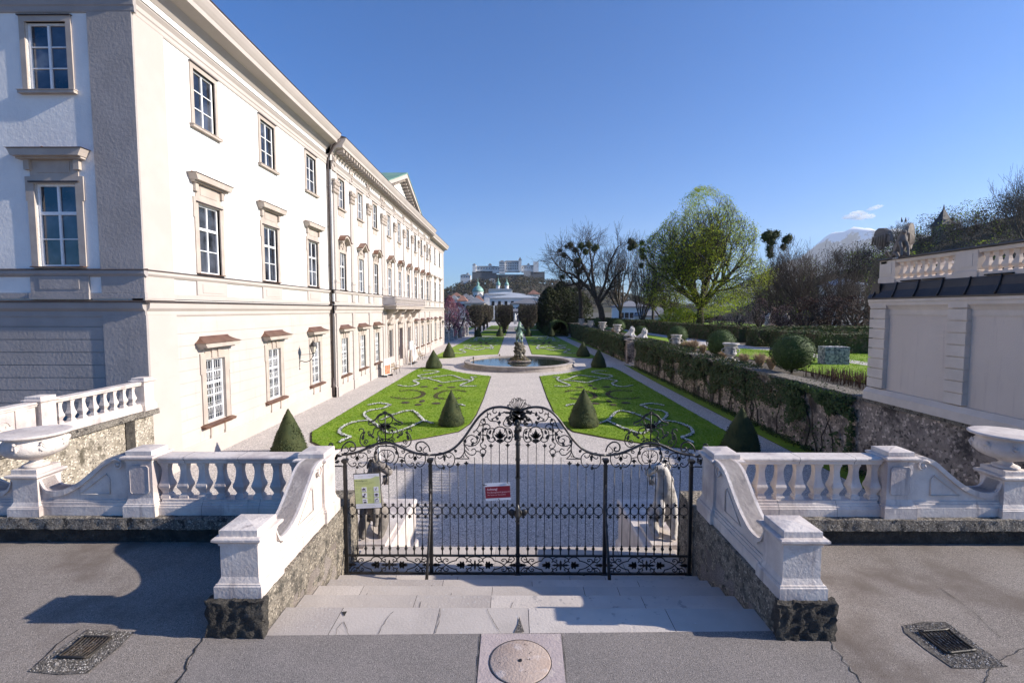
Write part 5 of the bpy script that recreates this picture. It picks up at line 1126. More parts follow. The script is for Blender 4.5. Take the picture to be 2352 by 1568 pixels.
for s, sd in ((1,'right'), (-1,'left')):
    for i, (ln, w, fy, e) in enumerate(FB):
        ld_ = 'near' if not fy else 'far'
        t = thing('flower_scroll', {0:f'white flower scrolls at the gate end of the near {sd} lawn', 1:f'white flower scrolls at the fountain end of the near {sd} lawn', 2:f'thin white flower scrolls at the distant end of the far {sd} lawn', 3:f'thin white flower scrolls at the fountain end of the far {sd} lawn'}[i], 'flower bed', (0,0,0), 0, 'white flower scrolls on the lawns')
        so, fl = band(ln, w, s, fy, 31*i+s); so.build('soil', M['soil'], t); fl.build('flowers', [M['petal'], M['box']], t)['kind'] = 'stuff'
    for fy in (0, 1):
        nm = 'near' if not fy else 'far'
        for ln, lb in ((([C1, C1b]), 'inner'), (([C2]), 'outer')):
            so, fl = band(ln, .34, s, fy, 7, 25); t = thing('bare_bed', f'dark C-shaped bare bed, {lb} one of the pair on the {nm} {sd} lawn', 'flower bed', (0,0,0), 0, 'curved bare beds'); so.build('soil', M['soil'], t)
            fl.mi = [1]*len(fl.mi); fl.v = fl.v; fl.build('seedlings', [M['petal'], M['plumleaf']], t)['kind'] = 'stuff'
        for k, (x, y, w, h) in enumerate(dots):
            c = zmir(z8(x, y), s, fy); a = zmir(z8(x+w, y), s, fy); ww = abs(a.x-c.x); hh = .32 if w > 40 else .45
            mb = MB(); mb.lathe([(1,.038),(.9,.06),(.3,.075),(.001,.078)], n=10, sx=ww*.9, sy=hh*(1.6 if fy else 1)); o = mb.build('small_bed', M['soil'], None, (c.x, c.y, G))
            tag(o, ['thin bare patch beside the inner C-bed, fountain side','small oval bare patch in the centre, closest to the fountain scrolls','round bare patch between the C-beds, fountain side','thin bare patch beside the outer C-bed, fountain side','round bare patch between the C-beds, gate side','small oval bare patch in the centre, closest to the gate scrolls','thin bare patch beside the inner C-bed, gate side','thin bare patch beside the outer C-bed, gate side'][k]+f', {nm} {sd} lawn', 'flower bed', 'small bare patches of the lawns')
# topiary cones
def cone_data(h, r0, n=3200, seed=1, fat=.9):
    mb = MB(); r = random.Random(seed); prof = [(r0*(1-t**1.35)*min(1, .86+t*1.2)+.02, h*t) for t in [i/14 for i in range(15)]]
    vs = MB(); mb.lathe(prof, n=22)
    mb.v = [(x*(1+.13*noise.noise(Vector((x*2.2,y*2.2,z*2.2+seed)))), y*(1+.13*noise.noise(Vector((x*3,y*3+9,z*3)))), z) for x, y, z in mb.v]
    for k in range(n):
        t = 1-sqrt(r.random()); t = min(.985, t*1.02); a = r.uniform(0,6.28); rr_ = (r0*(1-t**1.35)*min(1, .86+t*1.2)+.02)*r.uniform(.93,1.06)*(1+.13*noise.noise(Vector((r0*cos(a)*2.2,r0*sin(a)*2.2,h*t*2.2+seed))))
        mb.leaf((rr_*cos(a), rr_*sin(a), h*t), r.uniform(.035,.08)*(h/1.8), Vector((cos(a), sin(a), .5))*1.2, 0, r)
    return mb.data('cone', [M['yew']])
CD = [cone_data(1.75, .64, seed=2), cone_data(1.9, .80, seed=5), cone_data(2.0, .92, 2600, 8)]
def cone(lab, x, y, k, sc=1): o = bpy.data.objects.new('topiary_cone', CD[k]); COL.objects.link(o); o.location = (x, y, G+.02); o.scale = (sc,)*3; tag(o, lab, 'topiary', 'clipped topiary cones'); return o
cone('slender clipped yew cone on the near left lawn, just behind the gate', -3.16, 23.6, 0)
cone('broad dark yew cone on the near right lawn, just behind the gate', 3.45, 23.5, 1, .98)
cone('clipped yew cone half hidden by the left balustrade', -9.0, 18.7, 0, 1.05); cone('dark yew cone half hidden by the right balustrade', 9.3, 19.3, 1, .95)
cone('broad brownish yew cone left of the fountain, nearer one', -8.0, 46.9, 2, .92); cone('yew cone right of the fountain, nearer one', 8.45, 47.7, 1, 1.0)
cone('yew cone left of the fountain, farther one', -8.0, 58.0, 1, .98); cone('yew cone right of the fountain, farther one', 8.5, 59.0, 2, .95)
for x, y, lab in ((-7.8,101.6,'far left outermost of the four small yew cones by the clipped trees'), (-3.2,104.9,'second from the left of the four small yew cones by the clipped trees'), (3.0,105,'third from the left of the four small yew cones by the clipped trees'), (8.0,103.3,'rightmost of the four small yew cones, beside the arbour mouth')): cone(lab, x, y, 1, 1.1)
# ============================================================ fountain
FX, FY = .5, 49.35
t = thing('fountain', 'round stone fountain basin with water and a central planted rock', 'fountain', (FX, FY, G))
mb = MB(); mb.lathe([(5.70,0),(5.70,.08),(5.62,.10),(5.62,.36),(5.72,.40),(5.72,.50),(5.66,.53),(5.20,.53),(5.16,.50),(5.16,.08),(0.01,.06)], n=96, sm=False); mb.build('basin', mat('grey brown basin stone', (.36,.32,.29), (.27,.235,.21), 1.5, .85, 1, 12, streak=(.18,.15,.13)), t)
mb = MB(); mb.lathe([(5.17,.40),(5.17,.405),(.01,.406)], n=64, sm=False); mb.build('water', M['water'], t)
mb = MB(); mb.lathe([(1.5,.05),(1.5,.50),(1.42,.54),(.1,.54)], n=4, sm=False, a0=pi/4); mb.lathe([(1.25,.5),(1.2,.62),(.1,.64)], n=24, sm=False); mb.build('ring', M['darkstone'], t)
mb = MB()
for k in range(90):
    a = rnd.uniform(0,6.28); z = rnd.random(); rr_ = (.62-.20*z)*rnd.uniform(.55,1.0) if z > .25 else rnd.uniform(.4,.85); mb.blob((rr_*cos(a), rr_*sin(a), .4+z*2.0), (rnd.uniform(.12,.24),)*2+(rnd.uniform(.1,.2),), 7, 5, .5, 2, seed=k)
mb.lathe([(.5,.4),(.42,2.3),(.4,2.42)], n=10); mb.build('rock', M['rock'], t)
mb = MB(); r = random.Random(4)
for k in range(2600): a = r.uniform(0,6.28); q = r.uniform(.5,1.25); mb.leaf((q*cos(a), q*sin(a), .45+max(0,(1.25-q))*.75*r.random()+.08), r.uniform(.06,.13), Vector((0,-.3,1)), r.choice((0,0,1,2,3)), r)
mb.build('planting', [M['box'], M['petal2'], M['plumleaf'], M['paleb']], t)
for dx, dy in ((-2.2,4.9),(-4.9,1.6)):
    mb = MB(); mb.lathe([(.05,0),(.05,.55),(.1,.6),(.08,.75),(.02,.8)], (dx,dy,0), 8); mb.build('spout', M['darkstone'], t)
t = thing('horse_statue', 'green bronze winged horse rearing on the fountain rock', 'statue', (FX, FY, G+2.40))
V = [(0,-.30,.62),(0,-.05,.80),(0,.28,1.08),(0,.42,1.40),(.02,.50,1.68),(.03,.62,1.72),(.03,.80,1.60),
     (.18,-.34,.50),(.20,-.15,.32),(.20,-.30,.12),(.20,-.24,.0),(-.18,-.34,.50),(-.22,-.18,.30),(-.22,-.36,.12),(-.22,-.30,.0),
     (.17,.34,.96),(.20,.68,.98),(.19,.72,.72),(.19,.62,.66),(-.17,.34,.96),(-.20,.62,1.10),(-.20,.74,.86),(-.20,.66,.78),(0,-.55,.62),(.02,-.70,.40),(.02,-.66,.12)]
E = [(0,1),(1,2),(2,3),(3,4),(4,5),(5,6),(0,7),(7,8),(8,9),(9,10),(0,11),(11,12),(12,13),(13,14),(2,15),(15,16),(16,17),(17,18),(2,19),(19,20),(20,21),(21,22),(0,23),(23,24),(24,25)]
Q = [.30,.27,.25,.17,.12,.12,.07,.16,.11,.055,.06,.16,.11,.055,.06,.13,.08,.05,.055,.13,.08,.05,.055,.06,.08,.04]
def wings(mb):
    r = random.Random(2)
    for s in (-1,1):
        for k in range(9):
            a = R(35+k*12); b = Vector((s*.20, .12, 1.05)); L = .75-.03*k; d = Vector((s*.35*cos(a)+s*.15, -.55*cos(a)-.05, sin(a)))
            mb.tube([b, b+d*L*.5+Vector((s*.06,0,.02)), b+d*L], [.05,.045,.015], 5)
        mb.tube([(s*.06,.5,1.76),(s*.07,.50,1.86)], [.03,.006], 5)
    for k in range(14): q = Vector((r.uniform(-.05,.05), .30+.02*k*.8, 1.10+.045*k)); mb.tube([q, q+Vector((r.uniform(-.08,.08), -.14, .02)), q+Vector((r.uniform(-.08,.08), -.2, -.08))], [.04,.03,.01], 5)
skin('body', V, E, Q, M['bronze'], t, 2, extra=wings, sc=1.22)
mb = MB(); mb.lathe([(.42,-.08),(.40,.02),(.3,.05)], n=12); mb.build('plinth', M['rock'], t)
# ============================================================ upper terrace on the right
mb = MB(); mb.prism([(12.9,7.7),(60,7.7),(60,140),(13.3,140),(13.3,52),(12.9,48)], 'z', G-.3, T-.03); struct('terrace', mb, M['terrasoil'])
def sheet(name, P, z, m): struct(name, flat(P, z), m)
def tz(x, y): return gz(x, y, T)
sheet('terrace_lawn', [(14.9,18),(30,18),(30,36),(21,36),(15.2,42)], T+.012, M['grass'])
sheet('terrace_lawn', [(15.2,43),(17,44.5),(18.8,50),(17.2,90),(15.2,90)], T+.012, M['grass'])
sheet('terrace_lawn', [(23,37.5),(45,34),(45,60),(24.5,46)], T+.012, M['grass'])
sheet('terrace_lawn', [(21.5,60),(45,70),(60,138),(17,138)], T+.012, M['grass'])
sheet('terrace_path', [(15.2,42.0),(20.0,36.8),(19.7,30.2),(19.8,26.5),(21,26.5),(21,31.5),(21.8,37),(23.0,40),(20.6,42.5),(19.2,48.5),(17.6,84),(16.2,84),(17.4,48)][::-1], T+.02, M['path'])
blades('terrace_grass', 'uneven sunlit grass on the upper terrace', [[(14.9,18),(30,18),(30,36),(21,36),(15.2,42)], [(23,37.5),(40,34),(40,50),(24.5,46)]], 7000, T+.01, (.05,.09), 5)
# retaining wall
w = thing('terrace_retaining_wall', 'tall mottled retaining wall with ragged dark coping, between garden path and terrace', 'stone wall', (0,0,0))
mb = MB(); roughbox(mb, 12.2, 12.95, 7.65, 48.2, G-.2, T-.04, .03, .16, fr=2.5); mb.build('wall_body', M['stonewall'], w)
mb = MB(); roughbox(mb, 12.12, 13.0, 7.65, 48.25, T-.04, T+.10, .035, .11, fr=4); mb.build('coping', M['coping'], w)
mb = MB(); mb.box(12.15, 13.0, 47.2, 48.3, G-.1, T+.08); mb.box(12.15, 13.3, 51.2, 52.0, G-.1, T-.2); roughbox(mb, 12.4, 13.2, 52.0, 101, G-.2, T-.25, .03, .3); mb.build('pier', M['stonewall'], w)
mb = MB(); [mb.box(12.3+.35*k, 16, 48.3, 51.2, G-.1, G+.18*(k+1)) for k in range(9)]; mb.build('side_steps', M['step'], w)
def leafbox(mb, x0, x1, y0, y1, z0, z1, n, sz, seed, mi=(0,), top=1, amp=.12, mask=None, sides='xXyYt'):
    r = random.Random(seed); A = {'x':(y1-y0)*(z1-z0), 'X':(y1-y0)*(z1-z0), 'y':(x1-x0)*(z1-z0), 'Y':(x1-x0)*(z1-z0), 't':(x1-x0)*(y1-y0)*top}; A = {k:v for k, v in A.items() if k in sides}; tot = sum(A.values())
    ks = list(A); 
    for k in range(n):
        q = r.random()*tot
        for f in ks:
            q -= A[f]
            if q <= 0: break
        x, y, z = r.uniform(x0,x1), r.uniform(y0,y1), r.uniform(z0,z1); d = {'x':(-1,0,0),'X':(1,0,0),'y':(0,-1,0),'Y':(0,1,0),'t':(0,0,1)}[f]
        if f == 'x': x = x0
        if f == 'X': x = x1
        if f == 'y': y = y0
        if f == 'Y': y = y1
        if f == 't': z = z1
        nn = noise.noise(Vector((x*1.3,y*1.3,z*1.3)))*amp+r.uniform(-.4,.4)*amp; p = (x+d[0]*nn, y+d[1]*nn, z+d[2]*nn)
        if mask and not mask(*p): continue
        mb.leaf(p, sz*r.uniform(.7,1.4), Vector(d)*.9+Vector((0,0,.3)), r.choice(mi), r)
def hedge(name, lab, x0, x1, y0, y1, z0, z1, n, sz, seed, m='hedge', rz=0, group='clipped hedges', cat='hedge', amp=.12):
    cx, cy = (x0+x1)/2, (y0+y1)/2; mb = MB(); hx, hy = (x1-x0)/2, (y1-y0)/2
    roughbox(mb, -hx+.06, hx-.06, -hy+.06, hy-.06, 0, z1-z0-.05, .05, .35, fr=1.5); leafbox(mb, -hx, hx, -hy, hy, 0, z1-z0, n, sz, seed, (0,0,1), amp=amp)
    o = mb.build(name, [M[m], M['box'] if m != 'box' else M['ivy']], None, (cx, cy, z0), rz); return tag(o, lab, cat, group)
# ivy over the near wall: separate climbers
def climber(lab, y0, y1, zlo, dens, seed, deep=.28, over=.35, mi=(0,0,1), sz=.12):
    t = thing('ivy', lab, 'climber', (12.2, (y0+y1)/2, G), 0, 'climbers on the terrace wall'); mb = MB(); r = random.Random(seed); yc = (y0+y1)/2; L = y1-y0; n = int(dens*L)
    for k in range(n):
        y = r.uniform(y0, y1); z = G+ (T+over-G)*r.random()**.62; nv = noise.noise(Vector((y*.6, z*.8, seed)))+.5*noise.noise(Vector((y*2, z*2, seed)))
        low = zlo+ .9*noise.noise(Vector((y*.5, 3, seed)))
        if z < low and r.random() > .10: continue
        if nv < -.28: continue
        e = deep*(.35+.65*(nv+.6))*(.5+.5*min(1,(z-G)/2.6)); x = -r.random()**.5*e; 
        if z > T+.05: x = r.uniform(-deep, .9)
        mb.leaf((x, y-yc, z-G), sz*r.uniform(.7,1.4)*(1+.012*(y-20)), Vector((-1,-.2,.5)), r.choice(mi), r)
    mb.build('leaves', [M['ivy'], M['hedge'], M['box']], t); mb = MB()
    for k in range(max(3, int(L*1.2))):
        y = r.uniform(-L/2, L/2); p = [Vector((-.05, y, 0))]
        for j in range(7): p.append(p[-1]+Vector((r.uniform(-.02,.02), r.uniform(-.25,.25), .4)))
        mb.tube(p, [.03-.003*j for j in range(8)], 4)
    mb.build('stems', M['twig'], t)
climber('dark ragged climber with bare patches, on the wall left of the pavilion corner', 16.8, 20.8, -1.0, 1500, 3, .55, .1, (0,0,2))
climber('thin straggly climber showing much of the wall, behind the half hidden cone', 20.8, 24.6, -.9, 620, 4, .25, .05)
climber('thick hedge-like climber draped over the near middle of the wall', 24.6, 33, -1.0, 1150, 5, .55, .30)
climber('thick hedge-like climber over the wall up to the side steps', 33, 47.6, -1.2, 900, 6, .6, .45)
climber('dark even climber covering the far wall beyond the side steps', 52.2, 72, -1.7, 520, 7, .5, .25, sz=.17)
climber('dark even climber on the most distant wall next to the leafy arbour', 72, 101, -1.9, 330, 8, .5, .2, sz=.22)
# bare shrub in front of the wall and the planted strip at its foot
mb = MB(); r = random.Random(9)
for k in range(9000):
    y = 13+ 35*r.random()**1.3; x = r.uniform(11.75, 12.2); c = noise.noise(Vector((x*2, y*2, 0)))
    if c < -.2: continue
    mb.leaf((x, y, G+.05+r.random()*(.16+.12*c)), r.uniform(.05,.10), Vector((0,0,.6)), r.choice((0,0,1)), r)
tag(mb.build('border_plants', [M['ivy'], M['box']]), 'low leafy border plants along the foot of the terrace wall', 'border plants', kind='stuff')
# arbour tunnel
t = thing('leafy_arbour', 'clipped leafy tunnel with a dark arched mouth at the far end of the wall', 'arbour', (9.8, 104, G)); mb = MB(); cu = MB(); N = 16
for y in [0]: 
    for j in range(40):
        yy = j*2.0; rr_ = 1.75; 
        for i in range(N): 
            a, b = pi*i/N, pi*(i+1)/N; q = lambda a_, y_: (rr_*cos(a_), y_, 1.45+rr_*sin(a_)*1.05); cu.add([q(a,yy),q(b,yy),q(b,yy+2),q(a,yy+2)], [(0,1,2,3)])
        cu.add([(rr_,yy,0),(rr_,yy,1.45),(rr_,yy+2,1.45),(rr_,yy+2,0)], [(0,1,2,3)]); cu.add([(-rr_,yy,0),(-rr_,yy+2,0),(-rr_,yy+2,1.45),(-rr_,yy,1.45)], [(0,1,2,3)])
r = random.Random(3)
for k in range(9000):
    yy = 80*r.random()**1.8; s_ = r.random(); 
    if s_ < .6: a = r.uniform(0,pi); p = Vector((1.85*cos(a), yy, 1.45+1.95*sin(a))); d = Vector((cos(a),0,sin(a)))
    else: sd = r.choice((-1,1)); p = Vector((sd*1.85, yy, r.uniform(0,1.5))); d = Vector((sd,0,.3))
    mb.leaf(p+d*r.uniform(-.05,.12), r.uniform(.14,.28), d, r.choice((0,1,1)), r)
for k in range(1200): a = r.uniform(-.1,pi+.1); q = r.uniform(1.65,2.0); mb.leaf((q*cos(a), -.05+r.uniform(-.1,.1), max(.05, 1.45+q*sin(a)*1.05) if r.random()<.7 else r.uniform(0,1.5)), .16, Vector((0,-1,.2)), 1, r)
cu.build('frame', M['bark'], t); mb.build('leaves', [M['ivy'], M['box']], t)
# second lower arbour hedge beside the clipped trees
hedge('clipped_hedge', 'bright green low hedge curving beside the clipped trees and the arbour', 6.9, 7.7, 108, 150, G, G+1.9, 2600, .3, 3, 'box')
# ---- potted topiary balls, stone vases, dry grasses on the terrace
def ball(lab, x, y, r0, zc, seed, squash=1.0):
    t = thing('topiary_ball', lab, 'topiary', (x, y, T), 0, 'clipped box balls on the terrace'); mb = MB(); r = random.Random(seed)
    mb.blob((0,0,zc), (r0*.93,r0*.93,r0*squash*.93), 16, 11, .08, 2, seed=seed)
    for k in range(int(3600*r0)):
        d = Vector((r.gauss(0,1), r.gauss(0,1), r.gauss(0,1))).normalized(); q = r0*(1+.06*noise.noise(d*3+Vector((seed,0,0)))+r.uniform(-.03,.05)); mb.leaf((d.x*q, d.y*q, zc+d.z*q*squash), r.uniform(.05,.10), d, r.choice((0,0,0,1)), r)
    mb.build('crown', [M['box'], M['yew']], t); m2 = MB(); m2.tube([(0,0,0),(.02,0,zc-r0*.6)], .06, 6); m2.build('trunk', M['bark'], t)
ball('large dark clipped ball beside the rough white cube, on the terrace', 13.75, 23.6, .98, 1.02, 1, .92)
ball('round clipped ball between two stone vases, second nearest on the terrace', 13.6, 31.4, .88, .95, 2)
ball('round clipped ball behind the second stone vase, beside the sphinx figures', 14.1, 41.3, .82, .95, 3)
ball('small wide clipped ball left of the path, beyond the sphinx figures', 14.6, 55, .75, .7, 4, .8); ball('distant clipped ball behind the third and fourth vases', 14.4, 66, .9, .9, 5)
ball('most distant small clipped ball by the long hedge', 14.6, 84, .8, .9, 6)
def vase(lab, x, y, sc=1, seed=1, lip=1):
    t = thing('stone_vase', lab, 'urn', (x, y, T+.08), 0, 'stone vases along the terrace wall'); t.scale = (sc,)*3; mb = MB()
    mb.lathe([(.30,0),(.30,.06),(.20,.10),(.15,.18),(.17,.24),(.27,.30),(.35,.38),(.36,.46),(.32,.52),(.315,.74),(.35,.80),(.33,.84),(.38,.90),(.48 if lip else .42,.98),(.49 if lip else .43,1.05),(.44,1.08),(.38,1.0),(.05,.98)], n=24); [mb.tube(smooth([(s_*.33,0,.50),(s_*.50,0,.52),(s_*.54,0,.66),(s_*.36,0,.74)], 3), .03, 5) for s_ in (-1,1)]
    mb.build('bowl', M['stone'], t); mb = MB(); r = random.Random(seed)
    for k in range(30): a = 2*pi*k/30; mb.blob((.345*cos(a), .345*sin(a), .78+.05*sin(6*a)), (.05,.05,.07), 6, 4)
    for k in range(16): a = 2*pi*k/16; mb.tube([(.33*cos(a),.33*sin(a),.5),(.32*cos(a),.32*sin(a),.74)], .02, 4)
    mb.build('ornament', M['stone'], t)
    for k in range(1): m2 = MB(); m2.box(-.42,.42,-.42,.42,-.12,0); m2.build('plinth', M['stone'], t)
vase('ornate stone vase with dark garlands, nearest on the terrace wall', 13.15, 29.0, .98, 1); vase('ornate stone vase, second nearest, just before the sphinx figures', 12.95, 38.2, 1.0, 2, 0)
vase('stone vase, first of the four beyond the sphinx figures', 12.9, 60, 1.15, 3); vase('stone vase, second of the four beyond the sphinx figures', 12.9, 70, 1.2, 4)
vase('stone vase, third of the four beyond the sphinx figures', 12.9, 81, 1.2, 5, 0); vase('stone vase, most distant of the four beyond the sphinx figures', 12.9, 92, 1.25, 6)
def tuft(lab, x, y, h, n, seed, m='straw'):
    mb = MB(); r = random.Random(seed)
    for k in range(n):
        a = r.uniform(0,6.28); q = r.random()**.5; b = Vector((.10*cos(a)*q, .10*sin(a)*q, 0)); L = h*r.uniform(.6,1.1); lean = r.uniform(.1,.75); p2 = b+Vector((cos(a)*L*lean*.5, sin(a)*L*lean*.5, L*.65)); p3 = b+Vector((cos(a)*L*lean, sin(a)*L*lean, L*(.95-.5*lean)))
        w = Vector((-sin(a), cos(a), 0))*.012; mb.add([b-w, b+w, p2+w, p2-w, p3], [(0,1,2,3),(3,2,4)])
    o = mb.build('dry_grass_tuft', M[m], None, (x, y, T)); return tag(o, lab, 'ornamental grass', 'dry grass tufts on the terrace')
for x, y, h, lab in ((13.3,27.6,.75,'brown dry grass tuft just in front of the nearest vase'),(13.5,26.2,.95,'brownish dry grass tuft between nearest vase and large dark ball'),(13.6,25.2,.85,'pale dry grass tuft nearest to the large dark ball'),(13.3,30.4,.6,'low grey dry grass tuft behind the nearest vase'),
                     (13.4,35.6,1.15,'tall straw coloured grass tuft after the second vase'),(13.2,36.7,.9,'spreading straw coloured tuft at the foot of the second vase'),(13.6,34.4,.8,'low straw tuft toward the second clipped ball'),(13.3,64,.9,'distant straw tuft between two far vases')): tuft(lab, x, y, h, 420, int(y*10))
mb = MB(); r = random.Random(8)
for k in range(500): x, y = r.uniform(13.6,15.6), r.uniform(18.6,22.6); mb.tube([(x,y,T),(x+r.uniform(-.05,.05),y+r.uniform(-.05,.05),T+r.uniform(.25,.5))], .008, 3)
tag(mb.build('bare_perennials', M['plumleaf']), 'bare upright stems in the bed at the terrace edge', 'plants', kind='stuff')
# sphinx-like figures
def sphinx(lab, x, y, rz):
    t = thing('sphinx_statue', lab, 'statue', (x, y, T+.1), rz, 'curly headed sphinx figures')
    V = [(0,.55,.30),(0,.1,.36),(0,-.35,.45),(0,-.48,.78),(0,-.5,1.0),(.18,-.4,.30),(.18,-.85,.08),(-.18,-.4,.30),(-.18,-.85,.08),(.2,.5,.15),(-.2,.5,.15)]
    E = [(0,1),(1,2),(2,3),(3,4),(2,5),(5,6),(2,7),(7,8),(0,9),(0,10)]; Q = [.26,.26,.27,.16,.20,.13,.07,.13,.07,.13,.13]
    def ex(mb):
        r = random.Random(1)
        for k in range(60): d = Vector((r.gauss(0,1), r.gauss(0,1)+.5, r.gauss(0,1)*.9)).normalized(); mb.blob((d.x*.25, -.46+d.y*.23, .90+d.z*.30), r.uniform(.06,.10), 6, 4)
    skin('body', V, E, Q, M['whitestone'], t, 2, extra=ex, sc=1.1); mb = MB(); mb.box(-.45,.45,-1.0,.9,-.12,.02); mb.build('plinth', M['stone'], t)
sphinx('white curly headed sphinx statue beyond the side steps, left one of the pair', 12.6, 52.4, R(25)); sphinx('white curly headed sphinx statue at the near side of the steps, right of the pair', 12.6, 47.4, R(25))
# dwarfs
def dwarf(lab, x, y, z, rz, bend):
    t = thing('dwarf_statue', lab, 'statue', (x, y, z), rz, 'dwarf statues behind the hedge')
    V = [(0,0,.75),(0,-.06*bend,1.05),(0,-.15*bend,1.35),(0,-.2*bend,1.55),(0,-.24*bend,1.80),(.15,0,.45),(.18,.02,.08),(-.15,0,.45),(-.18,.02,.08),(.30,-.1*bend,1.30),(.44,-.05,1.0),(.26,-.2,.88),(-.30,-.1*bend,1.30),(-.44,-.05,1.0),(-.26,-.2,.88)]
    E = [(0,1),(1,2),(2,3),(3,4),(0,5),(5,6),(0,7),(7,8),(2,9),(9,10),(10,11),(2,12),(12,13),(13,14)]; Q = [.24,.27,.25,.11,.20,.15,.12,.15,.12,.11,.08,.07,.11,.08,.07]
    skin('body', V, E, Q, M['whitestone'], t, 2); mb = MB(); mb.lathe([(.35,-.9),(.35,0)], n=10); mb.build('plinth', M['stone'], t)
dwarf('pale bending stone dwarf figure behind the hedges, left of the two', 35.0, 66.5, T+.95, R(30), 1.8); dwarf('pale upright stone dwarf figure with arms akimbo behind the hedges, right of the two', 37.1, 65.5, T+.95, R(-10), .3)
# rough white cube
mb = MB(); roughbox(mb, -.65, .65, -.42, .42, 0, 1.02, .05, .06, fr=9); t = mb.build('stone_cube', mat('snowy rough stone block', (.55,.54,.52), (.10,.11,.14), 7, .95, 4, 25), None, (18.45, 27.6, T), R(-8)); tag(t, 'rough speckled white and dark stone cube standing on the terrace lawn', 'stone block')
# hedges on the terrace
hedge('clipped_hedge', 'short square hedge left of the gap, under the bending dwarf', 20.4, 22.7, 40.3, 42.3, T, T+1.45, 1500, .16, 11)
hedge('clipped_hedge', 'medium clipped hedge behind the large dark ball', 21.2, 25.0, 38.0, 39.8, T, T+1.45, 1900, .16, 12)
hedge('clipped_hedge', 'nearest brownish hedge with bare stems, left of the pavilion', 21.6, 26.2, 34.0, 35.6, T, T+1.45, 2000, .15, 13)
hedge('clipped_hedge', 'dark hedge piece running behind the pavilion corner', 26.8, 31, 33.6, 35.2, T, T+1.15, 1300, .15, 14)
for i, (a, b, lab) in enumerate((((22.4,46.5),(19.9,58),'long hedge, piece nearest the dwarf statues'),((19.9,58),(18.6,75),'long hedge, piece below the big green tree'),((18.6,75),(17.8,100),'long hedge, most distant piece'))):
    c = ((a[0]+b[0])/2, (a[1]+b[1])/2); L = sqrt((a[0]-b[0])**2+(a[1]-b[1])**2); hedge('clipped_hedge', lab+', running along the terrace path', c[0]-L/2, c[0]+L/2, c[1]-.7, c[1]+.7, T, T+1.55, int(1500+L*70), .2+.05*i, 20+i, rz=atan2(b[1]-a[1], b[0]-a[0]))
hedge('clipped_hedge', 'wide hedge wall running right from the long hedge, before the dark trees', 22.5, 46, 47, 48.4, T, T+1.5, 4200, .22, 30, rz=R(4))
hedge('clipped_hedge', 'tall brown topped hedge far behind, below the mistletoe tree', 9, 27, 120, 122, G, G+3.6, 5200, .36, 31)
hedge('clipped_hedge', 'tall distant hedge on the right of the bare trees', 28, 48, 116, 118, G, G+3.4, 4200, .36, 32)
# ============================================================ pavilion on the right
t = thing('pavilion', 'beige rendered garden pavilion with banded pilasters and dark metal roof edge, right', 'pavilion', (12.2, 16.3, T)); BXp = 12.25
def pb(mb, name, m): mb.v = [(x-12.2, y-16.3, z-T) for x, y, z in mb.v]; return mb.build(name, M[m], t)
mb = MB(); mb.box(BXp, 24, 9.2, 16.2, T+.1, 3.9); pb(mb, 'wall', 'pav')
for y0, y1 in ((15.66,16.25),(12.85,13.42),(10.0,10.6)):
    mb = MB(); mb.box(BXp-.10, BXp+.03, y0+.02, y1-.02, T+.55, 3.44); 
    for k in range(9):
        z = T+.52+k*.33; mb.box(BXp-.15, BXp+.02, y0-.0, y1+.0, z+.02, z+.32)
    pb(mb, 'banded_pilaster', 'pavtrim')
mb = MB(); mb2 = MB(); mb2.box(BXp+.0, BXp+.9, 16.2, 16.32, T+.5, 3.7); 
for k in range(9): z = T+.52+k*.33; mb.box(BXp-.13, BXp+1.0, 16.24, 16.36, z+.02, z+.32)
pb(mb, 'banded_pilaster', 'pavtrim')
mb = MB(); mb.prism([(BXp-.22, T+.1),(BXp-.22, T+.35),(BXp-.16, T+.42),(BXp-.10, T+.5),(BXp+.1, T+.5),(BXp+.1, T+.1)], 'y', 9.15, 16.4); pb(mb, 'base_course', 'pavtrim')
mb = MB(); mb.prism([(BXp-0.013,3.45),(BXp-0.025,3.5),(BXp-0.025,3.62),(BXp-0.059,3.68),(BXp-0.084,3.72),(BXp-0.143,3.78),(BXp-0.151,3.86),(BXp-0.176,3.90),(BXp-0.176,3.98),(BXp+.3,3.98),(BXp+.3,3.45)], 'y', 9.1, 16.42); pb(mb, 'cornice', 'pavtrim')
mb = MB(); cu = [(BXp-0.193,3.97),(BXp-0.193,4.02),(BXp-0.143,4.12),(BXp-0.084,4.26),(BXp-0.042,4.44),(BXp-0.025,4.50),(BXp+.4,4.50),(BXp+.4,3.985)]; mb.prism(cu, 'y', 9.1, 16.44)
mb.prism([(16.44,3.99),(16.47,4.02),(16.42,4.12),(16.36,4.26),(16.30,4.5),(16.0,4.5),(16.0,3.99)], 'x', BXp-0.126, 24); pb(mb, 'roof_edge', 'slate')
for k in range(9): y = 16.2-k*.82; mb = MB(); mb.tube([(p[0]-.015, y+.0, p[1]+.015) for p in cu[1:6]], .022, 4); pb(mb, 'seam', 'slate')
bt = thing('roof_balustrade', 'beige stone balustrade with dark coping on the pavilion roof', 'balustrade', (12.2, 16.3, 4.5))
def rb(mb, name, m): mb.v = [(x-12.2, y-16.3, z-4.5) for x, y, z in mb.v]; return mb.build(name, M[m], bt)
mb = MB(); mb.mold(BXp+.02, BXp+.34, 9.3, 16.2, [(0,4.44),(0,4.60),(-.02,4.62)]); 
for y0 in (15.55,12.8,9.9): mb.mold(BXp+.0, BXp+.36, y0, y0+.65, [(.02,4.5),(.02,4.66),(0,4.68),(0,5.22)]); mb.box(BXp-.012, BXp+.0, y0+.14, y0+.51, 4.78, 5.14)
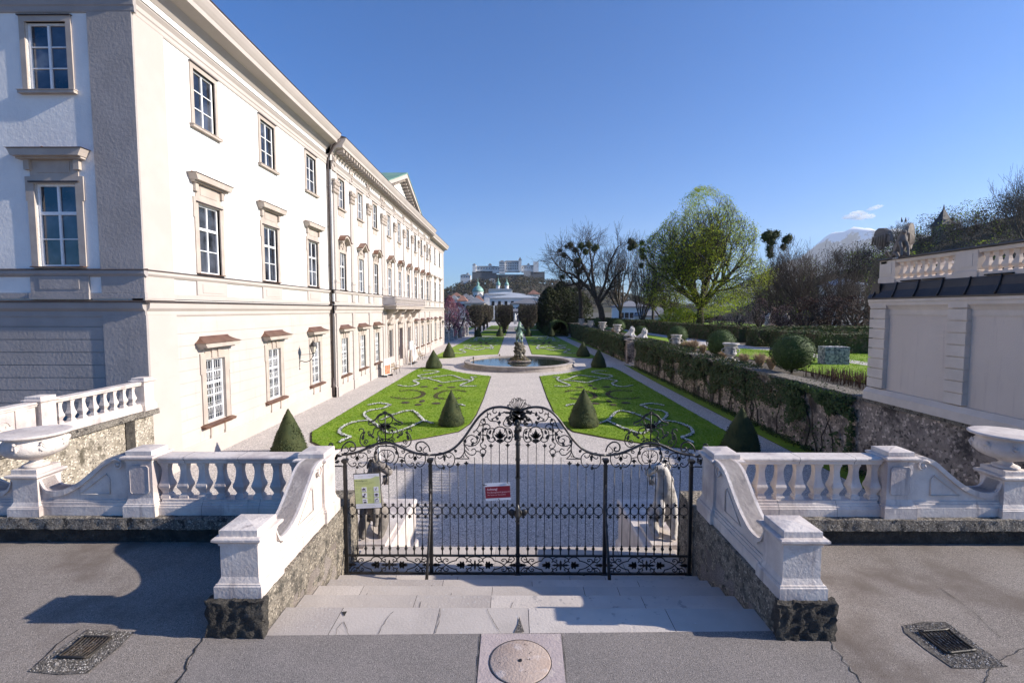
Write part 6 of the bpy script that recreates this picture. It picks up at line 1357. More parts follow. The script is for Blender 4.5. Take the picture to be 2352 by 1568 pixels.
mb.mold(BXp+.03, BXp+.33, 9.3, 16.2, [(0,5.14),(0.02,5.20),(.02,5.24)]); mb.mold(BXp+.0, 20, 15.85, 16.2, [(0,4.5),(0,4.62)]); mb.box(BXp, 20, 15.9, 16.15, 5.14, 5.24); rb(mb, 'rail', 'pavtrim')
mb = MB(); mb.mold(BXp-.02, BXp+.38, 9.25, 16.25, [(0,5.24),(.03,5.26),(.03,5.29),(0,5.31)]); rb(mb, 'coping', 'slate')
bd2 = MB(); P = [(.075,0),(.075,.03),(.06,.045),(.05,.07),(.085,.12),(.10,.17),(.085,.22),(.055,.30),(.045,.38),(.05,.40),(.075,.45),(.08,.48),(.08,.53)]; bd2.lathe([(sq(r_)*.95, z) for r_, z in P], n=4, a0=pi/4, sm=False); bd2 = bd2.data('baluster', [M['pavtrim']])
for a, b in ((13.45,15.55),(10.55,12.8)):
    n = int((b-a)/.235)
    for k in range(n): bal(bt, BXp+.18-12.2, a+(k+.5)*(b-a)/n-16.3, .11, 0, .54/.53, bd2)
for k in range(14): bal(bt, BXp+.7+k*.42-12.2, -.28, .11, 0, .54/.53, bd2)
for y in (14.9,14.1,12.2,11.2): mb = MB(); mb.box(BXp-.055, BXp+.1, y-.35, y+.35, 4.515, 4.55); rb(mb, 'drain_slot', 'black')
# winged beast on the corner
t = thing('winged_statue', 'dark weathered winged beast statue sitting on the pavilion roof corner', 'statue', (12.55, 15.75, 5.30), R(-15))
V = [(0,.25,.30),(0,.05,.55),(0,-.12,.86),(0,-.14,1.08),(0,-.26,1.16),(0,-.38,1.12),(.16,.2,.2),(.18,-.08,.22),(.18,-.28,.04),(-.16,.2,.2),(-.18,-.08,.22),(-.18,-.28,.04),(.12,-.18,.72),(.13,-.36,.45),(.13,-.42,.05),(-.12,-.18,.72),(-.13,-.36,.45),(-.13,-.42,.05)]
E = [(0,1),(1,2),(2,3),(3,4),(4,5),(0,6),(6,7),(7,8),(0,9),(9,10),(10,11),(2,12),(12,13),(13,14),(2,15),(15,16),(16,17)]; Q = [.22,.22,.19,.12,.11,.06,.15,.10,.06,.15,.10,.06,.09,.06,.06,.09,.06,.06]
def wg(mb):
    for s in (-1,1):
        o_ = [(.05,.55),(.12,.95),(.22,1.22),(.42,1.42),(.66,1.45),(.82,1.30),(.88,1.05),(.86,.75),(.80,.45),(.70,.20),(.60,.05),(.50,.12),(.42,.35),(.30,.50)]
        P_ = [(u*(.72 if s < 0 else .9), .30+v*(.52 if s < 0 else .62)) for u, v in o_]; n_w = len(P_); th = .05; fr_ = lambda u, v, t_: Vector((s*(.16+u*.55+t_), .12+u*.62, v))
        mb.add([fr_(u, v, -th) for u, v in P_]+[fr_(u, v, th) for u, v in P_], [tuple(range(n_w))[::-1], tuple(range(n_w, 2*n_w))]+[(q, (q+1) % n_w, n_w+(q+1) % n_w, n_w+q) for q in range(n_w)])
        for k in range(6): a0 = .20+.11*k; mb.tube([fr_(.12, .8, 0), fr_(a0*.8+.05, .85-.02*k, .05*1), fr_(a0*.8+.08, .42+.02*k, .05)], [.05,.055,.03], 5); mb.tube([fr_(.12, .8, 0), fr_(a0*.8+.05, .85-.02*k, -.05), fr_(a0*.8+.08, .42+.02*k, -.05)], [.05,.055,.03], 5)
    for s in (-1,1): mb.tube([(s*.05,-.12,1.15),(s*.06,-.10,1.30)], [.035,.006], 5)
    mb.tube(smooth([(0,.4,.2),(.1,.6,.1),(.0,.75,.15),(-.1,.7,.3)], 3), .05, 5)
skin('body', V, E, Q, M['darkstone'], t, 2, extra=wg, sc=.72); mb = MB(); mb.box(-.3,.3,-.45,.45,-.05,.0); mb.build('plinth', M['stone'], t)
# ============================================================ trees
def grow(mb, p, d, r, L, lv, R_, maxlv, tips, kids, spread, curve=.25, up=.15, shrink=.62, n0=6, minr=.012):
    n = 4 if lv < 3 else 3; P = [p]; rs = [r]; q = p.copy(); dd = d.copy()
    for i in range(n):
        dd = (dd+Vector((R_.uniform(-1,1), R_.uniform(-1,1), R_.uniform(-1,1)))*curve*.5+Vector((0,0,up*.5))).normalized(); q = q+dd*(L/n); P.append(q.copy()); rs.append(max(minr, r*(1-.42*(i+1)/n)))
    mb.tube(P, rs, max(3, n0-lv))
    if lv >= maxlv: tips.append((P[-1], dd)); tips.append((P[-2], dd)); return
    k = kids[min(lv, len(kids)-1)]
    for j in range(k):
        f = R_.uniform(.35, 1) if j else 1; i = min(n, int(f*n)); b = P[i]; a = R_.uniform(0, 6.28); o = dd.orthogonal().normalized(); w = dd.cross(o); s = spread*R_.uniform(.55,1.15)*(1 if j else .5)
        nd = (dd*cos(s)+(o*cos(a)+w*sin(a))*sin(s)).normalized()
        grow(mb, b, nd, rs[i]*(.72 if j else .85)*R_.uniform(.8,1), L*shrink*R_.uniform(.8,1.2), lv+1, R_, maxlv, tips, kids, spread, curve, up, shrink, n0, minr)
def bare(seed, h, r0, maxlv=6, kids=(4,4,4,3,3,2), spread=.62, trunk=.3, up=.12, minr=.014, shrink=.68, lean=(0,0), curve=.3):
    R_ = random.Random(seed); tr = MB(); tips = []; br = MB(); L = h*trunk
    P = [Vector((0,0,-.3)), Vector((lean[0]*.5,lean[1]*.5,L*.5)), Vector((lean[0],lean[1],L))]; tr.tube(P, [r0*1.25, r0, r0*.85], 9)
    for j in range(kids[0]+1):
        a = 2*pi*j/(kids[0]+1)+R_.uniform(-.3,.3); s = spread*R_.uniform(.5,1.2) if j else .1
        grow(br, P[2]+Vector((0,0,-.02*L*j)), Vector((sin(s)*cos(a), sin(s)*sin(a), cos(s))), r0*.6, h*.30*R_.uniform(.85,1.15), 1, R_, maxlv, tips, kids, spread, curve, up, shrink, 7, minr)
    zt = max(t[0].z for t in tips); k = h/zt
    for m in (tr, br): m.v = [(x*k, y*k, z*k) for x, y, z in m.v]
    return tr, br, [(t[0]*k, t[1]) for t in tips]
def tree(name, lab, cat, loc, tr, br, tips, tm, bm_, leaf=None, group=None, rz=0, sc=1):
    """leaf = (material list, number per tip, leaf size, scatter)"""
    t = thing(name, lab, cat, loc, rz, group); t.scale = (sc,)*3; tr.build('trunk', M[tm], t)
    br.build('crown', M[bm_], t) if not leaf else br.build('branches', M[bm_], t)
    if leaf:
        mb = MB(); r = random.Random(7); ms, n, sz, scat = leaf
        for p, d in tips:
            for k in range(n if n >= 1 else (1 if r.random() < n else 0)): mb.leaf(p+Vector((r.gauss(0,scat), r.gauss(0,scat), r.gauss(0,scat*.8))), sz*r.uniform(.7,1.3), Vector((0,0,.5)), r.randrange(len(ms)), r)
        mb.build('crown', [M[m] for m in ms], t)
    return t
# the big green tree
tr, br, tips = bare(5, 24.5, .62, 6, (7,5,4,4,3,3), .74, .17, .10, .022, .70)
t = thing('green_tree', 'big broad tree in fresh yellow green leaf, tallest on the terrace', 'tree', (33, 85, T)); tr.build('trunk', M['bark'], t)
def RZ(z):      # crown radius at height z
    pts = [(2,6.5),(4.5,9.6),(8,10.4),(11,9.9),(14,9.2),(17,7.9),(19.5,6.2),(22,4.0),(24,1.6),(25.2,.3)]
    for (a_, b_), (c_, d_) in zip(pts[:-1], pts[1:]):
        if a_ <= z <= c_: return b_+(d_-b_)*(z-a_)/(c_-a_)
    return .3
def inside(x, y, z):
    q = sqrt(x*x+y*y); m_ = RZ(z)*(1.02+.34*noise.noise(Vector((x/max(q,.1)*1.3, y/max(q,.1)*1.3, z*.17)))); k_ = min(1, m_/max(q, .01)); return x*k_, y*k_
br.v = [(*inside(x*1.12, y*1.12, z), z) for x, y, z in br.v]; br.build('branches', M['bark'], t)
mb = MB(); r = random.Random(2); tips = [(Vector((*inside(p.x*1.12, p.y*1.12, p.z), p.z)), d) for p, d in tips]
for p, d in tips:
    if r.random() < .55:
        for k in range(4): mb.leaf(p+Vector((r.gauss(0,.3), r.gauss(0,.3), r.gauss(0,.25))), r.uniform(.15,.30), Vector((0,0,.5)), 0 if r.random() < .6 else 1, r)
for k in range(3300):      # leafy sprays set through the crown
    z = 2+23*r.random()**.95; a = r.uniform(0,6.28); m_ = RZ(z)*(1+.38*noise.noise(Vector((cos(a)*1.3, sin(a)*1.3, z*.17)))); q = m_*r.random()**.42; x, y = q*cos(a), q*sin(a); nv = noise.noise(Vector((x*.28, y*.28, z*.42)))
    if nv < -.10-.02*max(0, 14-z)+.012*max(0, z-12)+r.uniform(-.12,.12): continue
    sr = r.uniform(.45,.95)*(1 if z < 17 else .75); mi = 0 if nv+r.uniform(-.3,.3) > .02 else 1
    for q_ in range(int(15*(1 if z < 16 else .75))): mb.leaf((x+r.gauss(0,sr*.6), y+r.gauss(0,sr*.6), z+r.gauss(0,sr*.33)), r.uniform(.12,.26), Vector((0,0,.8)), mi, r)
mb.build('crown', [M['spring'], M['springdark']], t)
# bare trees
protos = [bare(21, 16, .34, 6, (4,4,4,3,3,2), .60, .28, .14, .016), bare(22, 17, .30, 6, (5,4,3,3,3,2), .50, .30, .18, .016), bare(23, 14, .30, 6, (5,4,4,3,3,2), .72, .22, .08, .016), bare(24, 15, .26, 6, (4,4,3,3,3,3), .42, .25, .22, .015)]
pm = [tree('bare_tree', 'x', 'tree', (0,0,0), *p, 'bark', mm) for p, mm in zip(protos, ('twig','twigpale','twig','twig'))]
used = set()
def put(k, lab, x, y, z=T, sc=1, rz=0, name='bare_tree', group=None, zs=None):
    if k in used: t = dup(pm[k], (x, y, z), rz, lab)
    else: t = pm[k]; used.add(k); t.location = (x, y, z); t.rotation_euler = (0,0,rz); t['label'] = lab
    t.scale = (sc, sc, sc*(zs or 1)); t.name = name
    if group: t['group'] = group
    return t
a = gz
def px(x, D): return at(x, 712, D).x
tP = put(1, 'tall pale bare tree with fan shaped crown, behind the mistletoe tree', px(1425,96), 96, G, 1.36, 0)
tI = put(3, 'bare tree with dark ivy clad stem, right of the pale bare tree', px(1475,88), 88, G, 1.22, 4.0)
put(2, 'wide bare tree between the ivy clad stem and the green tree', px(1530,98), 98, G, 1.25, 2.2)
put(1, 'thin bare tree far behind the ivy clad stem', px(1500,118), 118, G, 1.4, 3.2)
for i, (x, D, k, sc, lab) in enumerate(((1790,72,2,.88,'dark bare tree just right of the big green tree'),(1838,66,0,.90,'dark spreading bare tree in the middle of the right group'),(1885,62,2,.86,'low dark bare tree below the snowy mountain'),(1930,70,0,.88,'dark bare tree in front of the small pale house'),(1968,58,2,.70,'dark bare tree right beside the pavilion edge'),(1785,90,3,1.22,'slender dark bare tree behind the right group, with ivy clumps high up'),(2040,74,1,.9,'bare tree behind the winged statue'))):
    q_ = put(k, lab, px(x,D), D, T-1, sc, i*1.3)
    if i == 5: tS = q_
def mistletoe(t, pts):      # leafy clumps growing on a tree's branches
    for x, y, D, rr_ in pts:
        c = at(x, y, D); mb = MB(); r = random.Random(int(x)); mb.blob((0,0,0), rr_*.62, 9, 7, .5, 2.5)
        for k in range(300): d = Vector((r.gauss(0,1), r.gauss(0,1), r.gauss(0,1))).normalized()*rr_*r.uniform(.5,.95); mb.leaf(d, rr_*.22, d, 0, r)
        o = mb.build('mistletoe', M['mistle'], t); rz = t.rotation_euler[2]; v = c-Vector(t.location); o.location = ((v.x*cos(rz)+v.y*sin(rz))/t.scale[0], (-v.x*sin(rz)+v.y*cos(rz))/t.scale[1], v.z/t.scale[2]); o.scale = (1/t.scale[0],)*3
# the mistletoe tree: limbs follow the photograph's tree, with real depth
def limb_tree(name, lab, D, trunk, limbs, seed, r0):
    R_ = random.Random(seed); tr = MB(); br = MB(); tips = []; o = at(trunk[0][0], 712, D); o.z = G
    def W_(p, dy=0): q = at(p[0], p[1], D+dy); return q-o
    P = smooth([W_(p) for p in trunk], 3); tr.tube(P, [r0*(1.2-.5*i/len(P)) for i in range(len(P))], 9)
    for li, l in enumerate(limbs):
        dy = R_.uniform(-3.5,3.5); P = smooth([W_(p, dy*i/len(l)) for i, p in enumerate(l)], 3); n = len(P); br.tube(P, [max(.05, r0*.62*(1-.8*i/n)) for i in range(n)], 7)
        for i in range(2, n):
            for k in range(2 if i < n-1 else 4):
                d = (P[i]-P[i-1]).normalized(); o_ = d.orthogonal(); w = d.cross(o_); a_ = R_.uniform(0,6.28); s_ = R_.uniform(.5,1.1); nd = (d*cos(s_)+(o_*cos(a_)+w*sin(a_))*sin(s_)).normalized()
                grow(br, P[i], nd, .09*(1-.5*i/n), R_.uniform(1.6,2.8), 3, R_, 6, tips, (3,3,3,3,3,2), .55, .4, .1, .68, 6, .016)
    t = thing(name, lab, 'tree', o); tr.build('trunk', M['bark'], t); br.build('crown', M['bark'], t); return t
tA = limb_tree('bare_tree', 'dark bare tree with leaning trunk and heavy forked limbs, far left beside the yews', 93, [(1384,742),(1380,710),(1368,685)], [[(1368,685),(1345,655),(1318,632),(1292,622),(1272,600)],[(1368,685),(1352,640),(1335,600),(1322,570)],[(1368,685),(1362,640),(1358,600),(1352,565)],[(1372,690),(1390,650),(1398,610),(1420,565)],[(1350,660),(1330,650),(1300,655),(1285,635)],[(1376,695),(1395,670),(1410,640),(1430,620)]], 4, .55)
tB = limb_tree('bare_tree', 'slim dark bare tree left of the leaning one, hung with mistletoe', 97, [(1335,740),(1334,690),(1330,650)], [[(1330,650),(1322,610),(1300,585),(1288,578)],[(1330,650),(1330,600),(1340,560)],[(1332,665),(1312,640),(1298,625)],[(1332,665),(1350,640),(1362,600),(1368,570)]], 9, .38)
mistletoe(tA, [(1345,578,94,.9),(1352,562,94,1.0),(1365,572,92,.8),(1335,565,94,1.0),(1340,615,95,.8),(1370,568,92,.8),(1292,635,92,.6),(1330,600,94,.9)])
mistletoe(tB, [(1286,575,97,.55),(1295,586,97,.75),(1310,563,97,.9),(1322,575,97,.9),(1327,600,97,1.0),(1330,625,97,.9),(1322,610,97,.8),(1300,566,97,.5)])
mistletoe(tI, [(1474,558,88,.7),(1475,575,88,.8),(1476,590,88,.7),(1473,610,88,.7)])
mistletoe(tP, [(1449,555,96,1.0),(1456,563,96,1.1),(1447,570,96,.8)])
mistletoe(tS, [(1758,545,90,1.2),(1766,540,90,1.3),(1776,543,90,1.2),(1784,538,90,1.0),(1806,552,90,1.1),(1812,547,90,1.0),(1772,556,90,1.2),(1768,572,90,1.0),(1770,585,90,1.0),(1800,568,90,.9)])
# dark yews behind the arbour
def bush(name, lab, loc, R0, h, n, ms, sz, seed, cat='bush', trunk=True, shape=1.0, tw=None, group=None, cut=-.12):
    t = thing(name, lab, cat, loc, 0, group); mb = MB(); r = random.Random(seed)
    for k in range(n):
        z = r.random()**.8; q = R0*sin(pi*min(1, .10+z*.90)**shape)**.7*r.random()**.40; a_ = r.uniform(0,6.28); p = Vector((q*cos(a_), q*sin(a_), h*(.06+.94*z)))
        if noise.noise(p*(1.6/R0)+Vector((seed,0,0)))+.4*noise.noise(p*(4/R0)) < cut+r.uniform(-.1,.1): continue
        mb.leaf(p, sz*r.uniform(.7,1.4), Vector((0,0,.4))+p.normalized()*.4, r.randrange(len(ms)), r)
    mb.build('crown', [M[m] for m in ms], t)
    m2 = MB(); m2.tube([(0,0,-.3),(0,0,h*.6)], [R0*.06+.05, .04], 6); R_ = random.Random(seed); tips = []
    for j in range(7): a_ = j*.9+R_.random(); grow(m2, Vector((0,0,h*.15)), Vector((sin(.6)*cos(a_), sin(.6)*sin(a_), cos(.6))), R0*.03+.02, h*.42, 2, R_, 4, tips, (4,3,3,2), .6, .3, .1, .65, 6, .015)
    m2.build('trunk', M[tw or 'bark'], t); return t
for x, D, R0, h, lab in ((1262,118,3.6,11.5,'dark rounded yew beside the clipped trees, left'),(1290,120,4.4,13,'tall dark yew in the middle of the yew group'),(1322,124,4.6,11.5,'dark yew on the right of the yew group')):
    bush('yew_tree', lab, (px(x,D), D, G), R0, h, 9000, ('farwood2','yew'), .42, int(x), 'tree', cut=-.35)
# shrubs under the right trees
for x, D, R0, h, n, ms, nm, lab in ((1700,72,3.2,3.6,4200,('paleb','twig','paleb'),'blossom_shrub','pale pinkish blossoming shrub left of the bending dwarf'),(1655,74,2.6,2.6,2600,('paleb','twig'),'blossom_shrub','low pale blossoming shrub at the foot of the green tree'),(1745,69,2.6,5.2,3600,('paleb','plumleaf','twig'),'blossom_shrub','taller sparse blossoming shrub above the dwarfs'),
                             (1850,56,3.6,5.0,6000,('plumleaf','twig'),'reddish_shrub','reddish brown shrub behind the upright dwarf'),(1905,55,3.6,5.2,6000,('plumleaf','twig'),'reddish_shrub','reddish brown shrub in the middle before the dark trees'),(1960,52,3.2,5.0,5000,('plumleaf','twig'),'reddish_shrub','reddish brown shrub touching the pavilion edge'),(1800,60,3.0,4.0,4200,('plumleaf','paleb','twig'),'reddish_shrub','mixed reddish shrub directly behind the two dwarfs')):
    bush(nm, lab, (px(x,D), D, T-.3), R0, h, n, ms, .17, int(x), 'shrub', tw='twig', cut=-.1)
for x, D, lab in ((1545,80,'small yellow green shrub left of the big tree'),(1570,78,'small yellow green shrub under the big tree')): bush('spring_shrub', lab, (px(x,D), D, T), 2.3, 3.6, 2600, ('spring','springdark'), .22, int(x), 'shrub', cut=-.1)
# pink blossoming magnolia beyond the palace
for x, D, R0, h, n, lab in ((1032,93,2.3,8.6,5200,'dense pink blossoming tree right behind the palace corner'),(1052,98,2.6,7.4,3000,'sparser dark pink blossoming tree, right one of the two by the palace corner')):
    bush('blossom_tree', lab, (px(x,D), D, G), R0, h, n, ('pinkbloom','pinkbloom','paleb'), .26, int(x), 'tree', cut=-.15)
# clipped avenue trees
cl = MB(); r = random.Random(12); tips = []; tk = MB(); tk.tube([(0,0,-.2),(0,0,2.6)], [.24,.19], 8); inner = MB()
for j in range(9): a_ = j*.7; grow(inner, Vector((0,0,2.1+.1*j)), Vector((sin(.7)*cos(a_), sin(.7)*sin(a_), cos(.7))), .11, 2.4, 1, r, 4, tips, (3,4,3,3), .7, .4, .05, .62, 6, .03)
inner.v = [(max(-1.9,min(1.9,x)), max(-1.9,min(1.9,y)), min(6.9,z)) for x, y, z in inner.v]
for k in range(5200):
    f = r.random(); x, y, z = r.uniform(-1.9,1.9), r.uniform(-1.9,1.9), r.uniform(1.7,6.9)
    if f < .75: 
        s_ = r.choice((-1,1)); 
        if r.random() < .5: x = s_*1.9*r.uniform(.86,1.03)
        else: y = s_*1.9*r.uniform(.86,1.03)
    w_ = min(1, .38+(z-1.6)/2.6); x *= w_; y *= w_; cl.leaf((x, y, z), r.uniform(.12,.30), None, 0 if r.random() < .7 else 1, r)
cld = cl.data('crown', [M['twig'], M['hedge']]); ind = inner.data('branches', [M['bark']]); tkd = tk.data('trunk', [M['bark']])
rows = {'outer left':(-9.2, 112), 'inner left':(-2.75, 116), 'inner right':(3.2, 109), 'outer right':(8.6, 118)}
for rw, (x, y0) in rows.items():
    for k in range(7):
        t = thing('clipped_tree', f"{['nearest','second','third','fourth','fifth','sixth','seventh'][k]} dark box clipped tree from the fountain in the {rw} avenue row", 'tree', (x+.3*(k%2), y0+k*8.5, G), k*1.57, 'clipped avenue trees')
        t.scale = (1, 1, 1+.03*(k % 3))
        for nm, d in (('trunk', tkd), ('branches', ind), ('crown', cld)): o = bpy.data.objects.new(nm, d); COL.objects.link(o); o.parent = t
# pedestals with small figures and dark railings beyond the palace corner
for k in range(6):
    y = 86+k*4.4; t = thing('statue_pedestal', f"stone pedestal with a small seated figure, number {['one','two','three','four','five','six'][k]} counted from the palace corner", 'pedestal', (-12.3+.28*k, y, G), 0, 'pedestals beyond the palace')
    mb = MB(); mb.mold(-.45,.45,-.45,.45, [(.06,0),(.06,.3),(0,.36),(0,1.7),(.08,1.78),(.08,1.9)]); mb.build('block', M['stone'], t)
    mb = MB(); [mb.blob((rnd.uniform(-.2,.2), rnd.uniform(-.2,.2), 2.05+.22*j), (.28-.05*j,.26-.05*j,.22), 7, 5, .3, seed=j+k) for j in range(4)]; mb.blob((.05,0,2.95), .17, 8, 6); mb.build('figure', M['stone'], t)
    if k < 5:
        mb = MB(); [mb.tube([(0,.6+j*.3,0),(0,.6+j*.3,1.6)], .03, 4) for j in range(12)]; mb.tube([(0,.4,1.5),(0,4.0,1.5)], .04, 4); mb.tube([(0,.4,.2),(0,4.0,.2)], .04, 4); o = mb.build('railing', M['iron'], None, (-12.3+.28*k, y, G)); tag(o, f"dark iron railing in the {['first','second','third','fourth','fifth'][k]} gap between pedestals, counted from the palace corner", 'railing', 'railings beyond the palace')
for x, y, lab in ((-13.6,112,'pale statue on a pedestal in the shaded lawn beyond the magnolias'),(-16,118,'second pale statue farther out in the shaded lawn')):
    t = thing('garden_statue', lab, 'statue', (x, y, G)); mb = MB(); mb.mold(-.4,.4,-.4,.4,[(0,0),(0,1.1),(.06,1.15),(.06,1.25)]); mb.build('pedestal', M['stone'], t)
    mb = MB(); mb.lathe([(.3,1.25),(.32,1.6),(.24,2.0),(.30,2.3),(.14,2.55),(.16,2.75),(.05,2.95)], n=9); mb.tube([(.2,0,2.35),(.55,0,2.75)], .08, 5); mb.build('figure', M['whitestone'], t)
t = thing('garden_statue', 'small white statue in the dark archway at the end of the avenue', 'statue', (.3, 196, G)); mb = MB(); mb.mold(-.6,.6,-.6,.6,[(0,0),(0,1.6)]); mb.build('pedestal', M['stone'], t); mb = MB(); mb.lathe([(.5,1.6),(.5,2.4),(.35,3.0),(.5,3.5),(.22,3.9),(.25,4.2),(.05,4.5)], n=9); mb.tube([(.3,0,3.5),(1.1,0,4.2)], .14, 5); mb.build('figure', M['petal'], t)
# ============================================================ the town
def house(lab, x0, x1, y, dp, z1, roof=2.5, wm='citywhite', rm='cityroof', rows_=2, cols=6, name='building', z0=G-3, ww=1.0, hh=1.7, hip=1, group=None):
    t = thing(name, lab, 'building', ((x0+x1)/2, y, z0), 0, group); w = (x1-x0)/2; h = z1-z0; mb = MB(); mb.box(-w,w,0,dp,0,h); mb.build('wall', M[wm], t)
    mb = MB(); e = .5; mb.box(-w-e, w+e, -e, dp+e, h, h+.35); i = min(w*.9, dp*.5)*hip
    mb.add([(-w-e,-e,h+.36),(w+e,-e,h+.36),(w+e,dp+e,h+.36),(-w-e,dp+e,h+.36),(-w+i,dp/2,h+roof),(w-i,dp/2,h+roof)], [(0,1,5,4),(1,2,5),(2,3,4,5),(3,0,4),(3,2,1,0)]); mb.build('roof', M[rm], t)
    d = MB(); d.box(-ww/2, ww/2, -.06, 0, 0, hh); d = d.data('window', [M['black']])
    for a_ in range(rows_):
        for b_ in range(cols): o = bpy.data.objects.new('window', d); COL.objects.link(o); o.parent = t; o.location = (-w+(b_+.5)*2*w/cols, 0, h-1.2-(a_+1)*(hh+1.3)+.6)
    return t
def X_(x, D): return at(x, 712, D).x
def Z_(y, D): return at(1182, y, D).z
house('white building with dark hipped roof and tall windows closing the avenue', X_(1174,262), X_(1250,262), 262, 18, Z_(698,262), 3.2, 'citywhite', 'cityroof', 2, 8, ww=1.5, hh=3)
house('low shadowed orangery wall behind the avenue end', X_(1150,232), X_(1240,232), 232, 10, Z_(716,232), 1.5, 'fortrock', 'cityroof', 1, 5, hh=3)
house('long pale building with grey sheet roof in two steps', X_(1125,330), X_(1244,330), 330, 34, Z_(685,330), 3.8, 'citywhite', 'paleroof', 1, 8, ww=2, hh=3)
house('broad white hall with pale roof behind the stepped one', X_(1112,420), X_(1206,420), 420, 50, Z_(676,420), 3, 'citywhite', 'paleroof', 0, 0)
house('pale house left of the avenue with dark roof', X_(1068,300), X_(1112,300), 300, 20, Z_(697,300), 4, 'citycream', 'cityroof', 2, 5, ww=1.6, hh=2.4)
hs = [(1050,1072,380,692,'citywhite','tileroof'),(1070,1090,430,689,'citycream','cityroof'),(1086,1108,400,691,'citywhite','tileroof'),(1108,1128,440,684,'citycream','cityroof'),(1030,1052,420,690,'citywhite','cityroof'),(1058,1080,520,684,'citywhite','cityroof'),(1036,1058,560,681,'citycream','tileroof'),(1092,1112,520,683,'citywhite','cityroof'),(1212,1240,500,676,'citycream','tileroof')]
adj = ['leftmost low','narrow','small','taller','edge','distant','most distant left','squat','right hand']
for (a_, b_, D, y, wm, rm), ad in zip(hs, adj): house(f"{ad} {'white' if wm == 'citywhite' else 'cream'} town house with {'brown tiled' if rm == 'tileroof' else 'grey'} roof under the fortress hill", X_(a_,D), X_(b_,D), D, 16, Z_(y,D), 5, wm, rm, 1, 4, ww=1.6, hh=2.2)
house('white building glimpsed behind the bare trees, left of the green tree', X_(1423,175), X_(1490,175), 175, 14, Z_(706,175), 2.5, 'citywhite', 'cityroof', 2, 6, ww=1.4, hh=2)
house('low cream house with grey roof behind the ivy clad stem', X_(1480,150), X_(1560,150), 150, 12, Z_(727,150), 3.5, 'citycream', 'cityroof', 1, 5, ww=1.2, hh=1.2)
house('small pale house glimpsed through dark trees beside the pavilion', X_(1935,150), X_(1985,150), 150, 12, Z_(655,150), 2.5, 'citycream', 'paleroof', 3, 5, ww=1.0, hh=1.6, hip=.8)
# domed church and twin towers
def dome_tower(t, x, r_, zb, zd, zt, nm, dm='domegreen', n=12):
    m = MB(); m.lathe([(r_,0),(r_,zd-zb),(r_*1.12,zd-zb+.4),(r_*1.12,zd-zb+1.2)], (x,0,zb), n, sm=False); m.build(nm+'_drum', M['citywhite'], t)
    m = MB(); H = zt-zd; m.lathe([(r_*1.15,0),(r_*1.08,H*.12),(r_*.92,H*.24),(r_*.62,H*.36),(r_*.28,H*.43),(r_*.24,H*.55),(r_*.34,H*.58),(r_*.12,H*.70),(r_*.05,H*.72),(r_*.03,H)], (x,0,zd+1), n, sm=True); m.build(nm+'_dome', M[dm], t)
    w = MB(); w.box(-r_*.2, r_*.2, -r_*1.02, -r_*.9, (zd-zb)*.3, (zd-zb)*.85); d = w.data('window', [M['black']])
    for k in range(4): o = bpy.data.objects.new('window', d); COL.objects.link(o); o.parent = t; o.location = (x,0,zb); o.rotation_euler = (0,0,R(-67+45*k))
D = 620; t = thing('domed_church', 'white church with a big green dome and lantern below the fortress', 'church', (X_(1098,D), D, 0)); dome_tower(t, 0, 6.6, 5, Z_(672,D), Z_(640,D), 'main')
m = MB(); m.box(-26,12,-6,20,-6,Z_(690,D)-2); m.build('nave', M['citywhite'], t); m = MB(); m.prism([(-27,Z_(690,D)-2),(13,Z_(690,D)-2),(-7,Z_(681,D))], 'y', -7, 20); m.build('roof', M['domegreen'], t)
D = 820; t = thing('twin_towered_cathedral', 'long cathedral with two slim green topped towers, right of the domed church', 'church', (X_(1152,D), D, 0))
for x in (1144.5, 1164): dome_tower(t, X_(x,D)-X_(1152,D), 3.4, 0, Z_(657,D), Z_(634 if x < 1150 else 637,D), 'tower')
m = MB(); m.box(-22,18,-4,30,-6,Z_(667,D)); m.build('nave', M['citywhite'], t); m = MB(); m.prism([(-23,Z_(667,D)),(19,Z_(667,D)),(16,Z_(663,D)),(-20,Z_(663,D))], 'y', -5, 31); m.build('roof', M['paleroof'], t)
# ============================================================ fortress hill
def hillmesh(prof, D, depth, seed=1, amp=3, back=1):      # ridge profile [(photo x, photo y)], at distance D
    P = [at(x, y, D) for x, y in prof]; xs = [p.x for p in P]; n = 70; m = 14; mb = MB(); vs = []
    for j in range(m+1):
        f = j/m
        for i in range(n+1):
            x = xs[0]+(xs[-1]-xs[0])*i/n; k = max(q for q in range(len(xs)-1) if xs[q] <= x+1e-6); t_1 = (x-xs[k])/(xs[k+1]-xs[k]); z = P[k].z*(1-t_1)+P[k+1].z*t_1
            h = sin(f*pi/2) if f <= 1 else 1; vs.append((x, D-depth*(1-f), G-8+(z-G+8)*h**.9+noise.noise(Vector((x*.02,f*5,seed)))*amp*(1-f)))
    for i in range(n+1): x, y, z = vs[m*(n+1)+i]; vs.append((x, D+depth, G-8))
    mb.add(vs, [(j*(n+1)+i, j*(n+1)+i+1, (j+1)*(n+1)+i+1, (j+1)*(n+1)+i) for j in range(m+1) for i in range(n)], 0, True); return mb, vs, n, m
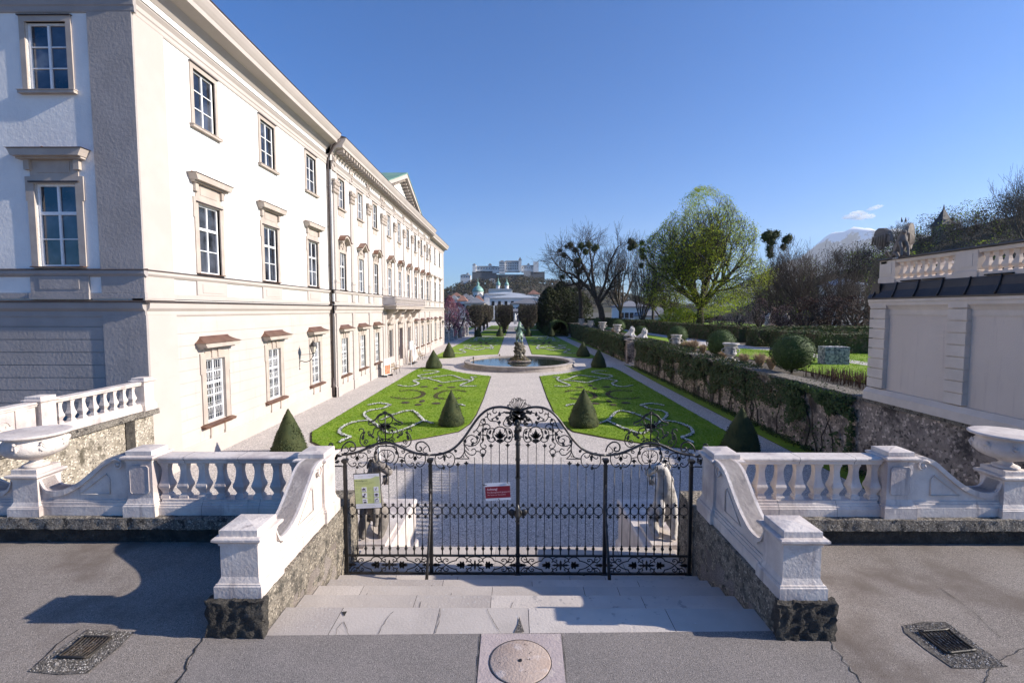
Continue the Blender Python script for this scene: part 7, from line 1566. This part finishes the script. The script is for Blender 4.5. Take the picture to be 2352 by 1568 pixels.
def woods(name, lab, vs, n, m, dens, h, ms, seed, sz, jmin=0, jmax=99, per=22):
    mb = MB(); r = random.Random(seed)
    for k in range(dens):
        i = r.random()*n; j = jmin+r.random()*(min(m, jmax)-jmin-.01); a0, b0 = int(i), int(j); p = Vector(vs[b0*(n+1)+a0]).lerp(Vector(vs[b0*(n+1)+a0+1]), i-a0).lerp(Vector(vs[(b0+1)*(n+1)+a0]).lerp(Vector(vs[(b0+1)*(n+1)+a0+1]), i-a0), j-b0)
        H = h*r.uniform(.6,1.25); mi = r.randrange(len(ms))
        for q in range(per):
            a_ = r.uniform(0,6.28); z = r.random(); w = H*.38*sin(pi*(.15+.8*z))**.6*r.random()**.4; mb.leaf(p+Vector((w*cos(a_), w*sin(a_), H*(.25+.75*z))), sz*r.uniform(.6,1.4), Vector((0,0,.3)), mi, r)
    return tag(mb.build(name, [M[x] for x in ms]), lab, 'woodland', kind='stuff')
D = 1300
mb, vs, n, m = hillmesh([(700,718),(860,712),(960,700),(1010,684),(1039,668),(1062,660),(1086,655),(1120,652),(1160,648),(1200,645),(1250,652),(1290,655),(1350,665),(1450,690),(1520,706),(1600,715)], D, 260, 2, 8); struct('fortress_hill', mb, M['hill'])
woods('hill_woods', 'brown leafless woods covering the fortress hill', vs, n, m, 2600, 13, ('farwood','farwood','farwood2'), 3, 4.2, 2, 13.4, 16)
t = thing('fortress', 'large white hilltop fortress with towers above dark bastions', 'castle', (X_(1170,D), D, 0)); cx0 = X_(1170,D)
def fb(x0, x1, y0, y1, nm, m, dy=0, dp=20, roof=None, win=0, wr=1):
    x0, x1 = 1086+(x0-1109)*1.072, 1086+(x1-1109)*1.072; y0 -= 9; y1 -= 8; m_ = MB(); a_, b_ = X_(x0,D)-cx0, X_(x1,D)-cx0; za, zb = Z_(y1,D), Z_(y0,D); m_.box(a_, b_, dy-15, dy+dp-15, za, zb); o = m_.build(nm, M[m], t)
    if roof:
        rm = MB(); h = roof; rm.add([(a_-.6,dy-15.6,zb),(b_+.6,dy-15.6,zb),(b_+.6,dy+dp-14,zb),(a_-.6,dy+dp-14,zb),((a_+b_)/2 if b_-a_ < 14 else a_+5,dy+dp/2-15,zb+h),((a_+b_)/2 if b_-a_ < 14 else b_-5,dy+dp/2-15,zb+h)], [(0,1,5,4),(1,2,5),(2,3,4,5),(3,0,4),(3,2,1,0)]); r_o = rm.build('roof', M['fortrock'], o)
    if win:
        w_ = MB(); w_.box(-1.1,1.1,dy-15.3,dy-14.9,-1.5,1.5); d = w_.data('window', [M['black']])
        for q in range(wr):
            for k in range(win): w2 = bpy.data.objects.new('window', d); COL.objects.link(w2); w2.parent = o; w2.location = (a_+(k+.5)*(b_-a_)/win, 0, zb-4-(zb-za-6)*q/max(1, wr))
    return o
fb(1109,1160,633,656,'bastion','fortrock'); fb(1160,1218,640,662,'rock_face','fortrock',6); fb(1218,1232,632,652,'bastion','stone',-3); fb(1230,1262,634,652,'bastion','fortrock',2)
fb(1110,1117,618,634,'tower','fortwall',-2,12,4); fb(1114,1160,623,634,'curtain_wall','fortwall',0,18,3,8); fb(1143,1150,618,626,'chapel','fortwall',4,10,5)
fb(1152,1168,624,636,'curtain_wall','fortwall',-2,14,3,3); fb(1166,1178,612,637,'keep_wing','fortwall',-4,26,5,3,4); fb(1176,1210,612,633,'keep','fortwall',0,26,5,9,3); fb(1207,1213,608,632,'round_tower','fortwall',-4,10,9)
fb(1213,1242,621,634,'east_wing','fortwall',2,18,3,6); fb(1225,1230,618,624,'turret','fortwall',0,6,5); fb(1238,1249,611,634,'east_tower','fortwall',-2,14,0); fb(1087,1108,644,662,'lower_gatehouse','fortwall',-30,14,3,4); fb(1099,1104,640,648,'turret','fortwall',-28,6,3); fb(1146,1158,654,664,'small_gatehouse','fortwall',-40,10,3,2)
# ============================================================ wooded hill on the right with tower, far mountain, cloud
D = 260
mb, vs, n, m = hillmesh([(1560,715),(1700,700),(1800,672),(1870,636),(1960,615),(2060,570),(2160,535),(2250,515),(2352,490),(2480,450),(2700,400),(3000,380)], D, 130, 5, 3); struct('wooded_hill', mb, M['hill'])
woods('hillside_woods', 'dark leafless woods with some green covering the right hand hill', vs, n, m, 1900, 12, ('farwood','farwood2','farwood','twig','springdark'), 5, .62, 3, 14, 84)
hl = ['highest bare tree on the ridge at the right edge','bare ridge tree left of the highest one','bare ridge tree right of the pointed tower','bare ridge tree behind the pointed tower','bare ridge tree left of the pointed tower','leafy edged ridge tree behind the winged statue','low ridge tree right of the snowy mountain','low ridge tree in front of the snowy mountain']
for i, (x, y, sc, k) in enumerate(((2372,365,2.2,1),(2300,478,1.1,0),(2235,482,1.1,2),(2195,492,1.0,1),(2120,520,1.0,2),(2065,495,1.15,0),(1985,560,.8,2),(1930,562,.8,0))):
    p = at(x, y, 226 if i else 150); put(k, hl[i], p.x, p.y, p.z-[17,16,14,15][k]*sc, sc, i*1.1)      # y = its top
p = at(2166, 510, 240); t = thing('pointed_tower', 'old tower with a dark pointed roof rising from the ridge woods', 'tower', (p.x, p.y, p.z-17)); mb = MB(); mb.box(-3,3,-3,3,0,15); mb.build('wall', M['darkstone'], t); mb = MB(); mb.lathe([(5.4,15),(3.6,17.2),(2.2,19.5),(.5,23),(.1,25.5)], n=4, a0=pi/4, sm=False); mb.build('roof', M['slate'], t); mb = MB(); mb.box(-2,-1,-3.1,-2.9,11.5,13.2); mb.box(1,2,-3.1,-2.9,11.5,13.2); mb.build('window', M['black'], t)
D = 11000; P = [(1780,610),(1840,592),(1868,572),(1885,557),(1900,540),(1912,534),(1922,532),(1935,535),(1950,534),(1965,538),(1975,545),(1990,549),(2000,546),(2010,536),(2022,545),(2060,560),(2130,575),(2260,600),(2450,640)]
mb, vs, n, m = hillmesh(P, D, 4200, 9, 160); mb.v = [(x, y, z+(noise.noise(Vector((x*.0022, y*.0016, 1)))+.5*noise.noise(Vector((x*.006, y*.005, 2))))*170*max(0, min(1, (z-200)/900))*(0 if abs(y-D) < 1 else 1)) for x, y, z in mb.v]
struct('snowy_mountain', mb, M['mountain'])
cm = bpy.data.materials.new('cloud vapour'); cm.use_nodes = True; n_ = cm.node_tree.nodes; l_ = cm.node_tree.links; n_.remove(n_['Principled BSDF']); pv = n_.new('ShaderNodeVolumePrincipled'); pv.inputs['Density'].default_value = .006; pv.inputs['Color'].default_value = (1,1,1,1); pv.inputs['Anisotropy'].default_value = 0; l_.new(pv.outputs[0], n_['Material Output'].inputs['Volume'])
for lab, bl in (('small white cloud above the snowy mountain, larger lower puff', ((1955,497,170,60),(1968,493,190,90),(1985,496,170,70),(1998,497,120,55),(1945,500,110,40),(1972,500,200,50))), ('small thin white cloud, upper right puff above the mountain', ((2008,478,120,40),(2018,474,100,38),(2000,481,90,25)))):
    c = at(bl[0][0], bl[0][1], 15000); mb = MB()
    for k, (x, y, w_, h_) in enumerate(bl): q = at(x, y, 15000)-c; mb.blob(q, (w_*1.25, w_, h_*1.25), 20, 14, .55, 2.2, seed=k)
    tag(mb.build('cloud', cm, None, c), lab, 'cloud')
# ============================================================ the air
hz = MB(); hz.box(-7000, 9500, -600, 12500, G-1.6, 1990); hz = hz.build('haze', bpy.data.materials.new('haze air')); m_ = hz.data.materials[0]; m_.use_nodes = True; n_ = m_.node_tree.nodes; n_.remove(n_['Principled BSDF'])
pv = n_.new('ShaderNodeVolumePrincipled'); pv.inputs['Density'].default_value = 3.6e-5; pv.inputs['Color'].default_value = (.90, .95, 1, 1); pv.inputs['Anisotropy'].default_value = .2; m_.node_tree.links.new(pv.outputs[0], n_['Material Output'].inputs['Volume']); tag(hz, None, None, kind='stuff')
